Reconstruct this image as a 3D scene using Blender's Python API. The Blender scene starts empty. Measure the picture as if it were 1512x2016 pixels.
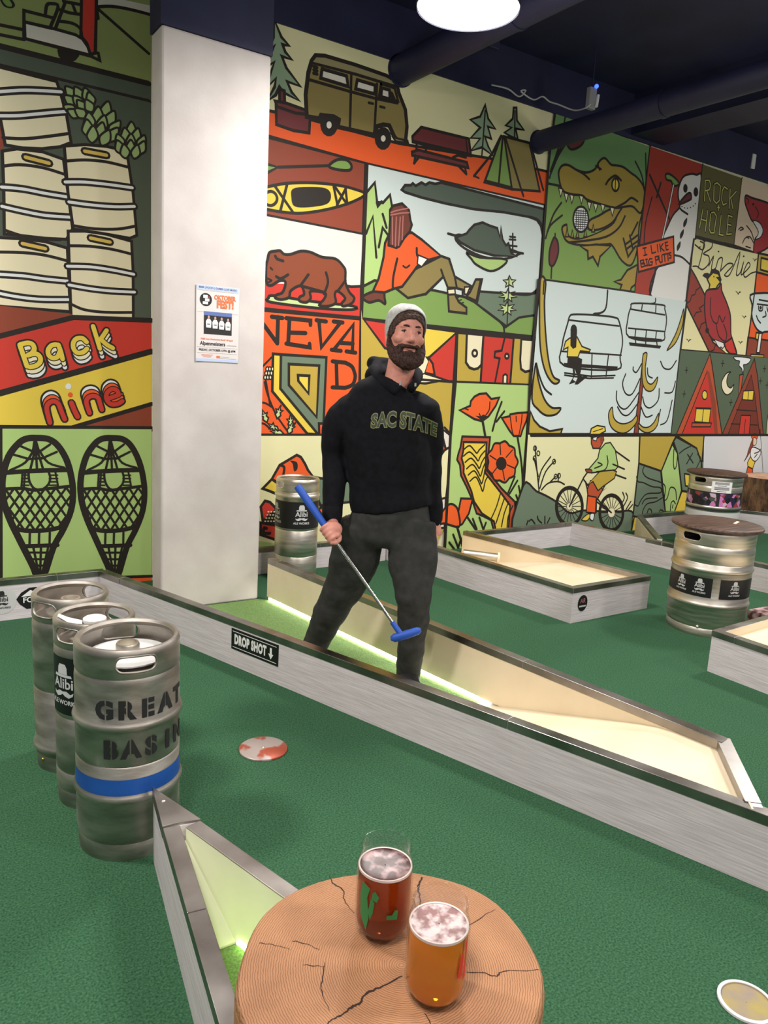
# Mini-golf bar: mural wall, white pillar, steel-capped lanes, kegs, a man with a putter, two beers on a log table.
import bpy, bmesh, math, random
from math import sin, cos, pi, radians
from mathutils import Vector, Matrix, noise
from mathutils.geometry import tessellate_polygon
from mathutils.bvhtree import BVHTree

random.seed(7)
scene = bpy.context.scene
COL = scene.collection

# ------------------------------------------------------------------ camera, world, lights, exposure
cam_d = bpy.data.cameras.new('camera')
cam_d.sensor_fit = 'VERTICAL'; cam_d.sensor_height = 24.0; cam_d.lens = 24.0 * 1497 / 2016
cam_d.clip_start = 0.02; cam_d.clip_end = 60
cam = bpy.data.objects.new('camera', cam_d); COL.objects.link(cam)
cam.matrix_world = Matrix(((0.833174, 0.055861, -0.550182, 0.000000), (-0.550356, 0.181116, -0.815049, 0.000000), (0.054117, 0.981874, 0.181644, 1.450000), (0.000000, 0.000000, 0.000000, 1.000000)))
scene.camera = cam

world = bpy.data.worlds.new('room_ambience'); scene.world = world; world.use_nodes = True
world.node_tree.nodes['Background'].inputs[0].default_value = (0.80, 0.80, 0.86, 1)
world.node_tree.nodes['Background'].inputs[1].default_value = 0.33

scene.view_settings.view_transform = 'Standard'; scene.view_settings.look = 'None'
scene.view_settings.gamma = 1.0; scene.view_settings.use_curve_mapping = False
scene.view_settings.exposure = 0.0

LAMP_Z = 3.2
LAMP_SPOTS = [(2.51, 3.23), (5.6, 2.3), (8.6, 2.6), (-0.7, 2.7), (-0.5, 0.2), (2.6, -0.6), (5.6, -0.7), (0.2, -3.2), (3.2, -3.4)]
LAMP_WATTS = 70
def lamp_light(x, y, z, watts):
    l = bpy.data.lights.new('pendant_light', 'AREA'); l.shape = 'DISK'; l.size = 0.44
    l.energy = watts; l.color = (1.0, 0.95, 0.91)
    o = bpy.data.objects.new('pendant_light', l); COL.objects.link(o)
    o.location = (x, y, z - 0.03)
    g = bpy.data.lights.new('pendant_glow', 'POINT'); g.shadow_soft_size = .16; g.energy = watts * .31; g.color = l.color   # sideways light of the domed diffuser
    p = bpy.data.objects.new('pendant_glow', g); COL.objects.link(p); p.location = (x, y, z - .19)
    return o
for i, (x, y) in enumerate(LAMP_SPOTS):
    lamp_light(x, y, LAMP_Z, LAMP_WATTS * (1.35 if i == 3 else 1.0))

# ------------------------------------------------------------------ helpers
def lin(c):
    c = c / 255.0
    return c / 12.92 if c <= 0.04045 else ((c + 0.055) / 1.055) ** 2.4
def rgb(t): return (lin(t[0]), lin(t[1]), lin(t[2]), 1.0)

MATS = {}
def mat(name, col, rough=0.5, metal=0.0, spec=0.5, emit=None, estr=0.0):
    m = bpy.data.materials.new(name); m.use_nodes = True
    b = m.node_tree.nodes['Principled BSDF']
    b.inputs['Base Color'].default_value = rgb(col)
    b.inputs['Roughness'].default_value = rough
    b.inputs['Metallic'].default_value = metal
    b.inputs['Specular IOR Level'].default_value = spec
    if emit:
        b.inputs['Emission Color'].default_value = rgb(emit); b.inputs['Emission Strength'].default_value = estr
    MATS[name] = m
    return m
def N(m, kind, **kw):
    n = m.node_tree.nodes.new(kind)
    for k, v in kw.items():
        if k in n.inputs: n.inputs[k].default_value = v
        else: setattr(n, k, v)
    return n
def vary(m, c1, c2, scale, stretch=(1, 1, 1), detail=4, bump=0.0, bscale=None, rough_var=None, lo=0.35, hi=0.65, dist=0.02):
    """noise between two colours, optional bump"""
    t = m.node_tree; b = t.nodes['Principled BSDF']
    tc = N(m, 'ShaderNodeTexCoord'); mp = N(m, 'ShaderNodeMapping'); mp.inputs['Scale'].default_value = stretch
    t.links.new(tc.outputs['Object'], mp.inputs['Vector'])
    nz = N(m, 'ShaderNodeTexNoise', Scale=scale, Detail=detail)
    t.links.new(mp.outputs[0], nz.inputs['Vector'])
    r = N(m, 'ShaderNodeValToRGB'); r.color_ramp.elements[0].color = rgb(c1); r.color_ramp.elements[1].color = rgb(c2)
    r.color_ramp.elements[0].position = lo; r.color_ramp.elements[1].position = hi
    t.links.new(nz.outputs['Fac'], r.inputs['Fac']); t.links.new(r.outputs['Color'], b.inputs['Base Color'])
    if bump:
        n2 = nz
        if bscale:
            n2 = N(m, 'ShaderNodeTexNoise', Scale=bscale, Detail=3); t.links.new(mp.outputs[0], n2.inputs['Vector'])
        bp = N(m, 'ShaderNodeBump', Strength=bump, Distance=dist); t.links.new(n2.outputs['Fac'], bp.inputs['Height'])
        t.links.new(bp.outputs[0], b.inputs['Normal'])
    if rough_var:
        mr = N(m, 'ShaderNodeMapRange'); mr.inputs['To Min'].default_value = rough_var[0]; mr.inputs['To Max'].default_value = rough_var[1]
        mr.inputs['From Min'].default_value = .3; mr.inputs['From Max'].default_value = .7
        t.links.new(nz.outputs['Fac'], mr.inputs['Value']); t.links.new(mr.outputs[0], b.inputs['Roughness'])
    return m

def catmull(pts, n=6, closed=False):
    P = [Vector(p) for p in pts]
    if len(P) < 3: return P
    out = []; m = len(P)
    for i in range(m if closed else m - 1):
        if closed: a, b, c, d = P[(i - 1) % m], P[i], P[(i + 1) % m], P[(i + 2) % m]
        else: a, b, c, d = P[max(i - 1, 0)], P[i], P[i + 1], P[min(i + 2, m - 1)]
        for k in range(n):
            t = k / n
            out.append(0.5 * ((2 * b) + (c - a) * t + (2 * a - 5 * b + 4 * c - d) * t * t + (3 * b - a - 3 * c + d) * t ** 3))
    if not closed: out.append(P[-1])
    return out

class MB:
    """collects shapes, builds ONE mesh object"""
    def __init__(s): s.v = []; s.f = []; s.mi = []; s.cur = 0
    def add(s, v, f):
        o = len(s.v); s.v += [tuple(p) for p in v]; s.f += [tuple(i + o for i in q) for q in f]; s.mi += [s.cur] * len(f)
        return s
    def box(s, lo, hi):
        (a, b, c), (d, e, g) = lo, hi
        return s.add([(a, b, c), (d, b, c), (d, e, c), (a, e, c), (a, b, g), (d, b, g), (d, e, g), (a, e, g)],
                     [(0, 3, 2, 1), (4, 5, 6, 7), (0, 1, 5, 4), (1, 2, 6, 5), (2, 3, 7, 6), (3, 0, 4, 7)])
    def prism(s, poly, z0, z1):
        """vertical prism over a plan polygon; z0/z1 numbers or per-corner lists"""
        n = len(poly)
        a = z0 if isinstance(z0, (list, tuple)) else [z0] * n
        b = z1 if isinstance(z1, (list, tuple)) else [z1] * n
        ar = sum(poly[i][0] * poly[(i + 1) % n][1] - poly[(i + 1) % n][0] * poly[i][1] for i in range(n))
        idx = list(range(n)) if ar > 0 else list(range(n))[::-1]
        v = [(poly[i][0], poly[i][1], a[i]) for i in idx] + [(poly[i][0], poly[i][1], b[i]) for i in idx]
        return s.add(v, [tuple(range(n - 1, -1, -1)), tuple(range(n, 2 * n))] + [(i, (i + 1) % n, n + (i + 1) % n, n + i) for i in range(n)])
    def lathe(s, prof, seg=48, c=(0, 0), closed=False):
        n = len(prof); v = []; f = []
        for k in range(seg):
            a = 2 * pi * k / seg
            v += [(c[0] + r * cos(a), c[1] + r * sin(a), z) for r, z in prof]
        for k in range(seg):
            q = (k + 1) % seg
            for i in range(n if closed else n - 1):
                j = (i + 1) % n
                f.append((k * n + i, q * n + i, q * n + j, k * n + j))
        return s.add(v, f)
    def tube(s, path, r, seg=10, cap=True, up=None):
        P = [Vector(p) for p in path]; n = len(P); R = r if isinstance(r, (list, tuple)) else [r] * n
        t0 = (P[1] - P[0]).normalized()
        u = Vector(up) if up else (t0.cross(Vector((0, 0, 1))) if abs(t0.z) < .9 else t0.cross(Vector((1, 0, 0))))
        v = []; f = []
        for i in range(n):
            t = (P[min(i + 1, n - 1)] - P[max(i - 1, 0)]).normalized()
            u = (u - t * u.dot(t)).normalized(); w = t.cross(u)
            ra, rb = R[i] if isinstance(R[i], (list, tuple)) else (R[i], R[i])
            v += [P[i] + u * (ra * cos(2 * pi * k / seg)) + w * (rb * sin(2 * pi * k / seg)) for k in range(seg)]
        for i in range(n - 1):
            for k in range(seg):
                q = (k + 1) % seg
                f.append((i * seg + k, i * seg + q, (i + 1) * seg + q, (i + 1) * seg + k))
        if cap:
            f.append(tuple(range(seg - 1, -1, -1))); f.append(tuple(range((n - 1) * seg, n * seg)))
        return s.add(v, f)
    def ball(s, c, r, seg=14, rings=8, M=None):
        rx, ry, rz = r if isinstance(r, (list, tuple)) else (r, r, r)
        v = []; f = []
        for i in range(1, rings):
            th = pi * i / rings
            for k in range(seg):
                a = 2 * pi * k / seg
                p = Vector((rx * sin(th) * cos(a), ry * sin(th) * sin(a), rz * cos(th)))
                v.append(tuple(Vector(c) + (M @ p if M else p)))
        for i in range(rings - 2):
            for k in range(seg):
                q = (k + 1) % seg
                f.append((i * seg + k, (i + 1) * seg + k, (i + 1) * seg + q, i * seg + q))
        for sgn in (1, -1):
            p = Vector((0, 0, rz * sgn)); v.append(tuple(Vector(c) + (M @ p if M else p)))
        t, b = len(v) - 2, len(v) - 1; L0 = (rings - 2) * seg
        for k in range(seg):
            q = (k + 1) % seg
            f.append((t, k, q)); f.append((b, L0 + q, L0 + k))
        return s.add(v, f)
    def build(s, name, mats, parent=None, smooth=None, world=False):
        me = bpy.data.meshes.new(name)
        off = Vector(parent.location) if (parent is not None and world) else Vector((0, 0, 0))
        me.from_pydata([tuple(Vector(p) - off) for p in s.v], [], s.f)
        for m in (mats if isinstance(mats, (list, tuple)) else [mats]): me.materials.append(m)
        if any(s.mi): me.polygons.foreach_set('material_index', s.mi)
        me.update()
        o = bpy.data.objects.new(name, me); COL.objects.link(o)
        if parent is not None: o.parent = parent
        if smooth is not None: shade(o, smooth)
        return o
def shade(o, angle):
    me = o.data
    me.polygons.foreach_set('use_smooth', [True] * len(me.polygons))
    if angle < 170: me.set_sharp_from_angle(angle=radians(angle))
    me.update()
def apply_mods(o):
    dg = bpy.context.evaluated_depsgraph_get()
    me = bpy.data.meshes.new_from_object(o.evaluated_get(dg), depsgraph=dg)
    old = o.data; o.modifiers.clear(); o.data = me; bpy.data.meshes.remove(old)
    return o
def bevel(o, w, seg=2):
    m = o.modifiers.new('bevel', 'BEVEL'); m.width = w; m.segments = seg; m.limit_method = 'ANGLE'; m.angle_limit = radians(35)
    return o
def thing(name, label, cat, loc=(0, 0, 0), rz=0.0, group=None):
    o = bpy.data.objects.new(name, None); o.empty_display_size = .1; COL.objects.link(o)
    o.location = loc; o.rotation_euler = (0, 0, rz)
    return tag(o, label, cat, group)
def tag(o, label, cat, group=None):
    o['label'] = label; o['category'] = cat
    if group: o['group'] = group
    return o
def struct(o, label=None):
    o['kind'] = 'structure'
    if label: o['label'] = label
    return o
def lab(o, t): o['label'] = t; return o

def text_data(s, size, bold=0.0, spacing=1.0, align='CENTER'):
    """mesh of a line of lettering in its own plane: (verts 2d, tris)"""
    cu = bpy.data.curves.new('lettering', 'FONT'); cu.body = s; cu.size = size; cu.align_x = align; cu.align_y = 'CENTER'
    cu.offset = bold; cu.resolution_u = 3; cu.space_character = spacing
    o = bpy.data.objects.new('lettering', cu); COL.objects.link(o)
    dg = bpy.context.evaluated_depsgraph_get(); dg.update()
    me = bpy.data.meshes.new_from_object(o.evaluated_get(dg), depsgraph=dg)
    bm = bmesh.new(); bm.from_mesh(me); bmesh.ops.triangulate(bm, faces=bm.faces)
    bpy.data.objects.remove(o); bpy.data.curves.remove(cu); bpy.data.meshes.remove(me)
    return bm
def slice_bm(bm, step, axis=0):
    xs = [v.co[axis] for v in bm.verts]
    if not xs: return bm
    k = math.ceil(min(xs) / step)
    while k * step < max(xs):
        co = [0, 0, 0]; no = [0, 0, 0]; co[axis] = k * step; no[axis] = 1
        bmesh.ops.bisect_plane(bm, geom=bm.verts[:] + bm.edges[:] + bm.faces[:], plane_co=co, plane_no=no)
        k += 1
    return bm
def bm_into(mb, bm, fn):
    """add a 2d lettering mesh through a mapping (x,y) -> 3d"""
    bm.verts.index_update()
    mb.add([fn(v.co.x, v.co.y) for v in bm.verts], [tuple(v.index for v in f.verts) for f in bm.faces]); bm.free()
def write(mb, s, size, fn, bold=0.0, step=None, spacing=1.0, align='CENTER'):
    bm = text_data(s, size, bold, spacing, align)
    if step: slice_bm(bm, step)
    bm_into(mb, bm, fn)

# ------------------------------------------------------------------ materials
M = {}
def carpet(name, a, b, bscale=260):
    m = mat(name, a, .95, 0, .15); vary(m, a, b, 170, detail=3, bump=.6, bscale=bscale, dist=.003, lo=.3, hi=.7); return m
M['carpet'] = carpet('green_carpet', (30, 66, 44), (64, 104, 74))
M['turf'] = carpet('led_lit_turf', (84, 114, 64), (124, 152, 92))  # yellow-green strip light is put into this lighter turf colour
M['white_wood'] = vary(mat('whitewashed_wood', (215, 208, 208), .6), (198, 189, 190), (216, 208, 209), 6, (1, 1, 20), bump=.28, bscale=9, dist=.004)
M['wood_h'] = M['white_wood']
M['cream'] = vary(mat('cream_board', (230, 213, 182), .55), (221, 203, 170), (232, 216, 186), 3)
M['lit_board'] = vary(mat('green_lit_board', (214, 216, 190), .55), (206, 208, 180), (218, 220, 196), 3)  # cream board with green bounce off the lit turf mixed into its colour
M['steel_cap'] = vary(mat('brushed_steel_trim', (150, 146, 142), .3, 1.0), (138, 132, 127), (172, 167, 162), 5, (1, 1, 1), rough_var=(.26, .42))
M['keg'] = vary(mat('worn_keg_steel', (170, 164, 156), .35, 1.0), (152, 145, 136), (192, 185, 176), 6, (1, 1, 3), bump=.12, bscale=30, rough_var=(.42, .56), dist=.004)
M['keg_shiny'] = vary(mat('brushed_keg_steel', (190, 184, 172), .26, 1.0), (190, 183, 170), (216, 210, 198), 5, (1, 1, 12), rough_var=(.34, .47))
M['pillar'] = vary(mat('pillar_paint', (198, 190, 186), .55), (192, 183, 179), (202, 194, 190), 5, bump=.12, bscale=90, dist=.003)
M['navy'] = vary(mat('navy_ceiling_paint', (28, 30, 62), .6), (25, 27, 58), (34, 36, 70), 3)
M['black'] = mat('black_vinyl', (16, 16, 18), .45)
M['ink'] = mat('black_stencil_paint', (30, 30, 30), .7)
M['white'] = mat('white_print', (232, 230, 226), .5)
M['silverprint'] = mat('silver_print', (196, 196, 194), .45)
M['blue'] = vary(mat('blue_tape', (26, 78, 158), .45), (22, 70, 146), (34, 88, 172), 8)
M['table_wood'] = vary(mat('dark_stained_tabletop', (80, 56, 44), .5), (54, 37, 30), (92, 66, 52), 5, (1, 14, 14), bump=.2)
M['grey'] = mat('grey_plastic', (150, 150, 152), .5)
M['lamp_shade'] = mat('lamp_housing', (40, 42, 60), .4)
M['lamp'] = mat('lit_diffuser', (255, 255, 255), .5, emit=(255, 252, 250), estr=9.0)
M['led'] = mat('led_strip', (255, 255, 235), .5, emit=(252, 252, 236), estr=24.0)
M['led_green'] = mat('lime_led_strip', (230, 255, 190), .5, emit=(226, 255, 170), estr=9.0)
M['hole'] = mat('dark_recess', (6, 6, 6), .9)

# ------------------------------------------------------------------ room shell
o = MB().add([(-8, -7, 0), (14, -7, 0), (14, 4.9, 0), (-8, 4.9, 0)], [(0, 1, 2, 3)]).build('floor', M['carpet']); struct(o, 'dark green putting carpet over the whole floor')
o = MB().box((-8, -7, 3.95), (14, 5.0, 4.05)).build('ceiling', M['navy']); struct(o, 'navy painted ceiling')
M['wall'] = mat('mural_base_paint', (226, 222, 186), .6)
wall_back = MB().box((-8, 4.9, 0), (14, 5.0, 3.592)).build('wall_back', M['wall']); struct(wall_back, 'mural wall')
o = MB().box((-8, 4.88, 3.592), (14, 5.0, 3.95)).build('trim_1', M['navy']); struct(o, 'navy band above the mural')
pl = [(1.328, 4.235), (1.94, 4.235), (1.94, 4.41), (1.328, 4.41)]
o = bevel(MB().prism(pl, 0, 3.13).build('pillar', M['pillar']), .012, 2); struct(o, 'white painted pillar in front of the mural')
o = MB().prism([(1.322, 4.228), (1.945, 4.228), (1.945, 4.415), (1.322, 4.415)], 3.13, 3.95).build('trim_2', M['navy']); struct(o, 'navy top of the pillar')
# ------------------------------------------------------------------ lanes
def off(p, q, d):
    """left-hand normal offset of segment p->q by d"""
    dx, dy = q[0] - p[0], q[1] - p[1]; l = math.hypot(dx, dy)
    return (-dy / l * d, dx / l * d)
def mix(p, q, t): return (p[0] + (q[0] - p[0]) * t, p[1] + (q[1] - p[1]) * t)
def board(root, p, q, th, z0, z1, zq=None, name='side_board', m=None):
    """upright board, outer face p->q, thickness th to the left of p->q"""
    o = off(p, q, th); zq = z1 if zq is None else zq
    poly = [p, q, (q[0] + o[0], q[1] + o[1]), (p[0] + o[0], p[1] + o[1])]
    ob = MB().prism(poly, z0, [z1, zq, zq, z1]).build(name, m or M['white_wood'], root, world=True)
    return ob
def caps(root, p, q, th, z1, zq=None, cuts=(0, 1), lip=.028, over=.004, lid=.004):
    """folded steel trim on a board's top edge, one part per length between seams"""
    zq = z1 if zq is None else zq
    for a, b in zip(cuts[:-1], cuts[1:]):
        g = .0012 / max(.1, math.hypot(q[0] - p[0], q[1] - p[1]))
        A, B = mix(p, q, a + (g if a > 0 else 0)), mix(p, q, b - (g if b < 1 else 0)); za, zb = z1 + (zq - z1) * a, z1 + (zq - z1) * b
        o1 = off(A, B, -over); o2 = off(A, B, th + over); t1 = off(A, B, -over + .003); t2 = off(A, B, th + over - .003)
        def pt(P, o, z): return (P[0] + o[0], P[1] + o[1], z)
        mb = MB(); v = []
        for P, z in ((A, za), (B, zb)):
            v += [pt(P, o1, z - lip), pt(P, o1, z + lid), pt(P, o2, z + lid), pt(P, o2, z - lip), pt(P, t2, z - lip), pt(P, t2, z + .0005), pt(P, t1, z + .0005), pt(P, t1, z - lip)]
        f = [(i, (i + 1) % 8, 8 + (i + 1) % 8, 8 + i) for i in range(8)] + [(0, 7, 6, 1), (1, 6, 5, 2), (2, 5, 4, 3)] + [(8, 9, 14, 15), (9, 10, 13, 14), (10, 11, 12, 13)]
        mb.add(v, [tuple(reversed(k)) for k in f]); bevel(mb.build('steel_trim', M['steel_cap'], root, world=True), .0015, 2)
def flat(root, name, poly, z, m, th=.003):
    return MB().prism(poly, [c - th for c in z] if isinstance(z, (list, tuple)) else z - th, z).build(name, m, root, world=True)
def nx(y): return 1.264 + (3.669 - y) * .322          # outer face of the long near board
def fx(y): return 1.975 + (4.181 - y) * .1276          # inner face of the far board

# the drop-shot lane
L1 = thing('minigolf_lane', 'long steel-trimmed minigolf lane the man is stepping through, glowing strip inside', 'golf lane', (1.7, 2.6, 0))
pA, pB = (nx(4.405), 4.405), (nx(.55), .55)
board(L1, pA, pB, .04, 0, .230)
caps(L1, pA, pB, .04, .230, cuts=(0, .05, .36, .66, 1))
fA, fB, fC = (fx(4.181), 4.181), (fx(1.337), 1.337), (nx(1.075), 1.075)
board(L1, (fB[0] + .04, fB[1]), (fA[0] + .04, fA[1]), .034, .0, .272)
board(L1, (fB[0] + .006, fB[1]), (fA[0] + .006, fA[1]), .006, .030, .272, name='inner_panel', m=M['cream'])
caps(L1, (fB[0] + .04, fB[1]), (fA[0] + .04, fA[1]), .04, .272, cuts=(0, .30, .62, .97, 1))
board(L1, (fC[0] + .04, fC[1] - .01), (fB[0] + .04, fB[1]), .034, 0, .234, .272, m=M['white_wood'])
board(L1, (fC[0] + .006, fC[1]), (fB[0] + .006, fB[1] - .004), .006, .03, .234, .272, name='inner_panel', m=M['cream'])
caps(L1, (fC[0] + .05, fC[1] + .005), (fB[0] + .045, fB[1]), .04, .234, .272)
i3 = [(nx(4.0) + .05, 4.18), (1.33, 4.22), (1.94, 4.22), (fx(4.181), 4.18), (fx(2.39), 2.39), (nx(2.29) + .045, 2.29)]
flat(L1, 'turf', i3, .008, M['turf'], .006)
deck = MB()                                         # cream ramp rising to a flat deck
rows = [(1.34, .240), (1.50, .240), (1.56, .234), (1.64, .216), (2.32, .022), (2.40, .011)]
dv = []
for y, z_ in rows:
    yn = y - .10 if y > 1.5 else 1.12
    dv += [(fx(y) - .0008, y, z_), (nx(yn) + .044, yn, min(z_, .205))]
deck.add(dv, [(2 * i, 2 * i + 1, 2 * i + 3, 2 * i + 2) for i in range(len(rows) - 1)])
deck.build('raised_deck', M['cream'], L1, 60, world=True)
n = 5
for k in range(n):
    a, b = 4.16 + (2.36 - 4.16) * k / n, 4.16 + (2.36 - 4.16) * (k + 1) / n - .006
    MB().prism([(fx(a) + .0005, a), (fx(b) + .0005, b), (fx(b) + .005, b), (fx(a) + .005, a)], .012, .026).build('led_strip', M['led'], L1, world=True)
# the DROP SHOT plate screwed to the near board
dS = Vector((nx(3.0) - nx(3.3), -.3, 0)).normalized(); nS = Vector((dS.y, -dS.x, 0)); nS = nS if nS.x < 0 else -nS
cS = Vector((nx(3.149), 3.149, .140)) + nS * .003
def onplate(x, y, d=0.0): return tuple(cS + dS * x + Vector((0, 0, y)) + nS * d)
hw, hh = .163, .052
mb = MB(); mb.add([onplate(sx * hw, sy * hh, d) for d in (-.0025, .0) for sx, sy in ((-1, -1), (1, -1), (1, 1), (-1, 1))], [(3, 2, 1, 0), (4, 5, 6, 7), (0, 1, 5, 4), (1, 2, 6, 5), (2, 3, 7, 6), (3, 0, 4, 7)])
plate = mb.build('sign_plate', M['black'], L1, world=True); lab(plate, 'black plate reading DROP SHOT with an arrow')
mb = MB()
write(mb, 'DROP SHOT', .056, lambda x, y: onplate(-.028 + x * .66, y * 1.12, .0008), bold=.0035, spacing=1.12)
for q in ([(.108, .026), (.122, .026), (.122, -.004), (.108, -.004)], [(.098, -.004), (.132, -.004), (.115, -.03)], [(-.152, .038), (.152, .038), (.152, .041), (-.152, .041)], [(-.152, -.041), (.152, -.041), (.152, -.038), (-.152, -.038)]):
    mb.add([onplate(x, y, .0008) for x, y in q], [tuple(range(len(q)))])
mb.build('sign_lettering', M['white'], plate)['label'] = 'white words DROP SHOT and arrow'
for c in plate.children: c.location = -Vector(L1.location)

# border along the left part of the mural, with stickers
B1 = thing('lane_border', 'white wooden lane border with stickers along the mural left of the pillar', 'golf border', (0, 4.423, 0))
board(B1, (-2.6, 4.423), (nx(4.42) + .036, 4.423), .04, 0, .226)
caps(B1, (-2.6, 4.423), (nx(4.42) + .034, 4.423), .04, .226, cuts=(0, .5, .93, 1))
def hat_logo(mb_l, fn, h, words=True):
    """bowler hat, word, moustache; height h, centred; fn maps (x,y)"""
    def P(pts):
        bm = bmesh.new(); bm.faces.new([bm.verts.new((x * h, y * h, 0)) for x, y in pts]); bmesh.ops.triangulate(bm, faces=bm.faces); slice_bm(bm, .07 * h); bm_into(mb_l, bm, fn)
    P([(-.13, .26), (.13, .26), (.12, .40), (.08, .47), (-.08, .47), (-.12, .40)])
    P([(-.24, .20), (.24, .20), (.22, .255), (-.22, .255)])
    write(mb_l, 'Alibi', .30 * h, lambda x, y: fn(x, y + .06 * h), bold=.006 * h, step=.06 * h)
    for sx in (-1, 1):
        q = [(0, -.10), (.10, -.085), (.20, -.14), (.27, -.10), (.25, -.17), (.16, -.22), (.06, -.19), (0, -.15)]
        q = [(sx * x, y) for x, y in q]
        P(q if sx > 0 else q[::-1])
    if words:
        write(mb_l, 'ALE WORKS', .13 * h, lambda x, y: fn(x, y - .33 * h), bold=.004 * h, step=.06 * h)
def sticker_left(x0, kind):
    fn = lambda x, y, d=.0014: (x0 + x, 4.423 - d, .112 + y)
    if kind == 0:
        mb = MB(); k = 26
        mb.add([fn(.075 * cos(2 * pi * i / k), .075 * sin(2 * pi * i / k)) for i in range(k)], [tuple(range(k))])
        s = mb.build('sticker', M['silverprint'], B1, world=True); lab(s, 'round pale sticker with a black hat emblem')
        mb = MB(); hat_logo(mb, lambda x, y: fn(x, y, .002), .12)
    else:
        mb = MB(); mb.add([fn(.085 * x, .06 * y) for x, y in ((-1, 0), (-.8, -.5), (-.4, -1), (.4, -1), (.8, -.5), (1, 0), (.7, .6), (.2, 1), (-.2, 1), (-.7, .6))], [tuple(range(10))])
        s = mb.build('sticker', M['black'], B1, world=True); lab(s, 'black and white badge sticker')
        mb = MB(); mb.cur = 0
        write(mb, 'FORT', .042, lambda x, y: fn(x, y - .01, .002), bold=.001)
        mb.add([fn(.06 * x, .012 + .035 * y, .002) for x, y in ((-1, 0), (1, 0), (.5, .9), (.2, .5), (-.2, 1), (-.6, .5))], [tuple(range(6))])
    return mb.build('sticker_print', M['ink'] if kind == 0 else M['white'], B1, world=True)
sticker_left(.515, 0); sticker_left(.672, 1)

# back border behind the man, along the mural
B2 = thing('lane_border', 'white wooden lane border along the mural behind the man', 'golf border', (2.9, 4.77, 0))
board(B2, (1.96, 4.765), (3.25, 4.765), .036, 0, .185)
caps(B2, (1.96, 4.765), (3.25, 4.765), .036, .185, cuts=(0, .55, 1))

# boxed lane with ball pipe (centre right)
T = thing('minigolf_lane', 'boxed cream-lined lane with a chrome ball pipe and round black sticker, against the mural', 'golf lane', (3.8, 3.6, 0))
tf0, tf1, tn1, tb = (3.262, 4.86), (3.462, 3.035), (4.196, 3.04), (3.935, 4.62)
board(T, tf0, tf1, .034, 0, .218); board(T, (tf0[0] + .04, tf0[1]), (tf1[0] + .04, tf1[1]), .006, .0, .218, name='inner_panel', m=M['cream'])
caps(T, tf0, tf1, .04, .218, cuts=(0, .45, .94, 1))
board(T, (tf1[0] + .001, tf1[1]), tn1, .034, 0, .218); board(T, (tf1[0] + .04, tf1[1] + .04), (tn1[0] - .04, tn1[1] + .04), .006, 0, .218, name='inner_panel', m=M['cream'])
caps(T, tf1, tn1, .04, .219, cuts=(0, .94, 1))
board(T, (tn1[0], tn1[1] + .04), tb, .034, 0, .218); board(T, (tn1[0] - .034, tn1[1] + .042), (tb[0] - .034, tb[1]), .006, 0, .218, name='inner_panel', m=M['cream'])
caps(T, (tn1[0], tn1[1] + .041), tb, .04, .218, cuts=(0, .4, .8, .985, 1))
flat(T, 'raised_deck', [(3.51, 3.082), (4.152, 3.082), (4.06, 3.68), (3.44, 3.68)], .172, M['cream'], .16)
MB().prism([(3.44, 3.681), (4.058, 3.681), (3.97, 4.25), (3.38, 4.25)], [.0, .0, .0, .0], [.172, .172, .05, .05]).build('ramp', M['cream'], T, world=True)
flat(T, 'turf', [(3.38, 4.251), (3.955, 4.251), (3.90, 4.62), (3.33, 4.62)], .03, M['cream'], .03)
pm = MB(); a, b = Vector((3.5555, 4.1943, 0.1650)), Vector((3.7607, 4.0317, 0.1500)); pm.tube([a, b], .030, 28)
lab(pm.build('ball_pipe', M['keg_shiny'], T, 50, world=True), 'short chrome ball pipe')
pm = MB(); d = (b - a).normalized(); pm.tube([b - d * .012, b + d * .004], .040, 28); pm.build('pipe_collar', M['cream'], T, 50, world=True)
pm = MB(); pm.tube([b + d * .0042, b + d * .005], .028, 24); pm.build('pipe_mouth', M['cream'], T, world=True)
fn = lambda x, y, dd=.0015: (3.555 + x, 3.035 - dd, .118 + y)
mb = MB(); mb.add([fn(.042 * cos(2 * pi * i / 32), .052 * sin(2 * pi * i / 32)) for i in range(32)], [tuple(range(32))])
s = mb.build('sticker', M['black'], T, world=True); lab(s, 'round black sticker with letters AR')
mb = MB(); write(mb, 'AR', .042, lambda x, y: fn(x * .9, y + .014, .002)); lab(mb.build('sticker_print', mat('pink_print', (176, 110, 112), .6), T, world=True), 'pink letters')
mb = MB(); mb.add([fn(x, y, .002) for x, y in ((-.03, -.024), (.03, -.024), (.03, -.014), (-.03, -.014))], [(0, 1, 2, 3)]); mb.build('sticker_bar', M['silverprint'], T, world=True)

# second lane behind it: back border and right border
B3 = thing('lane_border', 'white wooden corner border of the lane behind the boxed lane', 'golf border', (5.1, 4.6, 0))
q0, q1, q2 = (3.98, 4.60), (5.15, 4.615), (5.52, 2.0)
board(B3, q0, q1, .036, 0, .205); board(B3, q1, mix(q1, q2, .5), .04, 0, .205); board(B3, mix(q1, q2, .501), q2, .04, 0, .205)
caps(B3, q0, q1, .036, .205, cuts=(0, .93, 1)); caps(B3, (q1[0], q1[1] + .04), q2, .04, .205, cuts=(0, .34, .68, 1))

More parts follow.
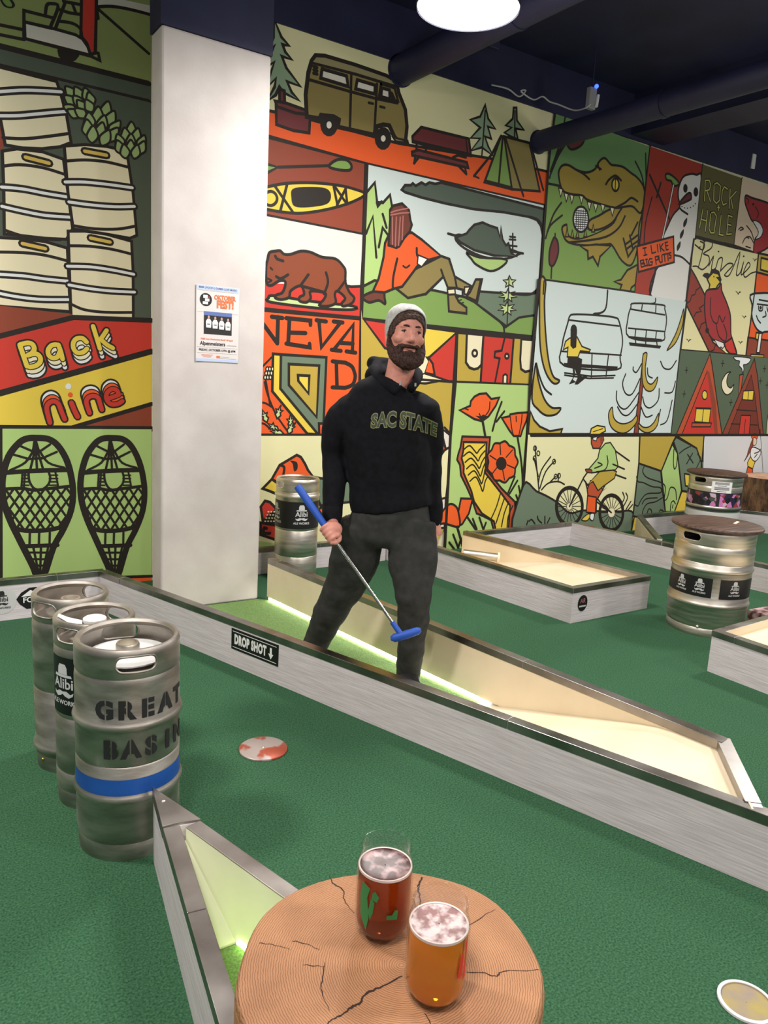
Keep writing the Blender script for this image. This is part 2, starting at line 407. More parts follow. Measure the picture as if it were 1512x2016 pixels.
B4 = thing('lane_border', 'far angled lane border behind the far keg table, white boards with steel trim', 'golf border', (6.5, 4.5, 0))
r0, r1, r2, r3 = (5.34, 3.80), (6.13, 4.62), (7.42, 4.62), (8.75, 2.9)
for a, b in ((r0, r1), (r1, r2), (r2, r3)):
    board(B4, a, b, .04, 0, .215); caps(B4, a, b, .04, .215, cuts=(0, .5, 1))
board(B4, (r0[0] - .03, r0[1] + .032), (r1[0] - .03, r1[1] + .032), .006, 0, .19, name='lit_face_panel', m=M['cream'])  # added cream sheet: yellow light on the white diagonal board, as colour
mb = MB(); dd = Vector((r3[0] - r2[0], r3[1] - r2[1], 0)).normalized(); c0 = Vector((7.78, 4.152, .10)) + Vector((dd.y, -dd.x, 0)) * .004
mb.add([tuple(c0 + dd * (.07 * cos(2 * pi * i / 24)) + Vector((0, 0, .07 * sin(2 * pi * i / 24)))) for i in range(24)], [tuple(range(24))])
lab(mb.build('sticker', M['black'], B4, world=True), 'round black sticker')

# box at the right edge
R = thing('minigolf_lane', 'cream-decked lane box cut by the right edge, in front of the keg table', 'golf lane', (3.9, 1.8, 0))
k0, k1, k2 = (4.85, 2.215), (3.556, 2.165), (3.575, .8)
board(R, k0, k1, .04, 0, .22); board(R, k1, k2, .04, 0, .22)
caps(R, k0, k1, .04, .22, cuts=(0, .5, .93, 1)); caps(R, (k1[0], k1[1] - .0), k2, .04, .221, cuts=(0, .09, 1))
flat(R, 'raised_deck', [(3.60, 2.12), (3.614, .8), (4.85, .8), (4.85, 2.17)], .178, M['cream'], .16)
board(R, (4.85, 2.173), (3.598, 2.124), .004, .17, .222, name='inner_panel', m=M['cream'])

# wedge lane beside the log table
W = thing('minigolf_lane', 'wedge-shaped lane with glowing cream inside between the kegs and the log table', 'golf lane', (.6, 1.5, 0))
wt, wl, wr = (.608, 2.012), (.4595, 1.04), (.902, .95)
def wpt(p, q, y): return mix(p, q, (y - p[1]) / (q[1] - p[1]))
l1 = wpt(wt, wl, 1.812); rr1 = wpt(wt, wr, 1.80)
board(W, l1, wl, .036, 0, .226); board(W, wr, rr1, .036, 0, .226)
ol = off(wt, wl, .0362); orr = off(wr, wt, .0362)
board(W, (l1[0] + ol[0], 1.805), (wl[0] + ol[0], wl[1] + ol[1]), .004, 0, .226, name='inner_panel', m=M['lit_board'])
board(W, (wr[0] + orr[0], wr[1] + orr[1]), (rr1[0] + orr[0], 1.79), .004, 0, .226, name='inner_panel', m=M['lit_board'])
MB().prism([wt, (l1[0] + .0002, 1.8125), (rr1[0] - .0002, 1.8005)], 0, .226).build('tip_block', M['white_wood'], W, world=True)
tip = [(wt[0] - .001, wt[1] + .008), (l1[0] - .005, 1.815), (l1[0] + .04, 1.812), (rr1[0] - .036, 1.808), (rr1[0] + .006, 1.80)]
bevel(MB().prism(tip, .198, .2345).build('tip_plate', M['steel_cap'], W, world=True), .0015, 2)
MB().ball((.612, 1.93, .2345), (.006, .006, .003)).build('screw', M['keg_shiny'], W, 60, world=True)
caps(W, l1, wl, .036, .226, cuts=(0, .44, 1)); caps(W, wr, rr1, .036, .226, cuts=(0, .55, 1))
MB().prism([(l1[0] + .041, 1.79), (wpt(wt, wl, 1.58)[0] + .042, 1.58), (wpt(wt, wr, 1.58)[0] - .042, 1.58), (rr1[0] - .038, 1.79)], .004, [.19, .012, .012, .19]).build('ramp', M['lit_board'], W, world=True)
flat(W, 'turf', [(wpt(wt, wl, 1.575)[0] + .042, 1.575), (wpt(wt, wl, 1.05)[0] + .042, 1.05), (wpt(wt, wr, 1.05)[0] - .042, 1.05), (wpt(wt, wr, 1.575)[0] - .042, 1.575)], .008, M['turf'], .006)
for p_, q_, s_ in ((wt, wl, .0445), (wt, wr, -.0445)):
    a_, b_2 = wpt(p_, q_, 1.568), wpt(p_, q_, 1.06)
    MB().prism([(a_[0] + s_, 1.568), (a_[0] + s_ + .004 * (1 if s_ > 0 else -1), 1.568), (b_2[0] + s_ + .004 * (1 if s_ > 0 else -1), 1.06), (b_2[0] + s_, 1.06)], .014, .024).build('led_strip', M['led_green'], W, world=True)

# ------------------------------------------------------------------ kegs
def rib(z, r, h=.008, w=.016): return [(r, z - w), (r + h * .6, z - w * .55), (r + h, z), (r + h * .6, z + w * .55), (r, z + w)]
def keg(label, loc, rz, R, H, handles=(0, 180), ribs=(), creases=(), m='keg', group=None, hz=None, hw=.062, hh=.022, lid=False):
    t = thing('beer_keg', label, 'keg', loc, rz, group)
    sk = .078                                      # height of the top collar
    zb = H - sk - .012
    prof = [(0.001, .02), (R * .9, .02), (R * .955, .05), (R, .075)]
    for z in sorted(ribs): prof += rib(z, R)
    for z in creases: prof += [(R, z - .004), (R - .003, z), (R, z + .004)]
    prof = prof[:4] + sorted(prof[4:], key=lambda p: p[1]) + [(R, zb - .02), (R * .985, zb), (R * .955, zb + .008), (R * .93, zb + .002), (R * .5, zb + .022), (.001, zb + .03)]
    MB().lathe(prof, 64).build('body', M[m], t, 50)
    ro = R * .985
    s = MB().lathe([(ro, zb + .004), (ro + .002, zb + .012), (ro + .002, H - .022), (ro + .002, H - .01), (ro - .004, H - .001), (ro - .012, H - .001), (ro - .017, H - .009), (ro - .012, H - .017), (ro - .005, H - .024), (ro - .005, zb + .004)], 96, closed=True).build('top_collar', M[m], t)
    cut = MB()
    hz = H - .042 if hz is None else hz
    for a in handles:
        ca, sa = cos(a), sin(a); u = Vector((-sa, ca, 0)); rad = Vector((ca, sa, 0))
        ring = []
        for k in range(24):
            th = 2 * pi * k / 24; x = hh * cos(th) + (hw - hh) * (1 if cos(th) > 0 else -1); ring.append((x, hh * sin(th)))
        n = len(ring)
        v = [rad * (R * .8) + u * x + Vector((0, 0, hz + y)) for x, y in ring] + [rad * (R * 1.15) + u * x + Vector((0, 0, hz + y)) for x, y in ring]
        cut.add(v, [tuple(range(n - 1, -1, -1)), tuple(range(n, 2 * n))] + [(i, (i + 1) % n, n + (i + 1) % n, n + i) for i in range(n)])
    if handles:
        co = cut.build('cutter', M[m]); co.parent = t
        bo = s.modifiers.new('b', 'BOOLEAN'); bo.object = co; bo.operation = 'DIFFERENCE'; bo.solver = 'EXACT'
        apply_mods(s); bpy.data.objects.remove(co)
        for a in handles:                            # rolled edge of each hand hole
            ca, sa = cos(a), sin(a); u = Vector((-sa, ca, 0)); path = []
            for k in range(41):
                th = 2 * pi * k / 40; x = (hh) * cos(th) + (hw - hh) * max(-1, min(1, cos(th) * 3)); y = hh * sin(th)
                an = a + x / ro; path.append((ro * cos(an), ro * sin(an), hz + y))
            MB().tube(path, .0035, 6, cap=False).build('handle_edge', M[m], t, 80)
    shade(s, 35)
    MB().lathe([(R * .93, .0), (R * .965, .0), (R * .97, .012), (R * .97, .05), (R * .94, .058)], 64).build('foot_ring', M[m], t, 50)
    vz = zb + .024
    MB().lathe([(.034, vz), (.034, vz + .032), (.031, vz + .038), (.026, vz + .038), (.024, vz + .02), (.001, vz + .02)], 32).build('valve_neck', M['keg_shiny'], t, 40)
    return t
def wrap(R, a0, z0): return lambda x, y: (R * cos(a0 + x / R), R * sin(a0 + x / R), z0 + y)
def patch(t, name, R, a0, a1, z0, z1, m, th=.0008):
    n = max(2, int(abs(a1 - a0) / .06)); mb = MB()
    for k in range(n):
        p, q = a0 + (a1 - a0) * k / n, a0 + (a1 - a0) * (k + 1) / n
        mb.add([(R * cos(p), R * sin(p), z0), (R * cos(q), R * sin(q), z0), (R * cos(q), R * sin(q), z1), (R * cos(p), R * sin(p), z1)], [(0, 1, 2, 3)])
    return mb.build(name, m, t, 60)
def view_az(x, y): return math.atan2(-y, -x)

KF = (.585, 2.183, 0); Rf = .150; va = view_az(*KF[:2])
k = keg('squat steel keg with black stencilled letters and a blue tape band, front of three', KF, 0, Rf, .65, handles=(va + .16, va + .16 + pi), ribs=(.418, .197), creases=(.298,), group=None, hw=.058, hh=.024)
lab(patch(k, 'tape_band', Rf + .0012, 0, 2 * pi, .212, .262, M['blue']), 'blue tape band')
def stencil(word, z, x0, step):
    for i, ch in enumerate(word):
        mb = MB()
        bm = text_data(ch, .072, .0042); slice_bm(bm, .008)
        if ch not in 'IT':                             # stencil bridge
            mid = sum((v.co.x for v in bm.verts)) / len(bm.verts) + (.004 if ch in 'REB' else 0)
            sh = -.006 if ch in 'REB' else 0
            for e in (-.0022, .0022): bmesh.ops.bisect_plane(bm, geom=bm.verts[:] + bm.edges[:] + bm.faces[:], plane_co=(mid + sh + e, 0, 0), plane_no=(1, 0, 0))
            bmesh.ops.delete(bm, geom=[f for f in bm.faces if abs(f.calc_center_median().x - mid - sh) < .0022], context='FACES')
        bm_into(mb, bm, lambda x, y, i=i: wrap(Rf + .0016 if not (.40 < z + y < .436) else Rf + .0098, va + (x0 + i * step) / Rf, z)(x, y))
        lab(mb.build('stencil_letter', M['ink'], k), 'black stencilled letter ' + ch)
stencil('GREAT', .472, -.066, .060); stencil('BASIN', .352, -.050, .057)
MB().lathe([(.001, .0), (R_ := .118, .0), (R_, .004), (.001, .006)], 40, c=(0, 0)).build('inner_lid', M['silverprint'], k, 40).location = (0, 0, .586)

KM = (.558, 2.473, 0); Rm = .126; va = view_az(*KM[:2])
k = keg('slim steel keg with a black hat-emblem sticker, middle of three', KM, 0, Rm, .63, handles=(va - .72, va - .72 + pi), ribs=(), creases=(.31, .12), hw=.05, hh=.024)
st = patch(k, 'sticker', Rm + .001, va - 1.38, va - .30, .325, .515, M['black']); lab(st, 'black sticker with a hat and moustache emblem')
mb = MB(); hat_logo(mb, wrap(Rm + .0018, va - .88, .418), .16); lab(mb.build('sticker_print', M['silverprint'], k), 'silver hat and moustache with word')
mb = MB(); mb.lathe([(.001, .03), (.03, .03), (.036, .026), (.036, .016), (.03, .0), (.001, .0)], 28); o = mb.build('valve_cap', M['white'], k, 50); o.location = (.0, 0, .585); lab(o, 'white plastic valve cap')
mb = MB(); mb.tube([(-.02, 0, 0), (-.06, .01, .012), (-.088, .015, .03)], [(.02, .006), (.022, .006), (.012, .005)], 12); o = mb.build('cap_tab', M['white'], k, 50); o.location = (-.02, .0, .60); lab(o, 'white tab')

KB = (.538, 2.742, 0); va = view_az(*KB[:2])
k = KR = keg('slim plain steel keg without sticker, rearmost of three', KB, 0, .127, .635, handles=(va - .82, va - .82 + pi), ribs=(.08,), creases=(.30,), hw=.056, hh=.026)

KC = (2.362, 4.56, 0); va = view_az(*KC[:2])
k = keg('slim shiny keg with black emblem band standing behind the man', KC, 0, .146, .715, handles=(va - 1.0, va - 1.0 + pi), ribs=(.60,), creases=(.37, .19), m='keg_shiny', hw=.045)
st = patch(k, 'sticker', .147 + .001, va - 1.7, va + 1.7, .385, .565, M['black']); lab(st, 'black band with hat emblems')
for d in (-1.15, .22):
    mb = MB(); hat_logo(mb, wrap(.149, va + d, .475), .155); lab(mb.build('emblem', M['silverprint'], k), 'silver hat and moustache emblem')

# keg tables
def keg_table(label, loc, R=.225, H=.61):
    va = view_az(*loc[:2])
    t = keg(label, loc, 0, R, H, handles=(va - .62, va - .62 + pi), ribs=(.405, .195), creases=(.505 - .06,), m='keg_shiny', hw=.062, hh=.024)
    t.name = 'keg_table'; t['category'] = 'table'
    mb = MB(); rt = .262
    mb.lathe([(.001, H + .001), (rt - .012, H + .001), (rt - .003, H + .006), (rt, H + .014), (rt - .003, H + .022), (rt - .012, H + .027), (.001, H + .027)], 72)
    mb.build('wooden_top', M['table_wood'], t, 40)
    return t, va
va = view_az(*KB[:2]); MB().ball((.124 * cos(va - .95), .124 * sin(va - .95), .042), .006).build('weep_screw', mat('brass_screw', (190, 160, 90), .35, 1.0), KR, 60)
HK = (4.205, 2.625, 0)
k, va = keg_table('steel keg table with dark wooden top and black emblem stickers, right of the boxed lane', HK, .228, .635)
Rk = .229
lab(patch(k, 'sticker', Rk + .001, va - 1.45, va + .08, .245, .362, M['black']), 'black sticker with two hat emblems')
lab(patch(k, 'sticker', Rk + .001, va + .27, va + 1.4, .245, .362, M['black']), 'black sticker with one hat emblem')
for d in (-.72, -.22, .66):
    mb = MB(); hat_logo(mb, wrap(Rk + .002, va + d, .305), .105); lab(mb.build('emblem', M['silverprint'], k), 'silver hat and moustache emblem')
MB().ball((Rk * .985 * cos(va - .15), Rk * .985 * sin(va - .15), .062), .009).build('bolt', M['keg_shiny'], k, 60)
cs = bevel(MB().box((-.045, -.009, 0), (.045, .009, .006)).build('wooden_stick', mat('pale_wood', (226, 200, 176), .6)), .002)
cs.location = (HK[0] + .10, HK[1] - .06, .6625); cs.rotation_euler = (0, 0, .35); tag(cs, 'small pale wooden stick lying on the keg table top', 'stick')
FK = (6.42, 4.08, 0)
k, va = keg_table('keg table plastered with photo strips and a white label, farther right against the mural', FK, .232, .685)
Rk = .233
lab(patch(k, 'label', Rk + .004, va - .12, va + .62, .545, .645, M['white']), 'white printed label')
for z0_, z1_, h_, m_ in ((.618, .640, .26, 'grey'), (.606, .610, .16, 'ink'), (.580, .597, .27, 'grey'), (.572, .577, .27, 'ink'), (.556, .560, .17, 'ink')):
    patch(k, 'label_bar', Rk + .005, va + .25 - h_, va + .25 + h_, z0_, z1_, M[m_])
ph = mat('photo_collage', (60, 50, 60), .4); t_ = ph.node_tree; b_ = t_.nodes['Principled BSDF']
tc = N(ph, 'ShaderNodeTexCoord'); vo = N(ph, 'ShaderNodeTexVoronoi', Scale=26.0); r_ = N(ph, 'ShaderNodeValToRGB'); sp = N(ph, 'ShaderNodeSeparateColor')
t_.links.new(tc.outputs['Object'], vo.inputs['Vector']); t_.links.new(vo.outputs['Color'], sp.inputs[0]); t_.links.new(sp.outputs[0], r_.inputs[0])
cr = r_.color_ramp; cr.interpolation = 'CONSTANT'; cr.elements[0].color = rgb((24, 22, 26)); cr.elements[1].color = rgb((196, 120, 176)); cr.elements[1].position = .82
for p_, c_ in ((.38, (70, 74, 62)), (.52, (150, 52, 60)), (.62, (40, 34, 60)), (.74, (200, 170, 190))): e_ = cr.elements.new(p_); e_.color = rgb(c_)
t_.links.new(r_.outputs[0], b_.inputs['Base Color'])
lab(patch(k, 'photo_strip', Rk + .0015, va - 1.6, va + .10, .395, .535, ph), 'dark strip of small photographs')
lab(patch(k, 'photo_strip', Rk + .0015, va + .22, va + 1.3, .395, .535, ph), 'pink photographs strip')
lab(patch(k, 'paper_strip', Rk + .0015, va - 1.6, va + 1.6, .305, .365, M['silverprint']), 'pale paper strip')
lab(patch(k, 'tape_band', Rk + .0015, va - 1.6, va + 1.6, .215, .285, M['blue']), 'blue band')
lab(patch(k, 'photo_strip', Rk + .001, va - 1.6, va + 1.6, .375, .545, M['ink']), 'dark strip')

# ------------------------------------------------------------------ stump far right, printed block, floor fittings
M['bark'] = vary(mat('brown_bark', (96, 70, 48), .85), (52, 36, 26), (128, 94, 62), 5, (3, 3, 1.2), bump=.9, bscale=22, dist=.02)
M['endgrain'] = vary(mat('pale_end_grain', (206, 160, 128), .7), (188, 140, 108), (220, 178, 146), 8)
S = thing('log_stump', 'broad bark-covered log stump behind the far border at the right edge', 'log', (8.16, 4.44, 0))
mb = MB(); n = 40
ring = [(.40 + .018 * sin(3 * a) + .012 * sin(7 * a + 1) + random.uniform(-.006, .006)) for a in [2 * pi * i / n for i in range(n)]]
for zz in range(7):
    pass
v = []
for j in range(7):
    for i in range(n):
        a = 2 * pi * i / n; r = ring[i] * (1.04 - .01 * j) + random.uniform(-.006, .006); v.append((r * cos(a), r * sin(a), .55 * j / 6))
f = [(j * n + i, j * n + (i + 1) % n, (j + 1) * n + (i + 1) % n, (j + 1) * n + i) for j in range(6) for i in range(n)]
MB().add(v, f).build('bark', M['bark'], S, 40)
MB().add([(v[6 * n + i][0] * .985, v[6 * n + i][1] * .985, .549) for i in range(n)], [tuple(range(n))]).build('cut_face', M['endgrain'], S)

bl = bevel(MB().box((-.22, -.075, 0), (.24, .075, .105)).build('printed_block', vary(mat('pink_brown_print', (150, 110, 110), .6), (84, 50, 46), (206, 170, 172), 14, detail=2, lo=.42, hi=.58)), .005)
bl.location = (4.72, 2.44, 0); bl.rotation_euler = (0, 0, -.05); tag(bl, 'low pink and brown patterned block on the carpet beside the keg table', 'block')

D = thing('floor_disc', 'round worn metal disc with flaking orange paint on the green carpet', 'disc', (1.168, 2.468, 0))
dm = mat('flaked_orange_disc', (196, 176, 168), .4, .3); vary(dm, (172, 158, 152), (168, 80, 58), 9, detail=5, lo=.50, hi=.55)
MB().lathe([(.001, .0095), (.088, .0092), (.092, .006), (.092, .001), (.001, .0)], 56).build('plate', dm, D, 40)
MB().ball((0, 0, .0095), (.007, .007, .004)).build('screw', M['keg_shiny'], D, 60)
C = thing('golf_cup', 'white-rimmed golf hole cup sunk in the carpet at the lower right corner', 'golf cup', (1.672, .800, 0))
MB().lathe([(.066, .001), (.066, .0065), (.0625, .009), (.058, .0075), (.057, .003)], 56).build('rim', mat('white_plastic', (226, 222, 224), .35), C, 50)
MB().lathe([(.057, .006), (.056, .0032), (.001, .0024)], 56).build('cup_floor', vary(mat('cup_inside', (150, 136, 100), .7), (140, 126, 116), (158, 142, 80), 16), C, 60)
# ------------------------------------------------------------------ log table and beers
ST = thing('log_table', 'sawn log table with cracked growth rings carrying two beers, in the foreground', 'table', (.579, .776, 0))
lw = mat('sawn_log_wood', (196, 150, 118), .62, 0, .3); t_ = lw.node_tree; b_ = t_.nodes['Principled BSDF']
tc = N(lw, 'ShaderNodeTexCoord'); mp = N(lw, 'ShaderNodeMapping'); mp.inputs['Location'].default_value = (-.016, .005, 0)
t_.links.new(tc.outputs['Object'], mp.inputs['Vector'])
wv = N(lw, 'ShaderNodeTexWave', wave_type='RINGS', rings_direction='Z', Scale=88.0, Distortion=4.0, Detail=3.0); wv.inputs['Detail Scale'].default_value = 1.2
nz = N(lw, 'ShaderNodeTexNoise', Scale=9.0, Detail=6.0); t_.links.new(mp.outputs[0], wv.inputs['Vector']); t_.links.new(mp.outputs[0], nz.inputs['Vector'])
r1 = N(lw, 'ShaderNodeValToRGB'); r1.color_ramp.elements[0].color = rgb((146, 110, 80)); r1.color_ramp.elements[1].color = rgb((190, 150, 116)); r1.color_ramp.elements[0].position = .0; r1.color_ramp.elements[1].position = .42
r2 = N(lw, 'ShaderNodeValToRGB'); r2.color_ramp.elements[0].color = rgb((168, 138, 114)); r2.color_ramp.elements[1].color = rgb((228, 204, 182)); r2.color_ramp.elements[0].position = .3; r2.color_ramp.elements[1].position = .7
mx = N(lw, 'ShaderNodeMix', data_type='RGBA', blend_type='MULTIPLY'); mx.inputs[0].default_value = .75
t_.links.new(wv.outputs['Fac'], r1.inputs[0]); t_.links.new(nz.outputs['Fac'], r2.inputs[0]); t_.links.new(r1.outputs[0], mx.inputs[6]); t_.links.new(r2.outputs[0], mx.inputs[7])
br = N(lw, 'ShaderNodeBrightContrast'); br.inputs['Bright'].default_value = .0; t_.links.new(mx.outputs[2], br.inputs[0]); t_.links.new(br.outputs[0], b_.inputs['Base Color'])
bp = N(lw, 'ShaderNodeBump', Strength=.25, Distance=.002); t_.links.new(wv.outputs['Fac'], bp.inputs['Height']); t_.links.new(bp.outputs[0], b_.inputs['Normal'])
n = 64; v = []
def stump_r(a): return .225 + .006 * sin(2 * a + .6) + .004 * sin(3 * a + 2) + .0025 * sin(7 * a) - .010 * max(0, cos(a - 1.2)) ** 30
for z, k in ((0, 1.03), (.1, 1.01), (.3, 1.0), (.5, 1.0), (.585, 1.0), (.595, .992), (.6, .975)):
    v += [(stump_r(2 * pi * i / n) * k * cos(2 * pi * i / n), stump_r(2 * pi * i / n) * k * sin(2 * pi * i / n), z) for i in range(n)]
f = [(j * n + i, j * n + (i + 1) % n, (j + 1) * n + (i + 1) % n, (j + 1) * n + i) for j in range(6) for i in range(n)] + [tuple(range(6 * n, 7 * n)), tuple(range(n - 1, -1, -1))]
MB().add(v, f).build('log', lw, ST, 30)
crk = mat('crack_shadow', (44, 26, 18), .95)
def crack(pts, w):
    P = catmull([(x - .579, y - .776, 0) for x, y in pts], 5); rnd = random.Random(len(pts) * 7 + int(w * 1e5)); mb = MB(); L_, R_ = [], []
    for i, p in enumerate(P):
        d = (P[min(i + 1, len(P) - 1)] - P[max(i - 1, 0)]).normalized(); q = Vector((-d.y, d.x, 0)); t = i / (len(P) - 1); ww = w * (.35 + .65 * sin(pi * min(.97, t + .08))) * rnd.uniform(.6, 1.2)
        j = q * rnd.uniform(-.0012, .0012)
        L_.append(tuple(p + j + q * ww + Vector((0, 0, .6003)))); R_.append(tuple(p + j - q * ww + Vector((0, 0, .6003))))
    m_ = len(P); mb.add(L_ + R_, [(i, m_ + i, m_ + i + 1, i + 1) for i in range(m_ - 1)]); mb.build('crack', crk, ST)
crack([(0.5844, 0.7534), (0.5509, 0.7517), (0.5243, 0.7538), (0.5071, 0.7448), (0.4932, 0.7431), (0.4723, 0.7400), (0.4589, 0.7385), (0.4397, 0.7314)], .0020)
crack([(0.7391, 0.9149), (0.7260, 0.9057), (0.7161, 0.8964), (0.7057, 0.8778), (0.6927, 0.8573)], .0022)
crack([(0.6024, 0.9989), (0.5974, 0.9777), (0.6033, 0.9540), (0.5930, 0.9315), (0.5908, 0.8975)], .0012)
crack([(0.4789, 0.8932), (0.4926, 0.8783), (0.5065, 0.8562)], .0007)
crack([(0.4340, 0.9130), (0.4490, 0.9008), (0.4692, 0.8788)], .0008)
crack([(0.4712, 0.8437), (0.4851, 0.8324), (0.4974, 0.8242)], .0007)
crack([(0.6650, 0.7144), (0.6890, 0.6996), (0.7033, 0.6848), (0.7175, 0.6875), (0.7436, 0.6725), (0.7660, 0.6640)], .0011)
crack([(0.7179, 0.7814), (0.7659, 0.7890), (0.7958, 0.7922)], .0007)
crack([(0.5011, 0.8309), (0.4842, 0.8080), (0.4685, 0.7810), (0.4657, 0.7533)], .0009)
crack([(0.5740, 0.6855), (0.5726, 0.6721), (0.5653, 0.6580)], .0009)

glass_m = bpy.data.materials.new('clear_glass'); glass_m.use_nodes = True; t_ = glass_m.node_tree; t_.nodes.clear()
lwt = N(glass_m, 'ShaderNodeLayerWeight', Blend=.5); pw_ = N(glass_m, 'ShaderNodeMath', operation='POWER'); pw_.inputs[1].default_value = 4.5; fr_ = N(glass_m, 'ShaderNodeMath', operation='MULTIPLY_ADD'); fr_.inputs[1].default_value = .55; fr_.inputs[2].default_value = .03
t_.links.new(lwt.outputs['Facing'], pw_.inputs[0]); t_.links.new(pw_.outputs[0], fr_.inputs[0])
tp = N(glass_m, 'ShaderNodeBsdfTransparent', Color=(.965, .97, .97, 1)); gl_ = N(glass_m, 'ShaderNodeBsdfGlossy', Roughness=.03)
ms = N(glass_m, 'ShaderNodeMixShader'); ou = N(glass_m, 'ShaderNodeOutputMaterial')
t_.links.new(fr_.outputs[0], ms.inputs[0]); t_.links.new(tp.outputs[0], ms.inputs[1]); t_.links.new(gl_.outputs[0], ms.inputs[2]); t_.links.new(ms.outputs[0], ou.inputs[0])
def liquid(name, c):
    m = bpy.data.materials.new(name); m.use_nodes = True; b = m.node_tree.nodes['Principled BSDF']
    b.inputs['Base Color'].default_value = rgb(c); b.inputs['Transmission Weight'].default_value = .6; b.inputs['Roughness'].default_value = .03; b.inputs['IOR'].default_value = 1.34
    return m
M['foam'] = vary(mat('beer_foam', (206, 186, 184), .6), (140, 104, 102), (212, 194, 192), 60, lo=.42, hi=.6)
M['foam_dark'] = vary(mat('thin_beer_foam', (110, 64, 60), .35), (62, 22, 22), (176, 140, 138), 50, lo=.48, hi=.68)
def beer(label, loc, liq, foam, level, pr_col, pr_az, pr_shapes):
    t = thing('beer_glass', label, 'glass', loc); t.scale = (1.05, 1.05, 1.10)
    out = [(.001, .0), (.031, .0), (.035, .003), (.0395, .014), (.0412, .028), (.0412, .100), (.0405, .107), (.0375, .116), (.0362, .121), (.0362, .1335)]
    inn = [(.0344, .1335), (.0344, .120), (.0358, .115), (.0386, .107), (.0392, .1), (.0392, .028), (.0372, .016), (.032, .0085), (.001, .0075)]
    MB().lathe(out + [(.0358, .1345), (.0350, .1345)] + inn, 64).build('glass', glass_m, t, 60)
    r = .0390
    bl = [(.001, .0078), (.0318, .0088), (.037, .0163), (r, .0285), (r, level - .004)]
    MB().lathe(bl + [(r, level), (.001, level)], 64).build('beer', liq, t, 40)
    MB().lathe([(.0389, level - .0005), (.0389, level + .003), (.036, level + .0022), (.030, level + .0012), (.012, level + .001), (.001, level + .0012)], 48).build('foam', foam, t, 60)
    fm = MB().lathe([(.0391, level), (.0391, level + .0035), (.0368, level + .003)], 48).build('foam_ring', M['white_foam'], t, 60)
    mb = MB()
    for x0, y0, pts in pr_shapes:
        m_ = max(2, len(pts)); bm = bmesh.new(); bm.faces.new([bm.verts.new((x0 + x, y0 + y, 0)) for x, y in pts]); bmesh.ops.triangulate(bm, faces=bm.faces); slice_bm(bm, .004)
        bm_into(mb, bm, wrap(.0415, pr_az, 0))
    mb.build('print', mat('glass_print', pr_col, .5), t)
M['white_foam'] = mat('foam_ring', (216, 196, 190), .6)
va = view_az(.62, .86)
beer('glass of dark red beer with green print, farther back on the log table', (0.6086, 0.8450, .6), liquid('red_amber_beer', (158, 56, 14)), M['foam_dark'], .101, (44, 120, 66), va,
     [(-.036, .045, [(0, 0), (.012, -.02), (.016, .0), (.012, .03), (.016, .045), (.002, .05), (-.002, .03)]), (-.012, .08, [(0, .008), (.006, .0), (.003, -.008), (-.005, -.006), (-.004, .004)]), (.006, .048, [(0, 0), (.016, -.002), (.017, .011), (.012, .013), (.008, .006), (.0, .006)]), (-.022, .055, [(0, 0), (.004, -.012), (.008, 0), (.01, .016), (.004, .02)])])
beer('glass of golden beer with pink foam and red print, nearer on the log table', (0.6051, 0.7061, .6), liquid('golden_beer', (236, 150, 28)), M['foam'], .099, (196, 40, 34), va,
     [(.028, .05, [(0, 0), (.008, .002), (.009, .03), (.005, .034), (.002, .018)]), (.038, .045, [(0, 0), (.006, .0), (.006, .06), (.002, .05), (.002, .03)])])

# ------------------------------------------------------------------ poster on the pillar
PO = thing('poster', 'paper Oktoberfest style event poster taped to the white pillar', 'poster', (1.648, 4.2345, 1.66))
pw, phh = .128, .21
def pmap(x, y, d=.0): return (x * pw - .0, -.003 - d - .006 * max(0, -x - .55) , y * phh)
mb = MB(); v = [pmap(-1 + 2 * i / 12, -1 + 2 * j) for j in (0, 1) for i in range(13)]; mb.add(v + [(p[0], p[1] + .0012, p[2]) for p in v], [(i, i + 1, 14 + i, 13 + i) for i in range(12)] + [(27 + i, 26 + i, 39 + i, 40 + i) for i in range(12)])
paper = mb.build('paper', mat('poster_paper', (212, 205, 203), .55), PO)
def flatp(name, m, quads, d=.0008):
    mb = MB()
    for q in quads:
        if len(q) == 4 and q[1][0] - q[0][0] > .3:
            n_ = 14; xs = [q[0][0] + (q[1][0] - q[0][0]) * i / n_ for i in range(n_ + 1)]; y0, y1 = q[0][1], q[2][1]
            mb.add([pmap(x, y, d) for y in (y0, y1) for x in xs], [(i, i + 1, n_ + 2 + i, n_ + 1 + i) for i in range(n_)])
        else: mb.add([pmap(x, y, d) for x, y in q], [tuple(range(len(q)))])
    return mb.build(name, m, PO)
def rect(x0, y0, x1, y1): return [(x0, y0), (x1, y0), (x1, y1), (x0, y1)]
lab(flatp('poster_band', mat('pale_blue_print', (178, 194, 226), .55), [rect(-.97, .88, .97, .99)]), 'pale blue band'); lab(flatp('poster_band', MATS['pale_blue_print'], [rect(-.97, -.99, .97, -.92)]), 'pale blue band')
flatp('poster_rule', M['grey'], [rect(-.95, .855, .95, .86), rect(-.95, .30, -.6, .305), rect(.62, .30, .95, .305), rect(-.95, -.62, .95, -.615), rect(-.95, -.77, .95, -.765), rect(.45, -.55, .9, -.535), rect(.1, -.86, .55, -.853), rect(.1, -.9, .9, -.893)])
def pt_text(s, sz, x, y, m, bold=.0, sx=1.0, d=.0012, name='poster_lettering'):
    mb = MB(); write(mb, s, sz, lambda a, b: pmap(x + a * sx / pw, y + b / phh, d), bold=bold); return mb.build(name, m, PO)
orng = mat('poster_orange', (216, 112, 62), .55); navyp = mat('poster_navy', (58, 62, 110), .55)
pt_text('BEER | FOOD | GAMES | LIVE MUSIC', .0145, .0, .93, navyp, .0003)
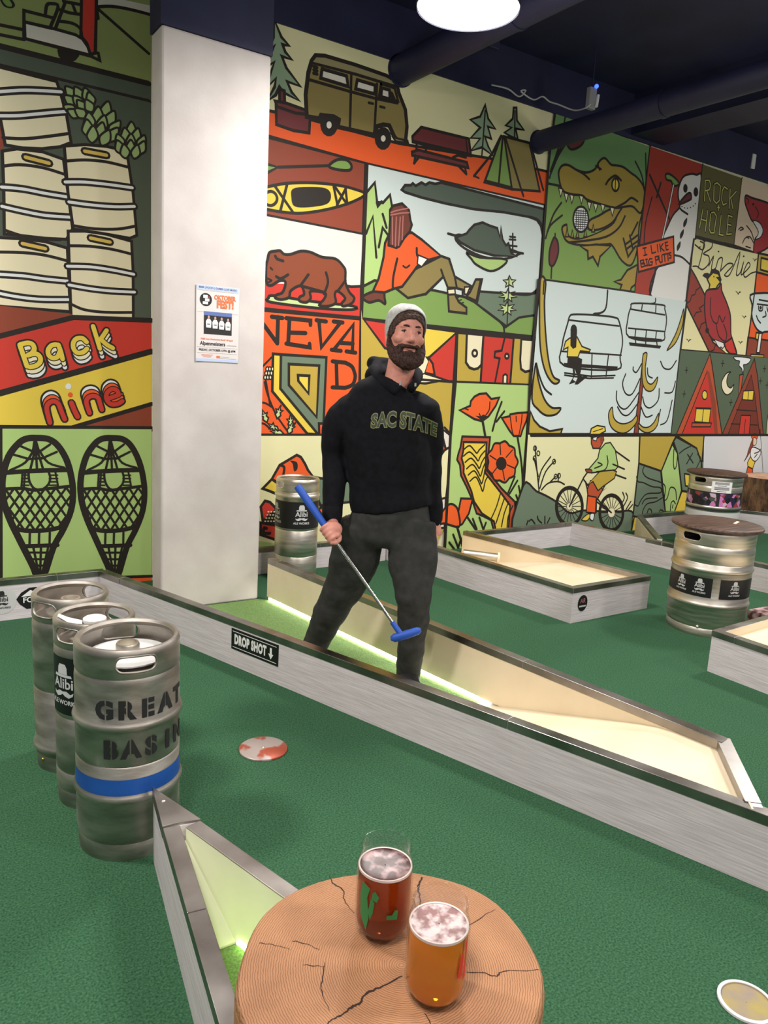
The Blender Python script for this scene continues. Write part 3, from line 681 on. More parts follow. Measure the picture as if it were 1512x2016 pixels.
pt_text('OKTOBER', .034, .32, .70, orng, .0016, .82); pt_text('FEST!', .056, .34, .52, orng, .003, .80)
flatp('poster_badge', M['black'], [[(-.56 + .28 * cos(2 * pi * i / 24), .62 + .17 * sin(2 * pi * i / 24)) for i in range(24)]])
flatp('badge_print', M['white'], [rect(-.68, .66, -.48, .74), rect(-.60, .58, -.40, .65), rect(-.70, .50, -.46, .57)], .0014)
flatp('badge_dot', mat('poster_red', (180, 40, 50), .6), [rect(-.46, .67, -.38, .71)], .0014)
flatp('photo', M['ink'], [rect(-.64, -.27, .66, .32)])
flatp('photo_sky', mat('photo_blue', (90, 110, 170), .5), [rect(-.64, .22, .66, .32)], .0012)
for i, x in enumerate((-.42, -.12, .18, .48)):
    y = .0 - .012 * i
    flatp('photo_figure', M['white'], [[(x - .11, y - .10), (x + .11, y - .10), (x + .13, y + .06), (x + .06, y + .13), (x - .06, y + .13), (x - .13, y + .06)]], .0016)
    flatp('photo_face', mat('photo_skin', (196, 150, 136), .6), [[(x + .05 * cos(2 * pi * k / 8), y + .175 + .04 * sin(2 * pi * k / 8)) for k in range(8)]], .0016)
    flatp('photo_belt', M['ink'], [rect(x - .07, y - .02, x + .07, y + .0)], .002)
pt_text('FREE Live Oktoberfest Band! All ages!', .0125, -.02, -.40, orng, .0002)
pt_text('Alpenmeisters', .030, -.22, -.52, M['ink'], .0006, .86); pt_text('FRIDAY, OCTOBER 13TH @ 6PM', .0165, .0, -.69, M['ink'], .0004, .92)
flatp('poster_block', orng, [rect(-.04, -.89, .12, -.83), rect(-.75, -.82, -.2, -.81), rect(-.72, -.85, -.25, -.84), rect(-.66, -.88, -.3, -.87)])
PO.rotation_euler = (0, 0, 0)

# ------------------------------------------------------------------ ceiling: lamps, ducts, sensor and cord
def pendant(x, y, label):
    t = thing('pendant_lamp', label, 'lamp', (x, y, LAMP_Z), 0, 'round pendant lamps over the course')
    MB().lathe([(.25, .0), (.255, .012), (.25, .03), (.17, .07), (.08, .11), (.07, .16), (.001, .165)], 56).build('housing', M['lamp_shade'], t, 40)
    MB().lathe([(.001, -.022), (.12, -.019), (.20, -.010), (.245, .004), (.248, .012)], 56).build('diffuser', M['lamp'], t, 60)
    MB().tube([(0, 0, .16), (0, 0, .75)], .008, 8).build('stem', M['navy'], t)
for i, (x, y) in enumerate(LAMP_SPOTS):
    if i == 0: pendant(x, y, 'round lit pendant lamp at the top edge above the man')
def duct(label, x, z, r, y1):
    t = thing('duct', label, 'duct', (x, 4.9, z))
    MB().tube([(0, -.0005, 0), (0, y1 - 4.9, 0)], r, 32).build('pipe', M['navy'], t, 50)
    MB().tube([(0, -.001, 0), (0, -.02, 0)], r + .008, 32).build('wall_collar', M['navy'], t, 50)
    for yy in (-1.2, -2.6, -4.0): MB().tube([(0, yy, 0), (0, yy - .03, 0)], r + .006, 32).build('joint_ring', M['navy'], t, 50)
duct('navy painted pipe entering the mural above the camper van', 3.235, 3.545, .10, -3)
duct('navy painted pipe entering the mural above the tent', 4.61, 3.345, .083, -3)
for x0, y0, y1, zz in ((5.7, -6, 4.9, 3.62),):
    o = MB().box((x0, y0, zz), (x0 + .45, y1 - .001, 3.949)).build('trim_3', M['navy']); struct(o, 'navy ceiling beam')
o = MB().box((1.94, -6, 3.60), (3.0, 4.2, 3.63)).build('trim_4', M['navy']); bpy.data.objects.remove(o)
SN = thing('sensor_box', 'small pale wall sensor with a blue light on the navy ceiling band', 'sensor', (4.73, 4.47, 3.6))
bevel(MB().box((-.04, -.02, -.08), (.035, .02, .075)).build('case', M['grey'], SN), .006)
MB().tube([(0, 0, .07), (0, 0, .35)], .006, 8).build('stem', M['navy'], SN)
MB().ball((.02, -.022, .085), .016).build('light', mat('blue_light', (60, 90, 255), .4, emit=(50, 80, 255), estr=4.0), SN, 60)
MB().tube([(.05, -.02, .03), (.03, -.03, -.06)], .012, 8).build('plug', M['white'], SN, 60)
cpts = [(4.0279, 4.8300, 3.6243), (4.1924, 4.8300, 3.6339), (4.2856, 4.8000, 3.5935), (4.3304, 4.7800, 3.6423), (4.2843, 4.7800, 3.6245), (4.4173, 4.7800, 3.5964), (4.4923, 4.7600, 3.6305), (4.5536, 4.7400, 3.6026), (4.6160, 4.7000, 3.5847), (4.6869, 4.6000, 3.5362), (4.6720, 4.4700, 3.5173), (4.6967, 4.4400, 3.5446)]
cb = MB().tube(catmull(cpts, 6), .006, 6).build('power_cord', mat('white_cord', (186, 184, 190), .5)); shade(cb, 60); tag(cb, 'thin white cord looped along the top of the mural to the sensor', 'cord')
o = bevel(MB().box((-.045, -.02, -.06), (.045, .02, .06)).build('outlet_box', M['navy']), .005); o.location = (3.95, 4.75, 3.89); tag(o, 'dim small navy box on the ceiling right of the lit lamp', 'outlet box')
o = bevel(MB().box((-.03, -.015, -.07), (.03, .015, .07)).build('outlet_box', M['white']), .005); o.location = (7.5778, 4.8840, 3.7478); tag(o, 'small white box on the navy band above the fish mural', 'outlet box')
# ------------------------------------------------------------------ the man
def remeshed(mb, name, mats, parent, voxel, smooth=6, factor=.5):
    o = mb.build(name, mats, parent)
    m = o.modifiers.new('r', 'REMESH'); m.mode = 'VOXEL'; m.voxel_size = voxel; m.use_smooth_shade = True
    s = o.modifiers.new('s', 'SMOOTH'); s.iterations = smooth; s.factor = factor
    apply_mods(o)
    return o
def V(*a): return Vector(a)
FWD = V(-.42, -.907, 0); LAT = V(.907, -.42, 0)               # body faces the camera, turned a little to the right of the picture
def limb(mb, rows, seg=20, up=None):
    """rows: (point, rx, ry): ellipse rx along LAT, ry along FWD; smooth loft"""
    P = catmull([r[0] for r in rows], 5); A = catmull([(r[1], r[2], 0) for r in rows], 5)
    n = len(P); v = []; f = []
    for i in range(n):
        t = (P[min(i + 1, n - 1)] - P[max(i - 1, 0)]).normalized()
        u = (LAT - t * LAT.dot(t)).normalized(); w = t.cross(u)
        for k in range(seg): v.append(P[i] + u * (A[i].x * cos(2 * pi * k / seg)) + w * (A[i].y * sin(2 * pi * k / seg)))
    for i in range(n - 1):
        for k in range(seg):
            q = (k + 1) % seg; f.append((i * seg + k, i * seg + q, (i + 1) * seg + q, (i + 1) * seg + k))
    f.append(tuple(range(seg - 1, -1, -1))); f.append(tuple(range((n - 1) * seg, n * seg)))
    mb.add(v, f)
skin = vary(mat('skin', (206, 140, 122), .5, 0, .35), (196, 128, 112), (212, 148, 130), 30)
S2M = .00222
TOR = [((1.9281, 2.8005, 0.8425), .172, .118), ((1.9189, 2.8067, 0.9586), .178, .122), ((1.9099, 2.8129, 1.0732), .188, .128), ((1.9009, 2.8189, 1.1864), .196, .130), ((1.8933, 2.8241, 1.2715), .204, .118), ((1.8942, 2.8235, 1.3341), .166, .098), ((1.9063, 2.8214, 1.3747), .112, .084), ((1.9191, 2.8187, 1.3996), .078, .072)]
ARL = [((1.7753, 2.8997, 1.2775), .055, .070), ((1.7227, 2.9313, 1.2384), .062, .070), ((1.7056, 2.9528, 1.1506), .057, .060), ((1.7104, 2.9616, 1.0466), .054, .056), ((1.6941, 2.9248, 0.9486), .050, .050), ((1.6735, 2.8905, 0.8630), .046, .046), ((1.6572, 2.8653, 0.7951), .041, .041)]
ARR = [((2.0139, 2.7394, 1.2976), .055, .070), ((2.0490, 2.7258, 1.2588), .060, .066), ((2.0848, 2.7489, 1.1705), .057, .060), ((2.1004, 2.7621, 1.0646), .054, .056), ((2.1016, 2.7486, 0.9610), .050, .050), ((2.1060, 2.7327, 0.8689), .046, .046), ((2.1074, 2.7189, 0.7953), .042, .042)]
LGL = [((1.8273, 2.8672, 0.7653), .098, .100), ((1.8143, 2.9109, 0.5964), .104, .098), ((1.8096, 2.9608, 0.4690), .088, .086), ((1.7948, 3.0048, 0.3887), .083, .080), ((1.7863, 3.0563, 0.3037), .078, .076), ((1.7831, 3.1044, 0.2221), .072, .070), ((1.7799, 3.1637, 0.1243), .062, .060), ((1.7731, 3.2018, 0.0209), .058, .062)]
LGR = [((2.0044, 2.7339, 0.7800), .096, .098), ((1.9903, 2.6946, 0.6314), .104, .098), ((1.9738, 2.6571, 0.5313), .086, .084), ((1.9665, 2.6376, 0.4806), .080, .078), ((1.9762, 2.6429, 0.4018), .070, .070), ((1.9879, 2.6591, 0.2865), .062, .062), ((2.0072, 2.6946, 0.1357), .056, .058), ((2.0147, 2.7139, 0.0213), .052, .056)]
def shrink(rows, d): return [(p, a - d, b - d) for p, a, b in rows]

person = None
body = MB()
limb(body, shrink(TOR, .03)); limb(body, shrink(ARL, .016)); limb(body, shrink(ARR, .016)); limb(body, shrink(LGL, .022)); limb(body, shrink(LGR, .022))
body.ball((1.9218, 2.8048, 0.7714), (.13, .10, .10))
# neck
limb(body, [((1.9300, 2.8234, 1.3664), .066, .066), ((1.9389, 2.8112, 1.4339), .062, .064), ((1.9480, 2.8049, 1.5117), .062, .066), ((1.9499, 2.7975, 1.5665), .062, .068)])
# head, built in its own axes: x right in the picture, y to the face, z up
HC = Vector((1.9393, 2.7866, 1.6070))
hy = radians(17)
hv = V(0.5624, 0.8269, 0).normalized(); hl = V(-hv.y, hv.x, 0) * -1
hF = (-hv * cos(hy) + hl * sin(hy)).normalized(); hX = V(0, 0, 1).cross(hF) * 1.0
hX = -hX if hX.dot(hl) < 0 else hX
roll = radians(3.5)
hU = (V(0, 0, 1) * cos(roll) + hX * sin(roll)).normalized(); hX = (hX - hU * hX.dot(hU)).normalized(); hF = (hF - hU * hF.dot(hU)).normalized()
def H(x, y, z): return tuple(HC + hX * x + hF * y + hU * z)
HM = Matrix((hX, hF, hU)).transposed()
SK = [(-.120, .052, .026, .028), (-.108, .044, .046, .046), (-.080, .026, .060, .066), (-.040, .010, .069, .086), (0, .002, .0745, .095), (.04, -.003, .077, .099), (.08, -.006, .071, .090), (.105, -.008, .052, .066), (.121, -.008, .022, .028)]
def skull(mb, grow=0.0, rows=SK, keep=None, seg=40, fine=6, mapped=True):
    R4 = catmull([(z, cy, a) for z, cy, a, b in rows], fine); B4 = catmull([(b, 0, 0) for z, cy, a, b in rows], fine)
    P = []
    for (z, cy, a), (b, _, _) in zip(R4, B4):
        z2 = z + (grow if z > .06 else 0) * (max(0, z - .06) / .06)
        P.append([(((a + grow) * cos(2 * pi * k / seg)), cy + (b + grow) * sin(2 * pi * k / seg), z2) for k in range(seg)])
    v = [p for ring in P for p in ring]; f = []
    for i in range(len(P) - 1):
        for k in range(seg):
            q = (k + 1) % seg; f.append((i * seg + k, i * seg + q, (i + 1) * seg + q, (i + 1) * seg + k))
    f.append(tuple(range(seg - 1, -1, -1))); f.append(tuple(range((len(P) - 1) * seg, len(P) * seg)))
    if keep: f = [q for q in f if keep(*[sum(v[i][c] for i in q) / len(q) for c in range(3)])]
    mb.add([H(*p) for p in v] if mapped else v, f)
skull(body)
def hb(c, r): body.ball(H(*c), r, 16, 10, HM)
body.tube([H(0, .088, .030), H(0, .098, .012), H(0, .108, -.008), H(0, .112, -.020), H(0, .103, -.030)], [.0075, .0088, .0115, .0135, .008], 12)
hb((-.012, .098, -.024), (.0085, .010, .008)); hb((.012, .098, -.024), (.0085, .010, .008))
for sx in (-1, 1):
    hb((sx * .030, .083, .033), (.024, .010, .0075)); hb((sx * .040, .064, -.018), (.030, .025, .024)); hb((sx * .031, .079, .0035), (.015, .009, .0055)); hb((sx * .031, .0795, .0205), (.016, .009, .0055))
    hb((sx * .0765, -.004, -.012), (.009, .018, .030))


# right-hand fist closed on the putter (left in the picture), the other hand hanging open
GA, GB = Vector((1.4578, 2.8262, 0.9696)), Vector((1.6357, 2.7504, 0.6709))     # putter line: grip end, below the hand
HD = Vector((1.7480, 2.4134, 0.3915))
FC = Vector((1.6338, 2.8095, 0.7304))
pax = (HD - Vector((1.4990, 2.8272, 0.9091))).normalized()
g0 = Vector((1.4990, 2.8272, 0.9091))
FC0 = g0 + pax * ((FC - g0).dot(pax))                             # point of the shaft inside the fist
toarm = (Vector((1.6571, 2.8654, 0.7997)) - FC0); toarm = (toarm - pax * toarm.dot(pax)).normalized()
side = pax.cross(toarm).normalized(); side = side if side.dot(hv) < 0 else -side  # towards the camera
def fr(a, s, t): return FC0 + pax * a + side * s + toarm * t
body.tube([Vector((1.6586, 2.8703, 0.8262)), Vector((1.6529, 2.8562, 0.7788)), fr(-.006, .0, .045), fr(.0, .012, .024)], [(.030, .026), (.032, .026), (.040, .028), (.036, .024)], 16)
body.ball(fr(-.002, .020, .012), (.036, .034, .034), 16, 10)
for i in range(4):                                                 # four fingers wrapped round the grip
    a = -.030 + i * .0195; L_ = (.9, 1.0, 1.05, .85)[i]; path = []
    for k in range(9):
        th = radians(-10 + k * 30 * L_); path.append(fr(a, .0245 * cos(th) * 1.0, -.0245 * sin(th) + .004))
    body.tube(path, [.0100, .0104, .0102, .0098, .0100, .0094, .0092, .0088, .007], 10)
body.tube([fr(.030, .018, .030), fr(.046, .012, .012), fr(.050, -.004, -.010), fr(.040, -.018, -.020)], [.013, .012, .0105, .008], 10)
WR = Vector((2.1088, 2.7178, 0.8049))
dn = V(0, 0, -1)
def hr(l, f, d): return WR + LAT * l + FWD * f + dn * d
body.tube([hr(0, 0, -.02), hr(.004, .0, .02), hr(.008, .004, .05), hr(.010, .008, .085)], [(.028, .022), (.026, .022), (.022, .036), (.018, .040)], 16)
for i, (fo, ln) in enumerate(((.034, .070), (.014, .078), (-.006, .074), (-.024, .058))):
    body.tube([hr(.010, .008 + fo * .9, .080), hr(.014, .008 + fo, .08 + ln * .45), hr(.006, .008 + fo, .08 + ln * .8), hr(-.006, .008 + fo * .95, .08 + ln)], [.0098, .0094, .0088, .0072], 10)
body.tube([hr(.0, .026, .025), hr(-.004, .050, .05), hr(-.006, .056, .078), hr(-.006, .054, .098)], [.012, .0115, .010, .008], 10)
# feet
FL, FR_ = Vector((1.7491, 3.1922, -0.0800)), Vector((2.0164, 2.7127, -0.0550))
for fx_, sp in ((LGL[-1][0], 0.0), (LGR[-1][0], 0.0)):
    p = Vector(fx_); body.tube([V(p.x, p.y, .11), V(p.x, p.y, .05)], .036, 14)
    body.tube([V(p.x, p.y, .045) - FWD * .055, V(p.x, p.y, .045) + FWD * .05, V(p.x, p.y, .036) + FWD * .14, V(p.x, p.y, .034) + FWD * .17], [(.034, .030), (.042, .030), (.040, .020), (.026, .014)], 14)
person = remeshed(body, 'person', skin, None, .0042, 5, .45)
tag(person, 'bearded man in grey beanie and black hoodie striding through the lane with a putter', 'person')
lips = mat('lips', (186, 108, 100), .45)
lp = MB()
lp.tube(catmull([H(-.026, .0905, -.0535), H(-.012, .0975, -.0600), H(0, .0990, -.0608), H(.012, .0975, -.0600), H(.026, .0905, -.0535)], 4), [.0016] * 4 + [.0030] * 9 + [.0016] * 4, 8)
lp.build('lips', lips, person, 70)

def wrinkle(o, amp, sc, seed=0):
    me = o.data
    for v_ in me.vertices:
        n_ = noise.noise(Vector((v_.co.x * sc[0] + seed, v_.co.y * sc[1], v_.co.z * sc[2])))
        n2 = noise.noise(Vector((v_.co.x * sc[0] * 2.3, v_.co.y * sc[1] * 2.3 + seed, v_.co.z * sc[2] * 2.1)))
        v_.co += v_.normal * amp * (n_ + .45 * n2)
    me.update()
cloth = vary(mat('black_fleece', (14, 14, 19), .9, 0, .2), (11, 11, 15), (17, 17, 23), 40, bump=.3, bscale=300, dist=.002)
pants_m = vary(mat('charcoal_twill', (50, 51, 49), .85, 0, .2), (45, 46, 44), (56, 56, 54), 26, bump=.3, bscale=260, dist=.002)
hd = MB()
limb(hd, [((1.9301, 2.7991, 0.8403), .186, .128), ((1.9268, 2.8013, 0.8706), .190, .132)] + [(p, a + .006, b + .006) for p, a, b in TOR[1:]])
limb(hd, [(p, a + .003, b + .003) for p, a, b in ARL] + [((1.6576, 2.8651, 0.7860), .040, .040)]); limb(hd, [(p, a + .003, b + .003) for p, a, b in ARR] + [((2.1081, 2.7184, 0.7834), .041, .041)])
hd.ball((1.9667, 2.7857, 1.3338), (.07, .07, .055)); hd.ball((1.9976, 2.7575, 1.3184), (.075, .08, .06)); hd.ball((1.7639, 2.9066, 1.2723), (.085, .085, .070)); hd.ball((2.0213, 2.7339, 1.2937), (.078, .085, .064))
hoodie = remeshed(hd, 'hoodie', cloth, person, .0085, 7)
wrinkle(hoodie, .0085, (7, 7, 9), 3)
cuffs = MB()
for rows in (ARL, ARR):
    a, b = Vector(rows[-1][0]), Vector(rows[-2][0]); d = (b - a).normalized()
    cuffs.tube([a - d * .016, a + d * .02, a + d * .05], [.040, .044, .046], 24, cap=False)
c = cuffs.build('cuff', cloth, person); shade(c, 60); sl = c.modifiers.new('s', 'SOLIDIFY'); sl.thickness = .004
# hood lying behind the neck and round its opening
ho = MB()
ho.tube(catmull([(1.9242, 2.6994, 1.3769), (1.9609, 2.7161, 1.4077), (2.0094, 2.7674, 1.4384), (2.0309, 2.8382, 1.4594), (2.0020, 2.9074, 1.4789), (1.9175, 2.9400, 1.4875), (1.8603, 2.8817, 1.4504), (1.8411, 2.7987, 1.4042), (1.8789, 2.7250, 1.3655)], 5), [(.022, .022)] * 12 + [(.026, .024)] * 29, 16, cap=True)
ho.ball((1.9038, 2.9607, 1.4819), (.035, .05, .035)); ho.ball((1.9834, 2.9442, 1.4588), (.085, .06, .05)); ho.ball((1.8974, 2.9291, 1.4326), (.06, .06, .05))
hood = remeshed(ho, 'hood', cloth, person, .007, 6); wrinkle(hood, .006, (11, 11, 11), 9)
tips = MB()
for p in ((1.8698, 2.7009, 1.4093), (1.9287, 2.6715, 1.4084)): tips.tube([p, (p[0], p[1], p[2] - .014)], .0045, 8)
tips.build('drawstring_tip', mat('metal_aglet', (206, 206, 196), .3, .8), person, 60)
tr = MB()
grow = lambda rows: [(p, a + (.010 if i < 3 else .004), b + .006) for i, (p, a, b) in enumerate(rows)]
limb(tr, grow(LGL)); limb(tr, grow(LGR))
limb(tr, [((1.9265, 2.8016, 0.8776), .172, .116), ((1.9264, 2.8016, 0.7954), .186, .124), ((1.9239, 2.8033, 0.7242), .190, .120), ((1.9246, 2.8028, 0.6670), .13, .10)])
trousers = remeshed(tr, 'trousers', pants_m, person, .0085, 7); wrinkle(trousers, .0075, (5, 5, 13), 5)
for rows in (LGL, LGR):
    p = Vector(rows[-1][0]); sh = MB()
    sh.tube([V(p.x, p.y, .05) - FWD * .075, V(p.x, p.y, .055) - FWD * .04, V(p.x, p.y, .055) + FWD * .05, V(p.x, p.y, .042) + FWD * .14, V(p.x, p.y, .036) + FWD * .19], [(.028, .030), (.044, .043), (.048, .042), (.046, .028), (.028, .018)], 18)
    s = sh.build('shoe', mat('dark_shoe', (34, 34, 36), .6), person, 60)
    so = MB(); so.prism([tuple((V(p.x, p.y, 0) + FWD * a + LAT * b).xy) for a, b in ((-.085, -.03), (-.04, -.046), (.06, -.052), (.15, -.048), (.20, -.02), (.20, .02), (.15, .048), (.06, .052), (-.04, .046), (-.085, .03))], .0095, .024); so.build('shoe_sole', M['white'], person)
# beanie, hair, beard, brows, eyes
knit = vary(mat('grey_knit', (172, 172, 168), .9, 0, .2), (160, 160, 156), (184, 184, 180), 60, bump=.5, bscale=240, dist=.002)
hairm = vary(mat('dark_brown_hair', (58, 40, 33), .7, 0, .3), (40, 27, 22), (82, 58, 48), 120, detail=3, bump=.6, bscale=220, dist=.003)
beardm = vary(mat('dark_brown_beard', (52, 34, 28), .8, 0, .3), (34, 22, 18), (76, 50, 42), 130, detail=3, bump=.7, bscale=240, dist=.003)
def cap_rows(up): return [(z + (up if z > .09 else 0), cy - .004, a, b) for z, cy, a, b in SK]
bn = MB(); skull(bn, .012, SK, lambda x, y, z: z > -.028 + 1.72 * (y + .0) and z > -.07, fine=16, seg=120)
beanie = bn.build('beanie', knit, person); m = beanie.modifiers.new('s', 'SOLIDIFY'); m.thickness = .006; m.offset = 1; sm = beanie.modifiers.new('m', 'SMOOTH'); sm.iterations = 8; apply_mods(beanie); shade(beanie, 70)
hr_ = MB(); skull(hr_, .006, SK, lambda x, y, z: z > -.030 + 1.02 * y - (.02 if abs(x) > .068 else 0) and z < -.02 + 1.9 * y + .06 and z > -.075, fine=16, seg=120)
hair = hr_.build('hair', hairm, person); m = hair.modifiers.new('s', 'SOLIDIFY'); m.thickness = .005; m.offset = 1; sm = hair.modifiers.new('m', 'SMOOTH'); sm.iterations = 5; apply_mods(hair); wrinkle(hair, .003, (120, 120, 120), 2); shade(hair, 80)
bd = MB()
for sx in (-1, 1):
    bd.tube(catmull([H(sx * .0755, .012, .018), H(sx * .0745, .022, -.015), H(sx * .0705, .034, -.048), H(sx * .060, .052, -.078), H(sx * .042, .070, -.102), H(0, .078, -.120)], 4), [(.006, .012), (.006, .012), (.006, .012), (.0065, .012), (.007, .013), (.008, .014), (.010, .016), (.012, .018), (.014, .020), (.016, .022), (.019, .024), (.021, .025), (.022, .026), (.023, .027), (.025, .028), (.026, .029), (.027, .029), (.028, .030), (.029, .031), (.030, .031), (.030, .031)], 14)
    bd.tube(catmull([H(0, .1035, -.0465), H(sx * .016, .100, -.0475), H(sx * .030, .089, -.0480), H(sx * .042, .074, -.0525), H(sx * .050, .062, -.064)], 4), [(.0095, .007)] * 8 + [.0105] * 9, 10)
    bd.tube(catmull([H(sx * .058, .050, -.060), H(sx * .046, .068, -.078), H(sx * .028, .082, -.090), H(0, .088, -.092)], 4), [.013] * 13, 10)
for sx in (-1, 1): bd.ball(H(sx * .0365, .079, -.0655), (.0125, .012, .0125), 12, 8, HM)
bd.ball(H(0, .076, -.118), (.042, .030, .030), 16, 10, HM); bd.ball(H(0, .0885, -.0775), (.032, .0125, .0125), 14, 8, HM)
beard = remeshed(bd, 'beard', beardm, person, .0038, 3, .4); wrinkle(beard, .0028, (110, 110, 70), 4)
eb = MB()
for sx in (-1, 1):
    eb.tube(catmull([H(sx * .0135, .0955, .0345), H(sx * .029, .0935, .0375), H(sx * .048, .080, .0305)], 4), [.0030, .0036, .0040, .0042, .0042, .0038, .0034, .0028, .0020], 8)
    o = MB(); o.ball(H(sx * .031, .0790, .0125), (.0115, .0095, .0062), 16, 10, HM); e = o.build('eye', mat('eye_white', (196, 182, 176), .3), person, 80)
    o = MB(); o.ball(H(sx * .031 + .001, .0868, .0120), (.0062, .0030, .0056), 14, 8, HM); o.build('iris', mat('dark_iris', (50, 36, 30), .25), e)
    o = MB(); o.tube(catmull([H(sx * .019, .0875, .0135), H(sx * .031, .0905, .0178), H(sx * .043, .084, .0135)], 4), .0026, 6); o.build('eyelash', hairm, person)
br = eb.build('eyebrow', hairm, person, 70); wrinkle(br, .0012, (200, 200, 200), 1)
# lettering across the chest, draped on the hoodie
def drape(word, size, bold, m, name, lift, rise=.018):
    dg = bpy.context.evaluated_depsgraph_get(); bvh = BVHTree.FromObject(hoodie, dg)
    bm = text_data(word, size, bold, 1.02); slice_bm(bm, .010); slice_bm(bm, .010, 1); mb = MB()
    ctr = Vector((1.8795, 2.6637, 1.2444))
    vx = hl
    def fn(x, y):
        y2 = y * (1.62 - 1.9 * abs(x)) - rise * (x / .12) ** 2 * 1.0
        p = ctr + vx * x + V(0, 0, 1) * (y2 + x * -.10)
        hit, nrm, _, _ = bvh.ray_cast(p - hv * .6, hv)
        return tuple((hit if hit else p) + (nrm if hit else -hv) * lift)
    bm_into(mb, bm, fn)
    return mb.build(name, m, person)
lab(drape('SAC STATE', .057, .0042, mat('gold_outline_print', (128, 124, 76), .6), 'chest_outline', .0022), 'gold outline of the words SAC STATE')
lab(drape('SAC STATE', .057, .0012, mat('green_chest_print', (44, 60, 40), .6), 'chest_lettering', .0036), 'green letters SAC STATE')

# putter: blue grip, steel shaft, blue two-sided head
PU = thing('putter', 'putter with blue grip and blue rubber head held low in the man\'s hand', 'putter', tuple(HD))
o0 = Vector(PU.location)
gs = Vector((1.4710, 2.8419, 0.9580)) if False else g0 - pax * .055
mb = MB(); mb.tube([gs - o0, g0 + pax * .02 - o0, FC0 - pax * .02 - o0, FC0 + pax * .035 - o0], [.0165, .0165, .0145, .012], 16); mb.build('grip', mat('blue_rubber', (30, 78, 172), .55), PU, 50)
neck = HD - pax * .035
mb = MB(); mb.tube([FC0 + pax * .03 - o0, neck - o0], .0066, 12); mb.build('shaft', mat('chrome_shaft', (196, 194, 190), .2, 1.0), PU, 60)
bl2 = MATS['blue_rubber']
mb = MB(); mb.tube([neck - pax * .03 - o0, neck + pax * .03 - o0, V(0, 0, 0)], [.011, .012, .013], 12); mb.build('hosel', bl2, PU, 60)
hdx = (hl * .93 + V(0, 0, .30) + hv * .0).normalized()
mb = MB(); mb.tube([hdx * -.045 - V(0, 0, .004), hdx * -.03 - V(0, 0, .006), hdx * .02 - V(0, 0, .004), hdx * .07, hdx * .082 + V(0, 0, .002)], [(.010, .008), (.016, .018), (.017, .018), (.016, .016), (.010, .008)], 16); mb.build('head', bl2, PU, 60)
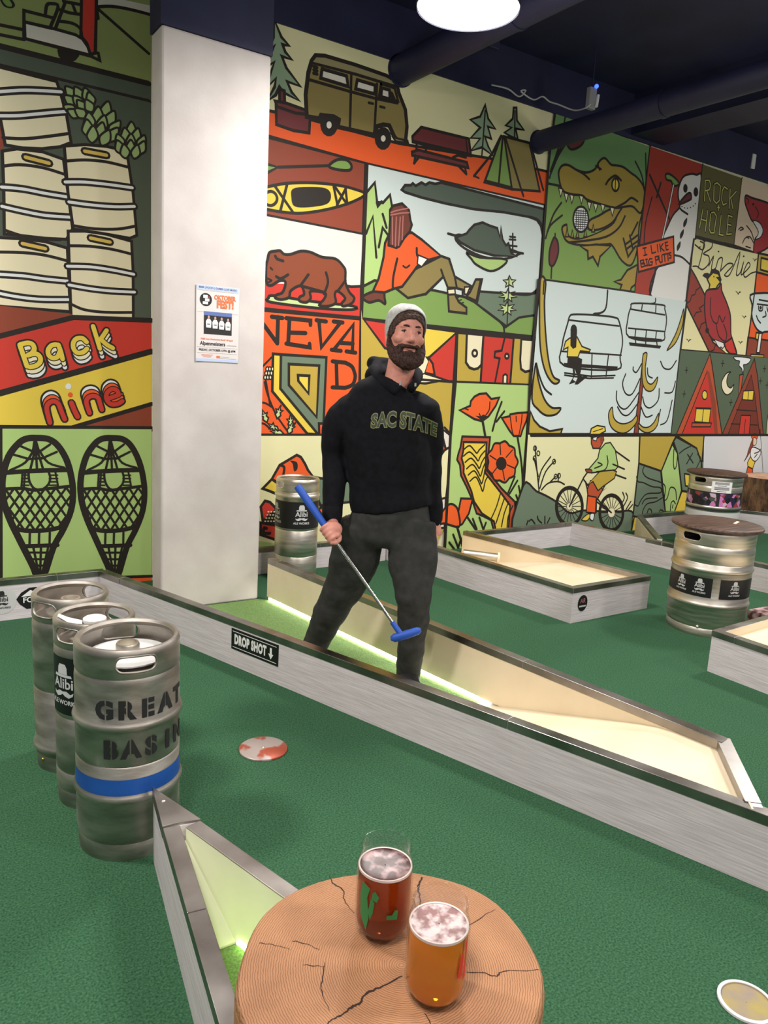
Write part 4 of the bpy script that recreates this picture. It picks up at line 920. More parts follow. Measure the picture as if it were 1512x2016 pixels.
MURAL = [
  ('mural_panel', 'golf cart on a green hill above the keg stack', 'gm2,0,0:637,3449,846,103,-9,-505,-852,-3;sky,0,0:1169,3445,314,27,-9,-49,-87,-6,-103,-8,-108,-27;k,17,1:1176,3382,58,19,67,12,86,7,87,3;k,17,0:1176,3370,284,-158;k,0,0:1075,3130,-6,-29,-18,-26,-25,-18,-27,-7,-24,6,-16,18,-5,25,6,28,17,26,25,18,27,7,24,-5,17,-17;wh,0,0:789,3199,137,7,126,-1,36,-12,28,-33,15,-40,-341,-3;k,17,2:789,3199,137,7,126,-1,36,-12,28,-33,15,-40,-341,-3;rd,0,0:1088,3437,81,8,-13,-306,-25,-16,-19,55,-32,31;k,17,2:1088,3437,81,8,-13,-306,-25,-16,-19,55,-32,31;k,17,0:1167,3445,-9,-307;k,17,0:1168,3368,7,-44,-12,-8;k,17,0:670,3152,112,7;k,17,0:668,3104,118,7;k,17,0:786,3117,345,-2,50,-10,-8,36,-15,0;k,17,0:785,3116,4,139,146,4;k,17,0:793,3200,133,4;k,17,1:896,3262,9,51,24,15,34,-6,-41,-109;k,17,0:999,3351,-50,-135;k,17,0:959,3310,63,-2,56,8;k,17,1:970,3252,67,7,40,-16,7,-33;k,17,0:991,3357,88,9;k,17,0:1039,3355,15,-34;k,0,1:674,3274,20,-27,37,3,15,22,-28,29,-44,-5;gm,0,1:685,3277,21,-23,25,7,-13,25;gd,0,0:622,3044,852,3,-1,-100,-854,0;k,30,0:623,3048,837,1;k,30,0:619,2947,841,1'),
  ('mural_panel', 'stack of cream kegs with hop cones', 'gd,0,0:619,2947,854,0,-2,-1263,-470,-55,-430,-34;br,0,0:609,2664,48,10,9,-60,9,-59,-27,-37,-45,-8;cr,0,0:619,2944,328,-5,19,-58,29,-104,22,-143,-58,-33,-95,-29,-102,-16,-87,-1,-18,119,-47,20;k,17,2:619,2944,328,-5,19,-58,29,-104,22,-143,-58,-33,-95,-29,-102,-16,-87,-1,-18,119,-47,20;k,43,1:614,2807,142,43,107,23,107,18;w,16,1:614,2807,142,43,107,23,107,18;k,43,1:610,2690,119,25,92,27,87,27,84,25;w,16,1:610,2690,119,25,92,27,87,27,84,25;k,17,1:665,2590,76,10,61,14,111,35,88,30;cr,0,0:659,2520,73,26,131,10,111,-19,21,-180,21,-192,-34,-62,-115,-10,-103,-2,-109,-4,5,238;k,17,2:659,2520,73,26,131,10,111,-19,21,-180,21,-192,-34,-62,-115,-10,-103,-2,-109,-4,5,238;k,46,0:775,2511,122,-9;yd,19,0:775,2511,122,-9;k,17,1:660,2443,84,23,117,6,120,-15;k,43,1:649,2333,107,8,117,-4,113,0;w,16,1:649,2333,107,8,117,-4,113,0;k,43,1:647,2232,106,-9,117,-5,131,10;w,16,1:647,2232,106,-9,117,-5,131,10;k,17,1:661,2107,88,-18,102,-2,98,10;cr,0,0:980,2609,111,29,118,14,119,-3,36,-231,21,-238,-41,-22,-141,5,-183,3,-25,191;k,17,2:980,2609,111,29,118,14,119,-3,36,-231,21,-238,-41,-22,-141,5,-183,3,-25,191;k,46,0:1090,2603,122,1;yd,19,0:1090,2603,122,1;k,17,1:986,2530,103,25,119,12,126,-6;k,43,1:980,2416,107,18,136,10,137,5;w,16,1:980,2416,107,18,136,10,137,5;k,43,1:998,2311,121,3,138,11,115,20;w,16,1:998,2311,121,3,138,11,115,20;k,17,1:1020,2184,114,-1,139,18,108,33;cr,0,0:587,2061,161,13,119,0,118,-20,9,-358,-420,-3;k,17,2:587,2061,161,13,119,0,118,-20,9,-358,-420,-3;k,46,0:746,2048,120,-12;yd,19,0:746,2048,120,-12;k,17,1:585,1982,161,17,119,0,118,-16;k,43,1:581,1865,161,7,120,-4,123,1;w,16,1:581,1865,161,7,120,-4,123,1;k,43,1:577,1769,107,-13,94,-5,81,2,132,12;w,16,1:577,1769,107,-13,94,-5,81,2,132,12;cr,0,0:991,2149,92,13,120,0,150,-21,8,-178,0,-277,-363,-18,-4,254;k,17,2:991,2149,92,13,120,0,150,-21,8,-178,0,-277,-363,-18,-4,254;k,46,0:1115,2128,112,-8;yd,19,0:1115,2128,112,-8;k,17,1:997,2069,118,12,122,-1,116,-13;k,43,1:983,1953,131,11,122,-3,130,-11;w,16,1:983,1953,131,11,122,-3,130,-11;k,43,1:989,1848,123,-9,122,-1,136,7;w,16,1:989,1848,123,-9,122,-1,136,7;k,17,1:1003,1738,72,-24,122,-4,163,13;hp,0,1:1041,2878,2,37,-26,11,-25,-2,0,-24,12,-26;k,12,3:1041,2878,2,37,-26,11,-25,-2,0,-24,12,-26;hp,0,1:1044,2840,-5,35,-29,6,-25,-6,4,-23,18,-22;k,12,3:1044,2840,-5,35,-29,6,-25,-6,4,-23,18,-22;hp,0,1:1079,2876,9,38,-23,17,-23,3,-5,-25,6,-29;k,12,3:1079,2876,9,38,-23,17,-23,3,-5,-25,6,-29;hp,0,1:1047,2803,-12,31,-31,0,-25,-11,9,-20,23,-17;k,12,3:1047,2803,-12,31,-31,0,-25,-11,9,-20,23,-17;hp,0,1:1082,2839,2,36,-26,12,-25,-2,-1,-24,13,-26;k,12,3:1082,2839,2,36,-26,12,-25,-2,-1,-24,13,-26;hp,0,1:1117,2875,16,36,-18,22,-21,8,-10,-25,0,-31;k,12,3:1117,2875,16,36,-18,22,-21,8,-10,-25,0,-31;hp,0,1:1067,2783,-11,32,-32,-1,-24,-10,9,-21,22,-17;k,12,3:1067,2783,-11,32,-32,-1,-24,-10,9,-21,22,-17;hp,0,1:1103,2819,2,37,-27,11,-25,-1,0,-25,12,-26;k,12,3:1103,2819,2,37,-27,11,-25,-1,0,-25,12,-26;hp,0,1:1138,2855,16,37,-18,22,-21,8,-10,-25,0,-32;k,12,3:1138,2855,16,37,-18,22,-21,8,-10,-25,0,-32;hp,0,1:1101,2785,-5,36,-30,5,-25,-6,4,-23,18,-22;k,12,3:1101,2785,-5,36,-30,5,-25,-6,4,-23,18,-22;hp,0,1:1136,2822,10,37,-23,17,-24,4,-5,-25,6,-30;k,12,3:1136,2822,10,37,-23,17,-24,4,-5,-25,6,-30;hp,0,1:1199,2804,40,32,-1,38,-13,25,-26,-23,-21,-38;k,12,3:1199,2804,40,32,-1,38,-13,25,-26,-23,-21,-38;hp,0,1:1161,2765,34,37,-8,36,-18,21,-22,-27,-14,-39;k,12,3:1161,2765,34,37,-8,36,-18,21,-22,-27,-14,-39;hp,0,1:1215,2762,44,25,7,40,-7,28,-29,-18,-28,-35;k,12,3:1215,2762,44,25,7,40,-7,28,-29,-18,-28,-35;hp,0,1:1124,2726,27,42,-15,32,-22,16,-18,-29,-7,-39;k,12,3:1124,2726,27,42,-15,32,-22,16,-18,-29,-7,-39;hp,0,1:1177,2723,40,32,-1,39,-13,25,-26,-23,-21,-38;k,12,3:1177,2723,40,32,-1,39,-13,25,-26,-23,-21,-38;hp,0,1:1231,2720,47,18,14,40,-1,30,-31,-14,-33,-30;k,12,3:1231,2720,47,18,14,40,-1,30,-31,-14,-33,-30;hp,0,1:1113,2687,27,41,-15,32,-22,16,-17,-29,-8,-39;k,12,3:1113,2687,27,41,-15,32,-22,16,-17,-29,-8,-39;hp,0,1:1166,2683,40,32,-1,39,-13,25,-26,-23,-21,-38;k,12,3:1166,2683,40,32,-1,39,-13,25,-26,-23,-21,-38;hp,0,1:1220,2680,46,17,15,40,-1,30,-31,-13,-33,-30;k,12,3:1220,2680,46,17,15,40,-1,30,-31,-13,-33,-30;hp,0,1:1131,2655,34,37,-8,36,-18,21,-22,-26,-14,-39;k,12,3:1131,2655,34,37,-8,36,-18,21,-22,-26,-14,-39;hp,0,1:1185,2651,43,25,8,40,-8,28,-29,-18,-27,-34;k,12,3:1185,2651,43,25,8,40,-8,28,-29,-18,-27,-34;hp,0,1:1353,2737,28,33,-8,30,-17,17,-18,-23,-11,-33;k,12,3:1353,2737,28,33,-8,30,-17,17,-18,-23,-11,-33;hp,0,1:1327,2700,23,36,-15,27,-20,12,-14,-25,-5,-33;k,12,3:1327,2700,23,36,-15,27,-20,12,-14,-25,-5,-33;hp,0,1:1375,2708,34,28,-2,33,-12,20,-22,-20,-17,-32;k,12,3:1375,2708,34,28,-2,33,-12,20,-22,-20,-17,-32;hp,0,1:1301,2662,16,38,-20,23,-23,8,-10,-26,2,-33;k,12,3:1301,2662,16,38,-20,23,-23,8,-10,-26,2,-33;hp,0,1:1350,2670,28,33,-8,30,-17,17,-18,-23,-11,-33;k,12,3:1350,2670,28,33,-8,30,-17,17,-18,-23,-11,-33;hp,0,1:1399,2678,37,22,5,34,-8,24,-24,-17,-23,-30;k,12,3:1399,2678,37,22,5,34,-8,24,-24,-17,-23,-30;hp,0,1:1300,2628,16,38,-21,23,-23,8,-9,-26,2,-32;k,12,3:1300,2628,16,38,-21,23,-23,8,-9,-26,2,-32;hp,0,1:1348,2636,29,33,-9,30,-16,17,-19,-23,-11,-33;k,12,3:1348,2636,29,33,-9,30,-16,17,-19,-23,-11,-33;hp,0,1:1397,2644,38,22,5,34,-8,24,-25,-17,-23,-29;k,12,3:1397,2644,38,22,5,34,-8,24,-25,-17,-23,-29;hp,0,1:1323,2607,23,36,-15,27,-21,13,-14,-25,-4,-34;k,12,3:1323,2607,23,36,-15,27,-21,13,-14,-25,-4,-34;hp,0,1:1372,2614,33,28,-2,33,-12,21,-22,-20,-17,-32;k,12,3:1372,2614,33,28,-2,33,-12,21,-22,-20,-17,-32'),
  ('mural_panel', 'back nine lettering on red and yellow bands', 'br,0,0:570,1698,431,-16,9,-19,-447,-155;rd,0,0:563,1508,447,155,463,21,-1,-193,-920,-303;ye,0,0:552,1188,920,303,0,-328,-484,-151,-443,-3;br,0,0:988,1010,484,153,0,-155;k,30,0:563,1511,447,153,463,20;k,36,0:552,1190,920,304;k,26,0:988,1012,484,153;k,36,0:545,1008,927,-2;k,46,1:727,1438,18,-58,18,-63;k,46,1:729,1440,40,12,27,-8,8,-28,-19,-28,-18,-7;k,46,1:772,1384,40,9,22,-18,0,-29,-23,-24,-34,-8;k,46,1:721,1460,18,-58,17,-63;k,46,1:723,1462,40,12,26,-8,8,-28,-18,-27,-18,-8;k,46,1:765,1406,41,9,22,-18,-1,-29,-23,-23,-33,-8;k,46,1:715,1486,17,-58,18,-62;k,46,1:717,1488,40,12,26,-7,8,-28,-19,-28,-17,-8;k,46,1:759,1433,40,8,22,-17,0,-29,-24,-23,-33,-9;w,24,1:727,1438,18,-58,18,-63;w,24,1:729,1440,40,12,27,-8,8,-28,-19,-28,-18,-7;w,24,1:772,1384,40,9,22,-18,0,-29,-23,-24,-34,-8;k,36,1:721,1460,18,-58,17,-63;k,36,1:723,1462,40,12,26,-8,8,-28,-18,-27,-18,-8;k,36,1:765,1406,41,9,22,-18,-1,-29,-23,-23,-33,-8;cr,22,1:721,1460,18,-58,17,-63;cr,22,1:723,1462,40,12,26,-8,8,-28,-18,-27,-18,-8;cr,22,1:765,1406,41,9,22,-18,-1,-29,-23,-23,-33,-8;k,38,1:715,1486,17,-58,18,-62;k,38,1:717,1488,40,12,26,-7,8,-28,-19,-28,-17,-8;k,38,1:759,1433,40,8,22,-17,0,-29,-24,-23,-33,-9;ye,26,1:715,1486,17,-58,18,-62;ye,26,1:717,1488,40,12,26,-7,8,-28,-19,-28,-17,-8;ye,26,1:759,1433,40,8,22,-17,0,-29,-24,-23,-33,-9;k,46,1:924,1453,-28,-7,-19,-28,5,-31,22,-14,25,9,12,29;k,46,1:935,1452,12,-36,10,-46;k,46,1:919,1474,-28,-7,-19,-28,5,-31,22,-14,25,9,12,29;k,46,1:930,1473,12,-36,10,-46;k,46,1:912,1501,-27,-8,-19,-28,4,-30,22,-14,25,9,13,29;k,46,1:923,1500,12,-36,10,-46;w,24,1:924,1453,-28,-7,-19,-28,5,-31,22,-14,25,9,12,29;w,24,1:935,1452,12,-36,10,-46;k,36,1:919,1474,-28,-7,-19,-28,5,-31,22,-14,25,9,12,29;k,36,1:930,1473,12,-36,10,-46;cr,22,1:919,1474,-28,-7,-19,-28,5,-31,22,-14,25,9,12,29;cr,22,1:930,1473,12,-36,10,-46;k,38,1:912,1501,-27,-8,-19,-28,4,-30,22,-14,25,9,13,29;k,38,1:923,1500,12,-36,10,-46;ye,26,1:912,1501,-27,-8,-19,-28,4,-30,22,-14,25,9,13,29;ye,26,1:923,1500,12,-36,10,-46;k,46,1:1095,1478,-23,21,-33,-5,-20,-25,1,-34,22,-24,33,7,22,21;k,46,1:1090,1499,-23,22,-34,-6,-19,-25,1,-34,22,-23,33,6,21,21;k,46,1:1083,1526,-24,21,-33,-5,-19,-25,1,-34,21,-23,34,6,21,21;w,24,1:1095,1478,-23,21,-33,-5,-20,-25,1,-34,22,-24,33,7,22,21;k,36,1:1090,1499,-23,22,-34,-6,-19,-25,1,-34,22,-23,33,6,21,21;cr,22,1:1090,1499,-23,22,-34,-6,-19,-25,1,-34,22,-23,33,6,21,21;k,38,1:1083,1526,-24,21,-33,-5,-19,-25,1,-34,21,-23,34,6,21,21;ye,26,1:1083,1526,-24,21,-33,-5,-19,-25,1,-34,21,-23,34,6,21,21;k,46,1:1133,1576,21,-68,18,-63;k,46,1:1213,1557,-35,-55;k,46,1:1178,1502,34,-30,38,-20;k,46,1:1128,1597,20,-67,19,-63;k,46,1:1207,1578,-35,-55;k,46,1:1172,1523,34,-29,38,-20;k,46,1:1121,1622,20,-67,18,-63;k,46,1:1200,1603,-35,-54;k,46,1:1165,1549,34,-30,37,-19;w,24,1:1133,1576,21,-68,18,-63;w,24,1:1213,1557,-35,-55;w,24,1:1178,1502,34,-30,38,-20;k,36,1:1128,1597,20,-67,19,-63;k,36,1:1207,1578,-35,-55;k,36,1:1172,1523,34,-29,38,-20;cr,22,1:1128,1597,20,-67,19,-63;cr,22,1:1207,1578,-35,-55;cr,22,1:1172,1523,34,-29,38,-20;k,38,1:1121,1622,20,-67,18,-63;k,38,1:1200,1603,-35,-54;k,38,1:1165,1549,34,-30,37,-19;ye,26,1:1121,1622,20,-67,18,-63;ye,26,1:1200,1603,-35,-54;ye,26,1:1165,1549,34,-30,37,-19;k,46,1:855,1086,-17,78,10,35,28,15,27,-14,16,-44,18,-49;k,46,1:860,1065,-17,78,10,34,28,16,28,-14,15,-44,18,-50;k,46,1:866,1041,-16,79,10,34,28,15,27,-14,16,-44,18,-49;w,24,1:855,1086,-17,78,10,35,28,15,27,-14,16,-44,18,-49;k,36,1:860,1065,-17,78,10,34,28,16,28,-14,15,-44,18,-50;or,22,1:860,1065,-17,78,10,34,28,16,28,-14,15,-44,18,-50;k,38,1:866,1041,-16,79,10,34,28,15,27,-14,16,-44,18,-49;rd,26,1:866,1041,-16,79,10,34,28,15,27,-14,16,-44,18,-49;k,46,0:989,1162,16,-45,18,-39;rd,28,0:989,1162,16,-45,18,-39;w,0,0:991,1259,-2,-8,-5,-6,-7,-4,-7,0,-7,3,-5,6,-1,8,2,8,5,6,6,4,8,0,7,-3,4,-6;or,0,0:998,1210,-1,-7,-4,-5,-6,-3,-6,0,-6,3,-4,5,-1,6,1,7,5,5,5,3,7,0,5,-3,4,-5;k,46,1:1081,1148,-19,62,10,30,30,13,29,-11,11,-35,11,-37;k,46,1:1086,1126,-18,62,10,30,29,13,29,-11,11,-35,12,-37;k,46,1:1093,1102,-18,62,10,30,30,13,29,-11,11,-35,11,-38;w,24,1:1081,1148,-19,62,10,30,30,13,29,-11,11,-35,11,-37;k,36,1:1086,1126,-18,62,10,30,29,13,29,-11,11,-35,12,-37;or,22,1:1086,1126,-18,62,10,30,29,13,29,-11,11,-35,12,-37;k,38,1:1093,1102,-18,62,10,30,30,13,29,-11,11,-35,11,-38;rd,26,1:1093,1102,-18,62,10,30,30,13,29,-11,11,-35,11,-38;k,46,1:1278,1220,-30,-18,-40,-2,-24,27,2,39,28,25,30,-6,14,-27;k,46,1:1198,1234,58,23;k,46,1:1284,1202,-30,-18,-40,-3,-25,28,3,39,28,25,30,-6,14,-27;k,46,1:1204,1216,58,23;k,46,1:1290,1179,-30,-18,-40,-2,-25,28,2,39,29,25,30,-6,13,-27;k,46,1:1210,1194,57,23;w,24,1:1278,1220,-30,-18,-40,-2,-24,27,2,39,28,25,30,-6,14,-27;w,24,1:1198,1234,58,23;k,36,1:1284,1202,-30,-18,-40,-3,-25,28,3,39,28,25,30,-6,14,-27;k,36,1:1204,1216,58,23;or,22,1:1284,1202,-30,-18,-40,-3,-25,28,3,39,28,25,30,-6,14,-27;or,22,1:1204,1216,58,23;k,38,1:1290,1179,-30,-18,-40,-2,-25,28,2,39,29,25,30,-6,13,-27;k,38,1:1210,1194,57,23;rd,26,1:1290,1179,-30,-18,-40,-2,-25,28,2,39,29,25,30,-6,13,-27;rd,26,1:1210,1194,57,23'),
  ('mural_panel', 'pair of snowshoes on pale green', 'gl,0,0:545,1004,927,0,-2,-975,-957,68;or,0,0:513,97,957,-68,0,-240,-964,128;k,20,0:599,1004,-31,-991;k,20,0:513,97,957,-68;k,38,3:791,950,64,-7,50,-37,46,-81,26,-98,11,-114,-15,-114,-46,-113,-60,-111,-59,-174,-38,4,-23,66,-65,161,-54,141,-29,121,1,124,35,122,56,78,45,28;k,28,1:610,747,175,7,179,0;k,20,1:611,650,90,0,72,-13,84,7,129,10;k,28,1:648,416,63,-23,121,-6,105,17;k,26,0:699,297,192,-9;k,14,0:657,649,-48,-69;k,14,0:612,559,93,-159;k,14,0:712,646,-89,-128;k,14,0:611,650,151,-254;k,14,0:769,644,-132,-188;k,14,0:666,648,154,-256;k,14,0:826,642,-167,-239;k,14,0:722,646,156,-259;k,14,0:884,640,-169,-241;k,14,0:779,644,152,-250;k,14,0:943,637,-171,-242;k,14,0:836,641,114,-184;k,14,0:981,604,-151,-213;k,14,0:895,639,67,-108;k,14,0:954,478,-65,-91;k,14,0:954,637,27,-43;k,14,0:737,379,-4,-78;k,14,0:789,375,-4,-78;k,14,0:849,371,-4,-79;k,14,0:728,256,131,-12;k,14,0:741,213,103,-10;k,14,0:756,172,75,-8;k,14,0:753,290,29,-186;k,14,0:797,289,-10,-186;k,14,0:839,286,-44,-183;k,0,0:772,942,18,0,17,-70,-32,-5,-14,6;k,14,0:780,882,-31,-124;k,14,0:784,872,3,-115;k,14,0:793,872,28,-110;k,14,1:771,877,-48,-73,-82,-43;k,14,1:802,877,49,-76,89,-32;k,14,0:690,908,71,-35;k,14,0:658,854,79,-26;k,14,0:863,911,-61,-44;k,14,0:900,866,-85,-39;k,14,0:733,825,101,5;k,12,0:708,749,-10,-99;k,12,0:722,749,-11,-100;k,14,1:740,749,3,-56,26,-46,41,-7,38,30,11,40,-9,39;k,10,0:703,730,38,-1;k,10,0:854,725,47,-1;k,10,0:702,710,38,-1;k,10,0:854,705,47,-2;k,10,0:702,690,38,-1;k,10,0:853,685,47,-2;k,10,0:701,670,38,-2;k,10,0:853,664,47,-1;k,12,0:888,748,16,-101;k,38,3:1222,949,65,-7,51,-39,46,-86,29,-103,12,-120,-13,-120,-44,-119,-59,-117,-57,-184,-37,4,-25,69,-67,170,-57,149,-31,128,0,130,33,129,54,82,46,30;k,28,1:1044,735,176,8,178,0;k,20,1:1047,633,89,0,73,-14,84,8,129,11;k,28,1:1087,386,64,-24,121,-6,106,19;k,26,0:1140,261,193,-9;k,14,0:1092,631,-47,-72;k,14,0:1048,537,97,-168;k,14,0:1148,629,-87,-135;k,14,0:1047,633,155,-268;k,14,0:1205,627,-129,-199;k,14,0:1102,631,158,-270;k,14,0:1262,625,-164,-253;k,14,0:1158,629,161,-272;k,14,0:1321,622,-166,-254;k,14,0:1215,626,156,-262;k,14,0:1380,620,-168,-256;k,14,0:1273,624,116,-194;k,14,0:1418,585,-148,-225;k,14,0:1331,622,69,-114;k,14,0:1393,453,-64,-97;k,14,0:1390,620,28,-46;k,14,0:1177,347,-3,-82;k,14,0:1230,343,-3,-83;k,14,0:1289,339,-2,-84;k,14,0:1170,217,131,-11;k,14,0:1184,172,104,-10;k,14,0:1199,129,76,-8;k,14,0:1194,253,33,-196;k,14,0:1238,253,-6,-196;k,14,0:1281,249,-42,-193;k,0,0:1204,940,18,0,18,-73,-32,-5,-14,5;k,14,0:1212,878,-29,-131;k,14,0:1217,867,5,-121;k,14,0:1226,867,29,-116;k,14,1:1203,873,-46,-78,-82,-45;k,14,1:1235,872,50,-80,90,-34;k,14,0:1122,905,72,-38;k,14,0:1090,848,81,-27;k,14,0:1296,908,-61,-46;k,14,0:1333,861,-85,-42;k,14,0:1166,818,101,4;k,12,0:1142,738,-8,-105;k,12,0:1156,737,-9,-105;k,14,1:1174,737,4,-58,27,-49,42,-7,37,31,10,42,-9,41;k,10,0:1138,717,38,-1;k,10,0:1289,712,47,-1;k,10,0:1137,696,38,-1;k,10,0:1289,691,47,-1;k,10,0:1137,675,38,-1;k,10,0:1289,670,47,-2;k,10,0:1137,654,38,-2;k,10,0:1289,648,47,-1;k,12,0:1322,736,19,-106'),
  ('mural_panel', 'camper van, picnic table and tent at a campsite', 'ck,0,0:2072,3638,155,-13,2569,-32,64,-479,-2773,-150;ck,0,0:2070,3694,164,-66,1,-46,-161,-44;or,0,0:2085,3069,144,-3,297,11,725,-8,863,61,684,17,-57,-272,-1757,1,-896,32;k,20,0:2085,3067,144,-1,297,11,725,-8,863,61,684,17;pg,0,0:2255,3604,52,-84,54,-35,-45,-5,21,-40,47,-32,-71,2,35,-62,104,-85,-97,7,36,-58,57,-38,-117,24,-29,27,-26,-56,-55,-44,47,92,7,51,-57,-63,6,49,37,108,-39,-33,5,54,34,78,-38,-35,28,79;k,20,2:2255,3604,52,-84,54,-35,-45,-5,21,-40,47,-32,-71,2,35,-62,104,-85,-97,7,36,-58,57,-38,-117,24,-29,27,-26,-56,-55,-44,47,92,7,51,-57,-63,6,49,37,108,-39,-33,5,54,34,78,-38,-35,28,79;mr,0,0:2302,3213,36,-4,5,-71,-38,-2;k,20,2:2302,3213,36,-4,5,-71,-38,-2;mr,0,0:2280,3127,252,-14,-3,-121,-118,-9,-123,11;k,20,2:2280,3127,252,-14,-3,-121,-118,-9,-123,11;mr,0,0:2274,3133,74,6,183,-14,11,-18,-120,-14,-130,10;k,20,2:2274,3133,74,6,183,-14,11,-18,-120,-14,-130,10;ol,0,0:2558,3475,70,14,232,3,261,-7,85,-18,25,-66,64,-97,22,-108,-6,-106,-61,-8,-36,26,-47,63,-51,-4,-54,-24,-24,-60,-291,-8,6,48,-40,10,-99,-12,-11,-24,-96,-8,-14,131,14,137,22,77;k,30,2:2558,3475,70,14,232,3,261,-7,85,-18,25,-66,64,-97,22,-108,-6,-106,-61,-8,-36,26,-47,63,-51,-4,-54,-24,-24,-60,-291,-8,6,48,-40,10,-99,-12,-11,-24,-96,-8,-14,131,14,137,22,77;ot,0,0:2558,3475,70,14,232,3,261,-7,85,-18,6,-31,-349,0,-340,-12;k,20,2:2558,3475,70,14,232,3,261,-7,85,-18,6,-31,-349,0,-340,-12;k,20,0:2505,3318,316,0,227,3,176,11;k,20,0:2835,3426,7,-335;k,20,0:3045,3416,-3,-330;wh,0,0:2609,3406,189,2,16,-62,-213,2;k,23,2:2609,3406,189,2,16,-62,-213,2;wh,0,0:2884,3404,145,0,1,-56,-156,-3;k,23,2:2884,3404,145,0,1,-56,-156,-3;wh,0,0:3086,3400,65,1,6,-58,-74,-1;k,23,2:3086,3400,65,1,6,-58,-74,-1;k,0,0:3160,3398,21,-6,34,-49,-45,0;k,20,0:3078,3424,114,1,36,-79,-164,-19,14,97;k,21,0:2545,3405,26,1;k,21,0:2546,3384,26,2;k,21,0:2546,3364,27,2;k,18,0:2984,3281,36,2;k,18,0:3080,3277,37,1;k,0,0:2745,3087,-5,-33,-18,-29,-26,-20,-30,-6,-28,9,-19,21,-8,30,5,32,17,29,26,20,30,6,28,-8,20,-21;k,0,0:2608,3117,137,4,10,-42,-144,-30;wh,0,0:2697,3077,-1,-10,-5,-9,-8,-6,-9,-2,-8,3,-6,7,-2,9,1,10,5,9,8,6,9,2,8,-3,6,-7;k,0,0:3187,3089,-4,-34,-18,-30,-28,-21,-31,-6,-29,10,-21,22,-9,31,5,34,18,30,27,20,31,7,29,-9,21,-22;wh,0,0:3139,3080,-2,-10,-5,-8,-8,-6,-9,-2,-8,3,-6,6,-2,9,1,9,5,8,8,6,9,2,8,-3,6,-6;k,20,1:3046,3074,14,55,48,39,51,-5,56,-68,96,-10;ot,0,0:3201,3099,126,2,7,-16,-101,-10;k,20,2:3201,3099,126,2,7,-16,-101,-10;mr,0,0:3369,3139,74,79,450,10,33,-116,-31,-2,-520,-7;k,20,2:3369,3139,74,79,450,10,33,-116,-31,-2,-520,-7;k,14,0:3380,3112,533,12;k,14,0:3866,3211,29,-101;mr,0,0:3373,3034,56,25,461,0,17,-37,-529,-10;k,20,2:3373,3034,56,25,461,0,17,-37,-529,-10;k,20,0:3411,3100,0,-47;k,20,0:3498,3097,-1,-35;k,20,0:3441,3017,-44,-56;k,20,0:3405,3017,-5,-51;k,20,0:3805,3022,87,-48;k,20,0:3874,3021,18,-47;k,20,0:3753,3069,46,23,78,0;pg,0,0:4029,3499,39,-90,80,-58,-78,1,45,-80,-67,4,41,-64,59,-58,-122,39,-107,-46,85,106,-94,-16,86,92,-102,35,94,42;k,18,2:4029,3499,39,-90,80,-58,-78,1,45,-80,-67,4,41,-64,59,-58,-122,39,-107,-46,85,106,-94,-16,86,92,-102,35,94,42;k,14,0:4033,3458,-1,-329;pg,0,0:4318,3541,31,7,15,-91,81,-52,-89,-8,34,-74,-79,6,-67,15,70,51,-64,2,69,65;k,18,2:4318,3541,31,7,15,-91,81,-52,-89,-8,34,-74,-79,6,-67,15,70,51,-64,2,69,65;k,14,0:4335,3523,17,-186;gm,0,0:4212,3312,59,-6,98,-362,-290,4;k,20,2:4212,3312,59,-6,98,-362,-290,4;ol,0,0:4243,3315,273,7,159,-342,-306,-36;k,20,2:4243,3315,273,7,159,-342,-306,-36;k,20,0:4229,3305,-4,-346;k,20,0:4261,3304,212,-352,26,-38;k,20,0:4208,3308,-77,-146,-163,-189;k,20,0:4527,3324,187,-328;k,14,0:4078,2963,281,-4;k,14,0:3986,2990,-8,-16,40,-7;k,34,0:2088,2911,146,-6,750,-29,1757,-1'),
  ('mural_panel', 'yellow kayak and paddle on brick red', 'br,0,0:2090,2890,123,5,772,-17,6,-472,-890,14;k,20,0:2308,2736,380,79;gm,0,1:2688,2811,59,52,78,14,41,-27,-14,-35,-94,-13;k,20,3:2688,2811,59,52,78,14,41,-27,-14,-35,-94,-13;gm,0,0:2094,2720,123,21,87,-6,-79,-51,-129,-29;k,20,2:2094,2720,123,21,87,-6,-79,-51,-129,-29;ye,0,1:2098,2560,123,37,154,50,205,38,183,16,127,-2,98,-20,-109,-72,-186,-75,-194,-55,-146,-16,-128,-1,-125,-1;k,20,3:2098,2560,123,37,154,50,205,38,183,16,127,-2,98,-20,-109,-72,-186,-75,-194,-55,-146,-16,-128,-1,-125,-1;k,0,1:2420,2620,116,32,136,13,42,-40,-30,-60,-142,-44,-107,-10,-25,52;k,20,0:2291,2611,134,-139;k,20,0:2376,2640,-45,-180;k,20,0:2729,2695,41,-132;k,20,0:2826,2695,18,-94;k,20,0:2745,2685,90,-88;k,20,0:2830,2692,-67,-123;k,20,3:2306,2540,-4,-20,-13,-17,-19,-12,-22,-3,-19,5,-14,13,-5,19,4,19,13,18,19,11,21,4,20,-6,13,-13;k,30,0:2986,2878,5,-472;k,30,0:2101,2420,890,-18'),
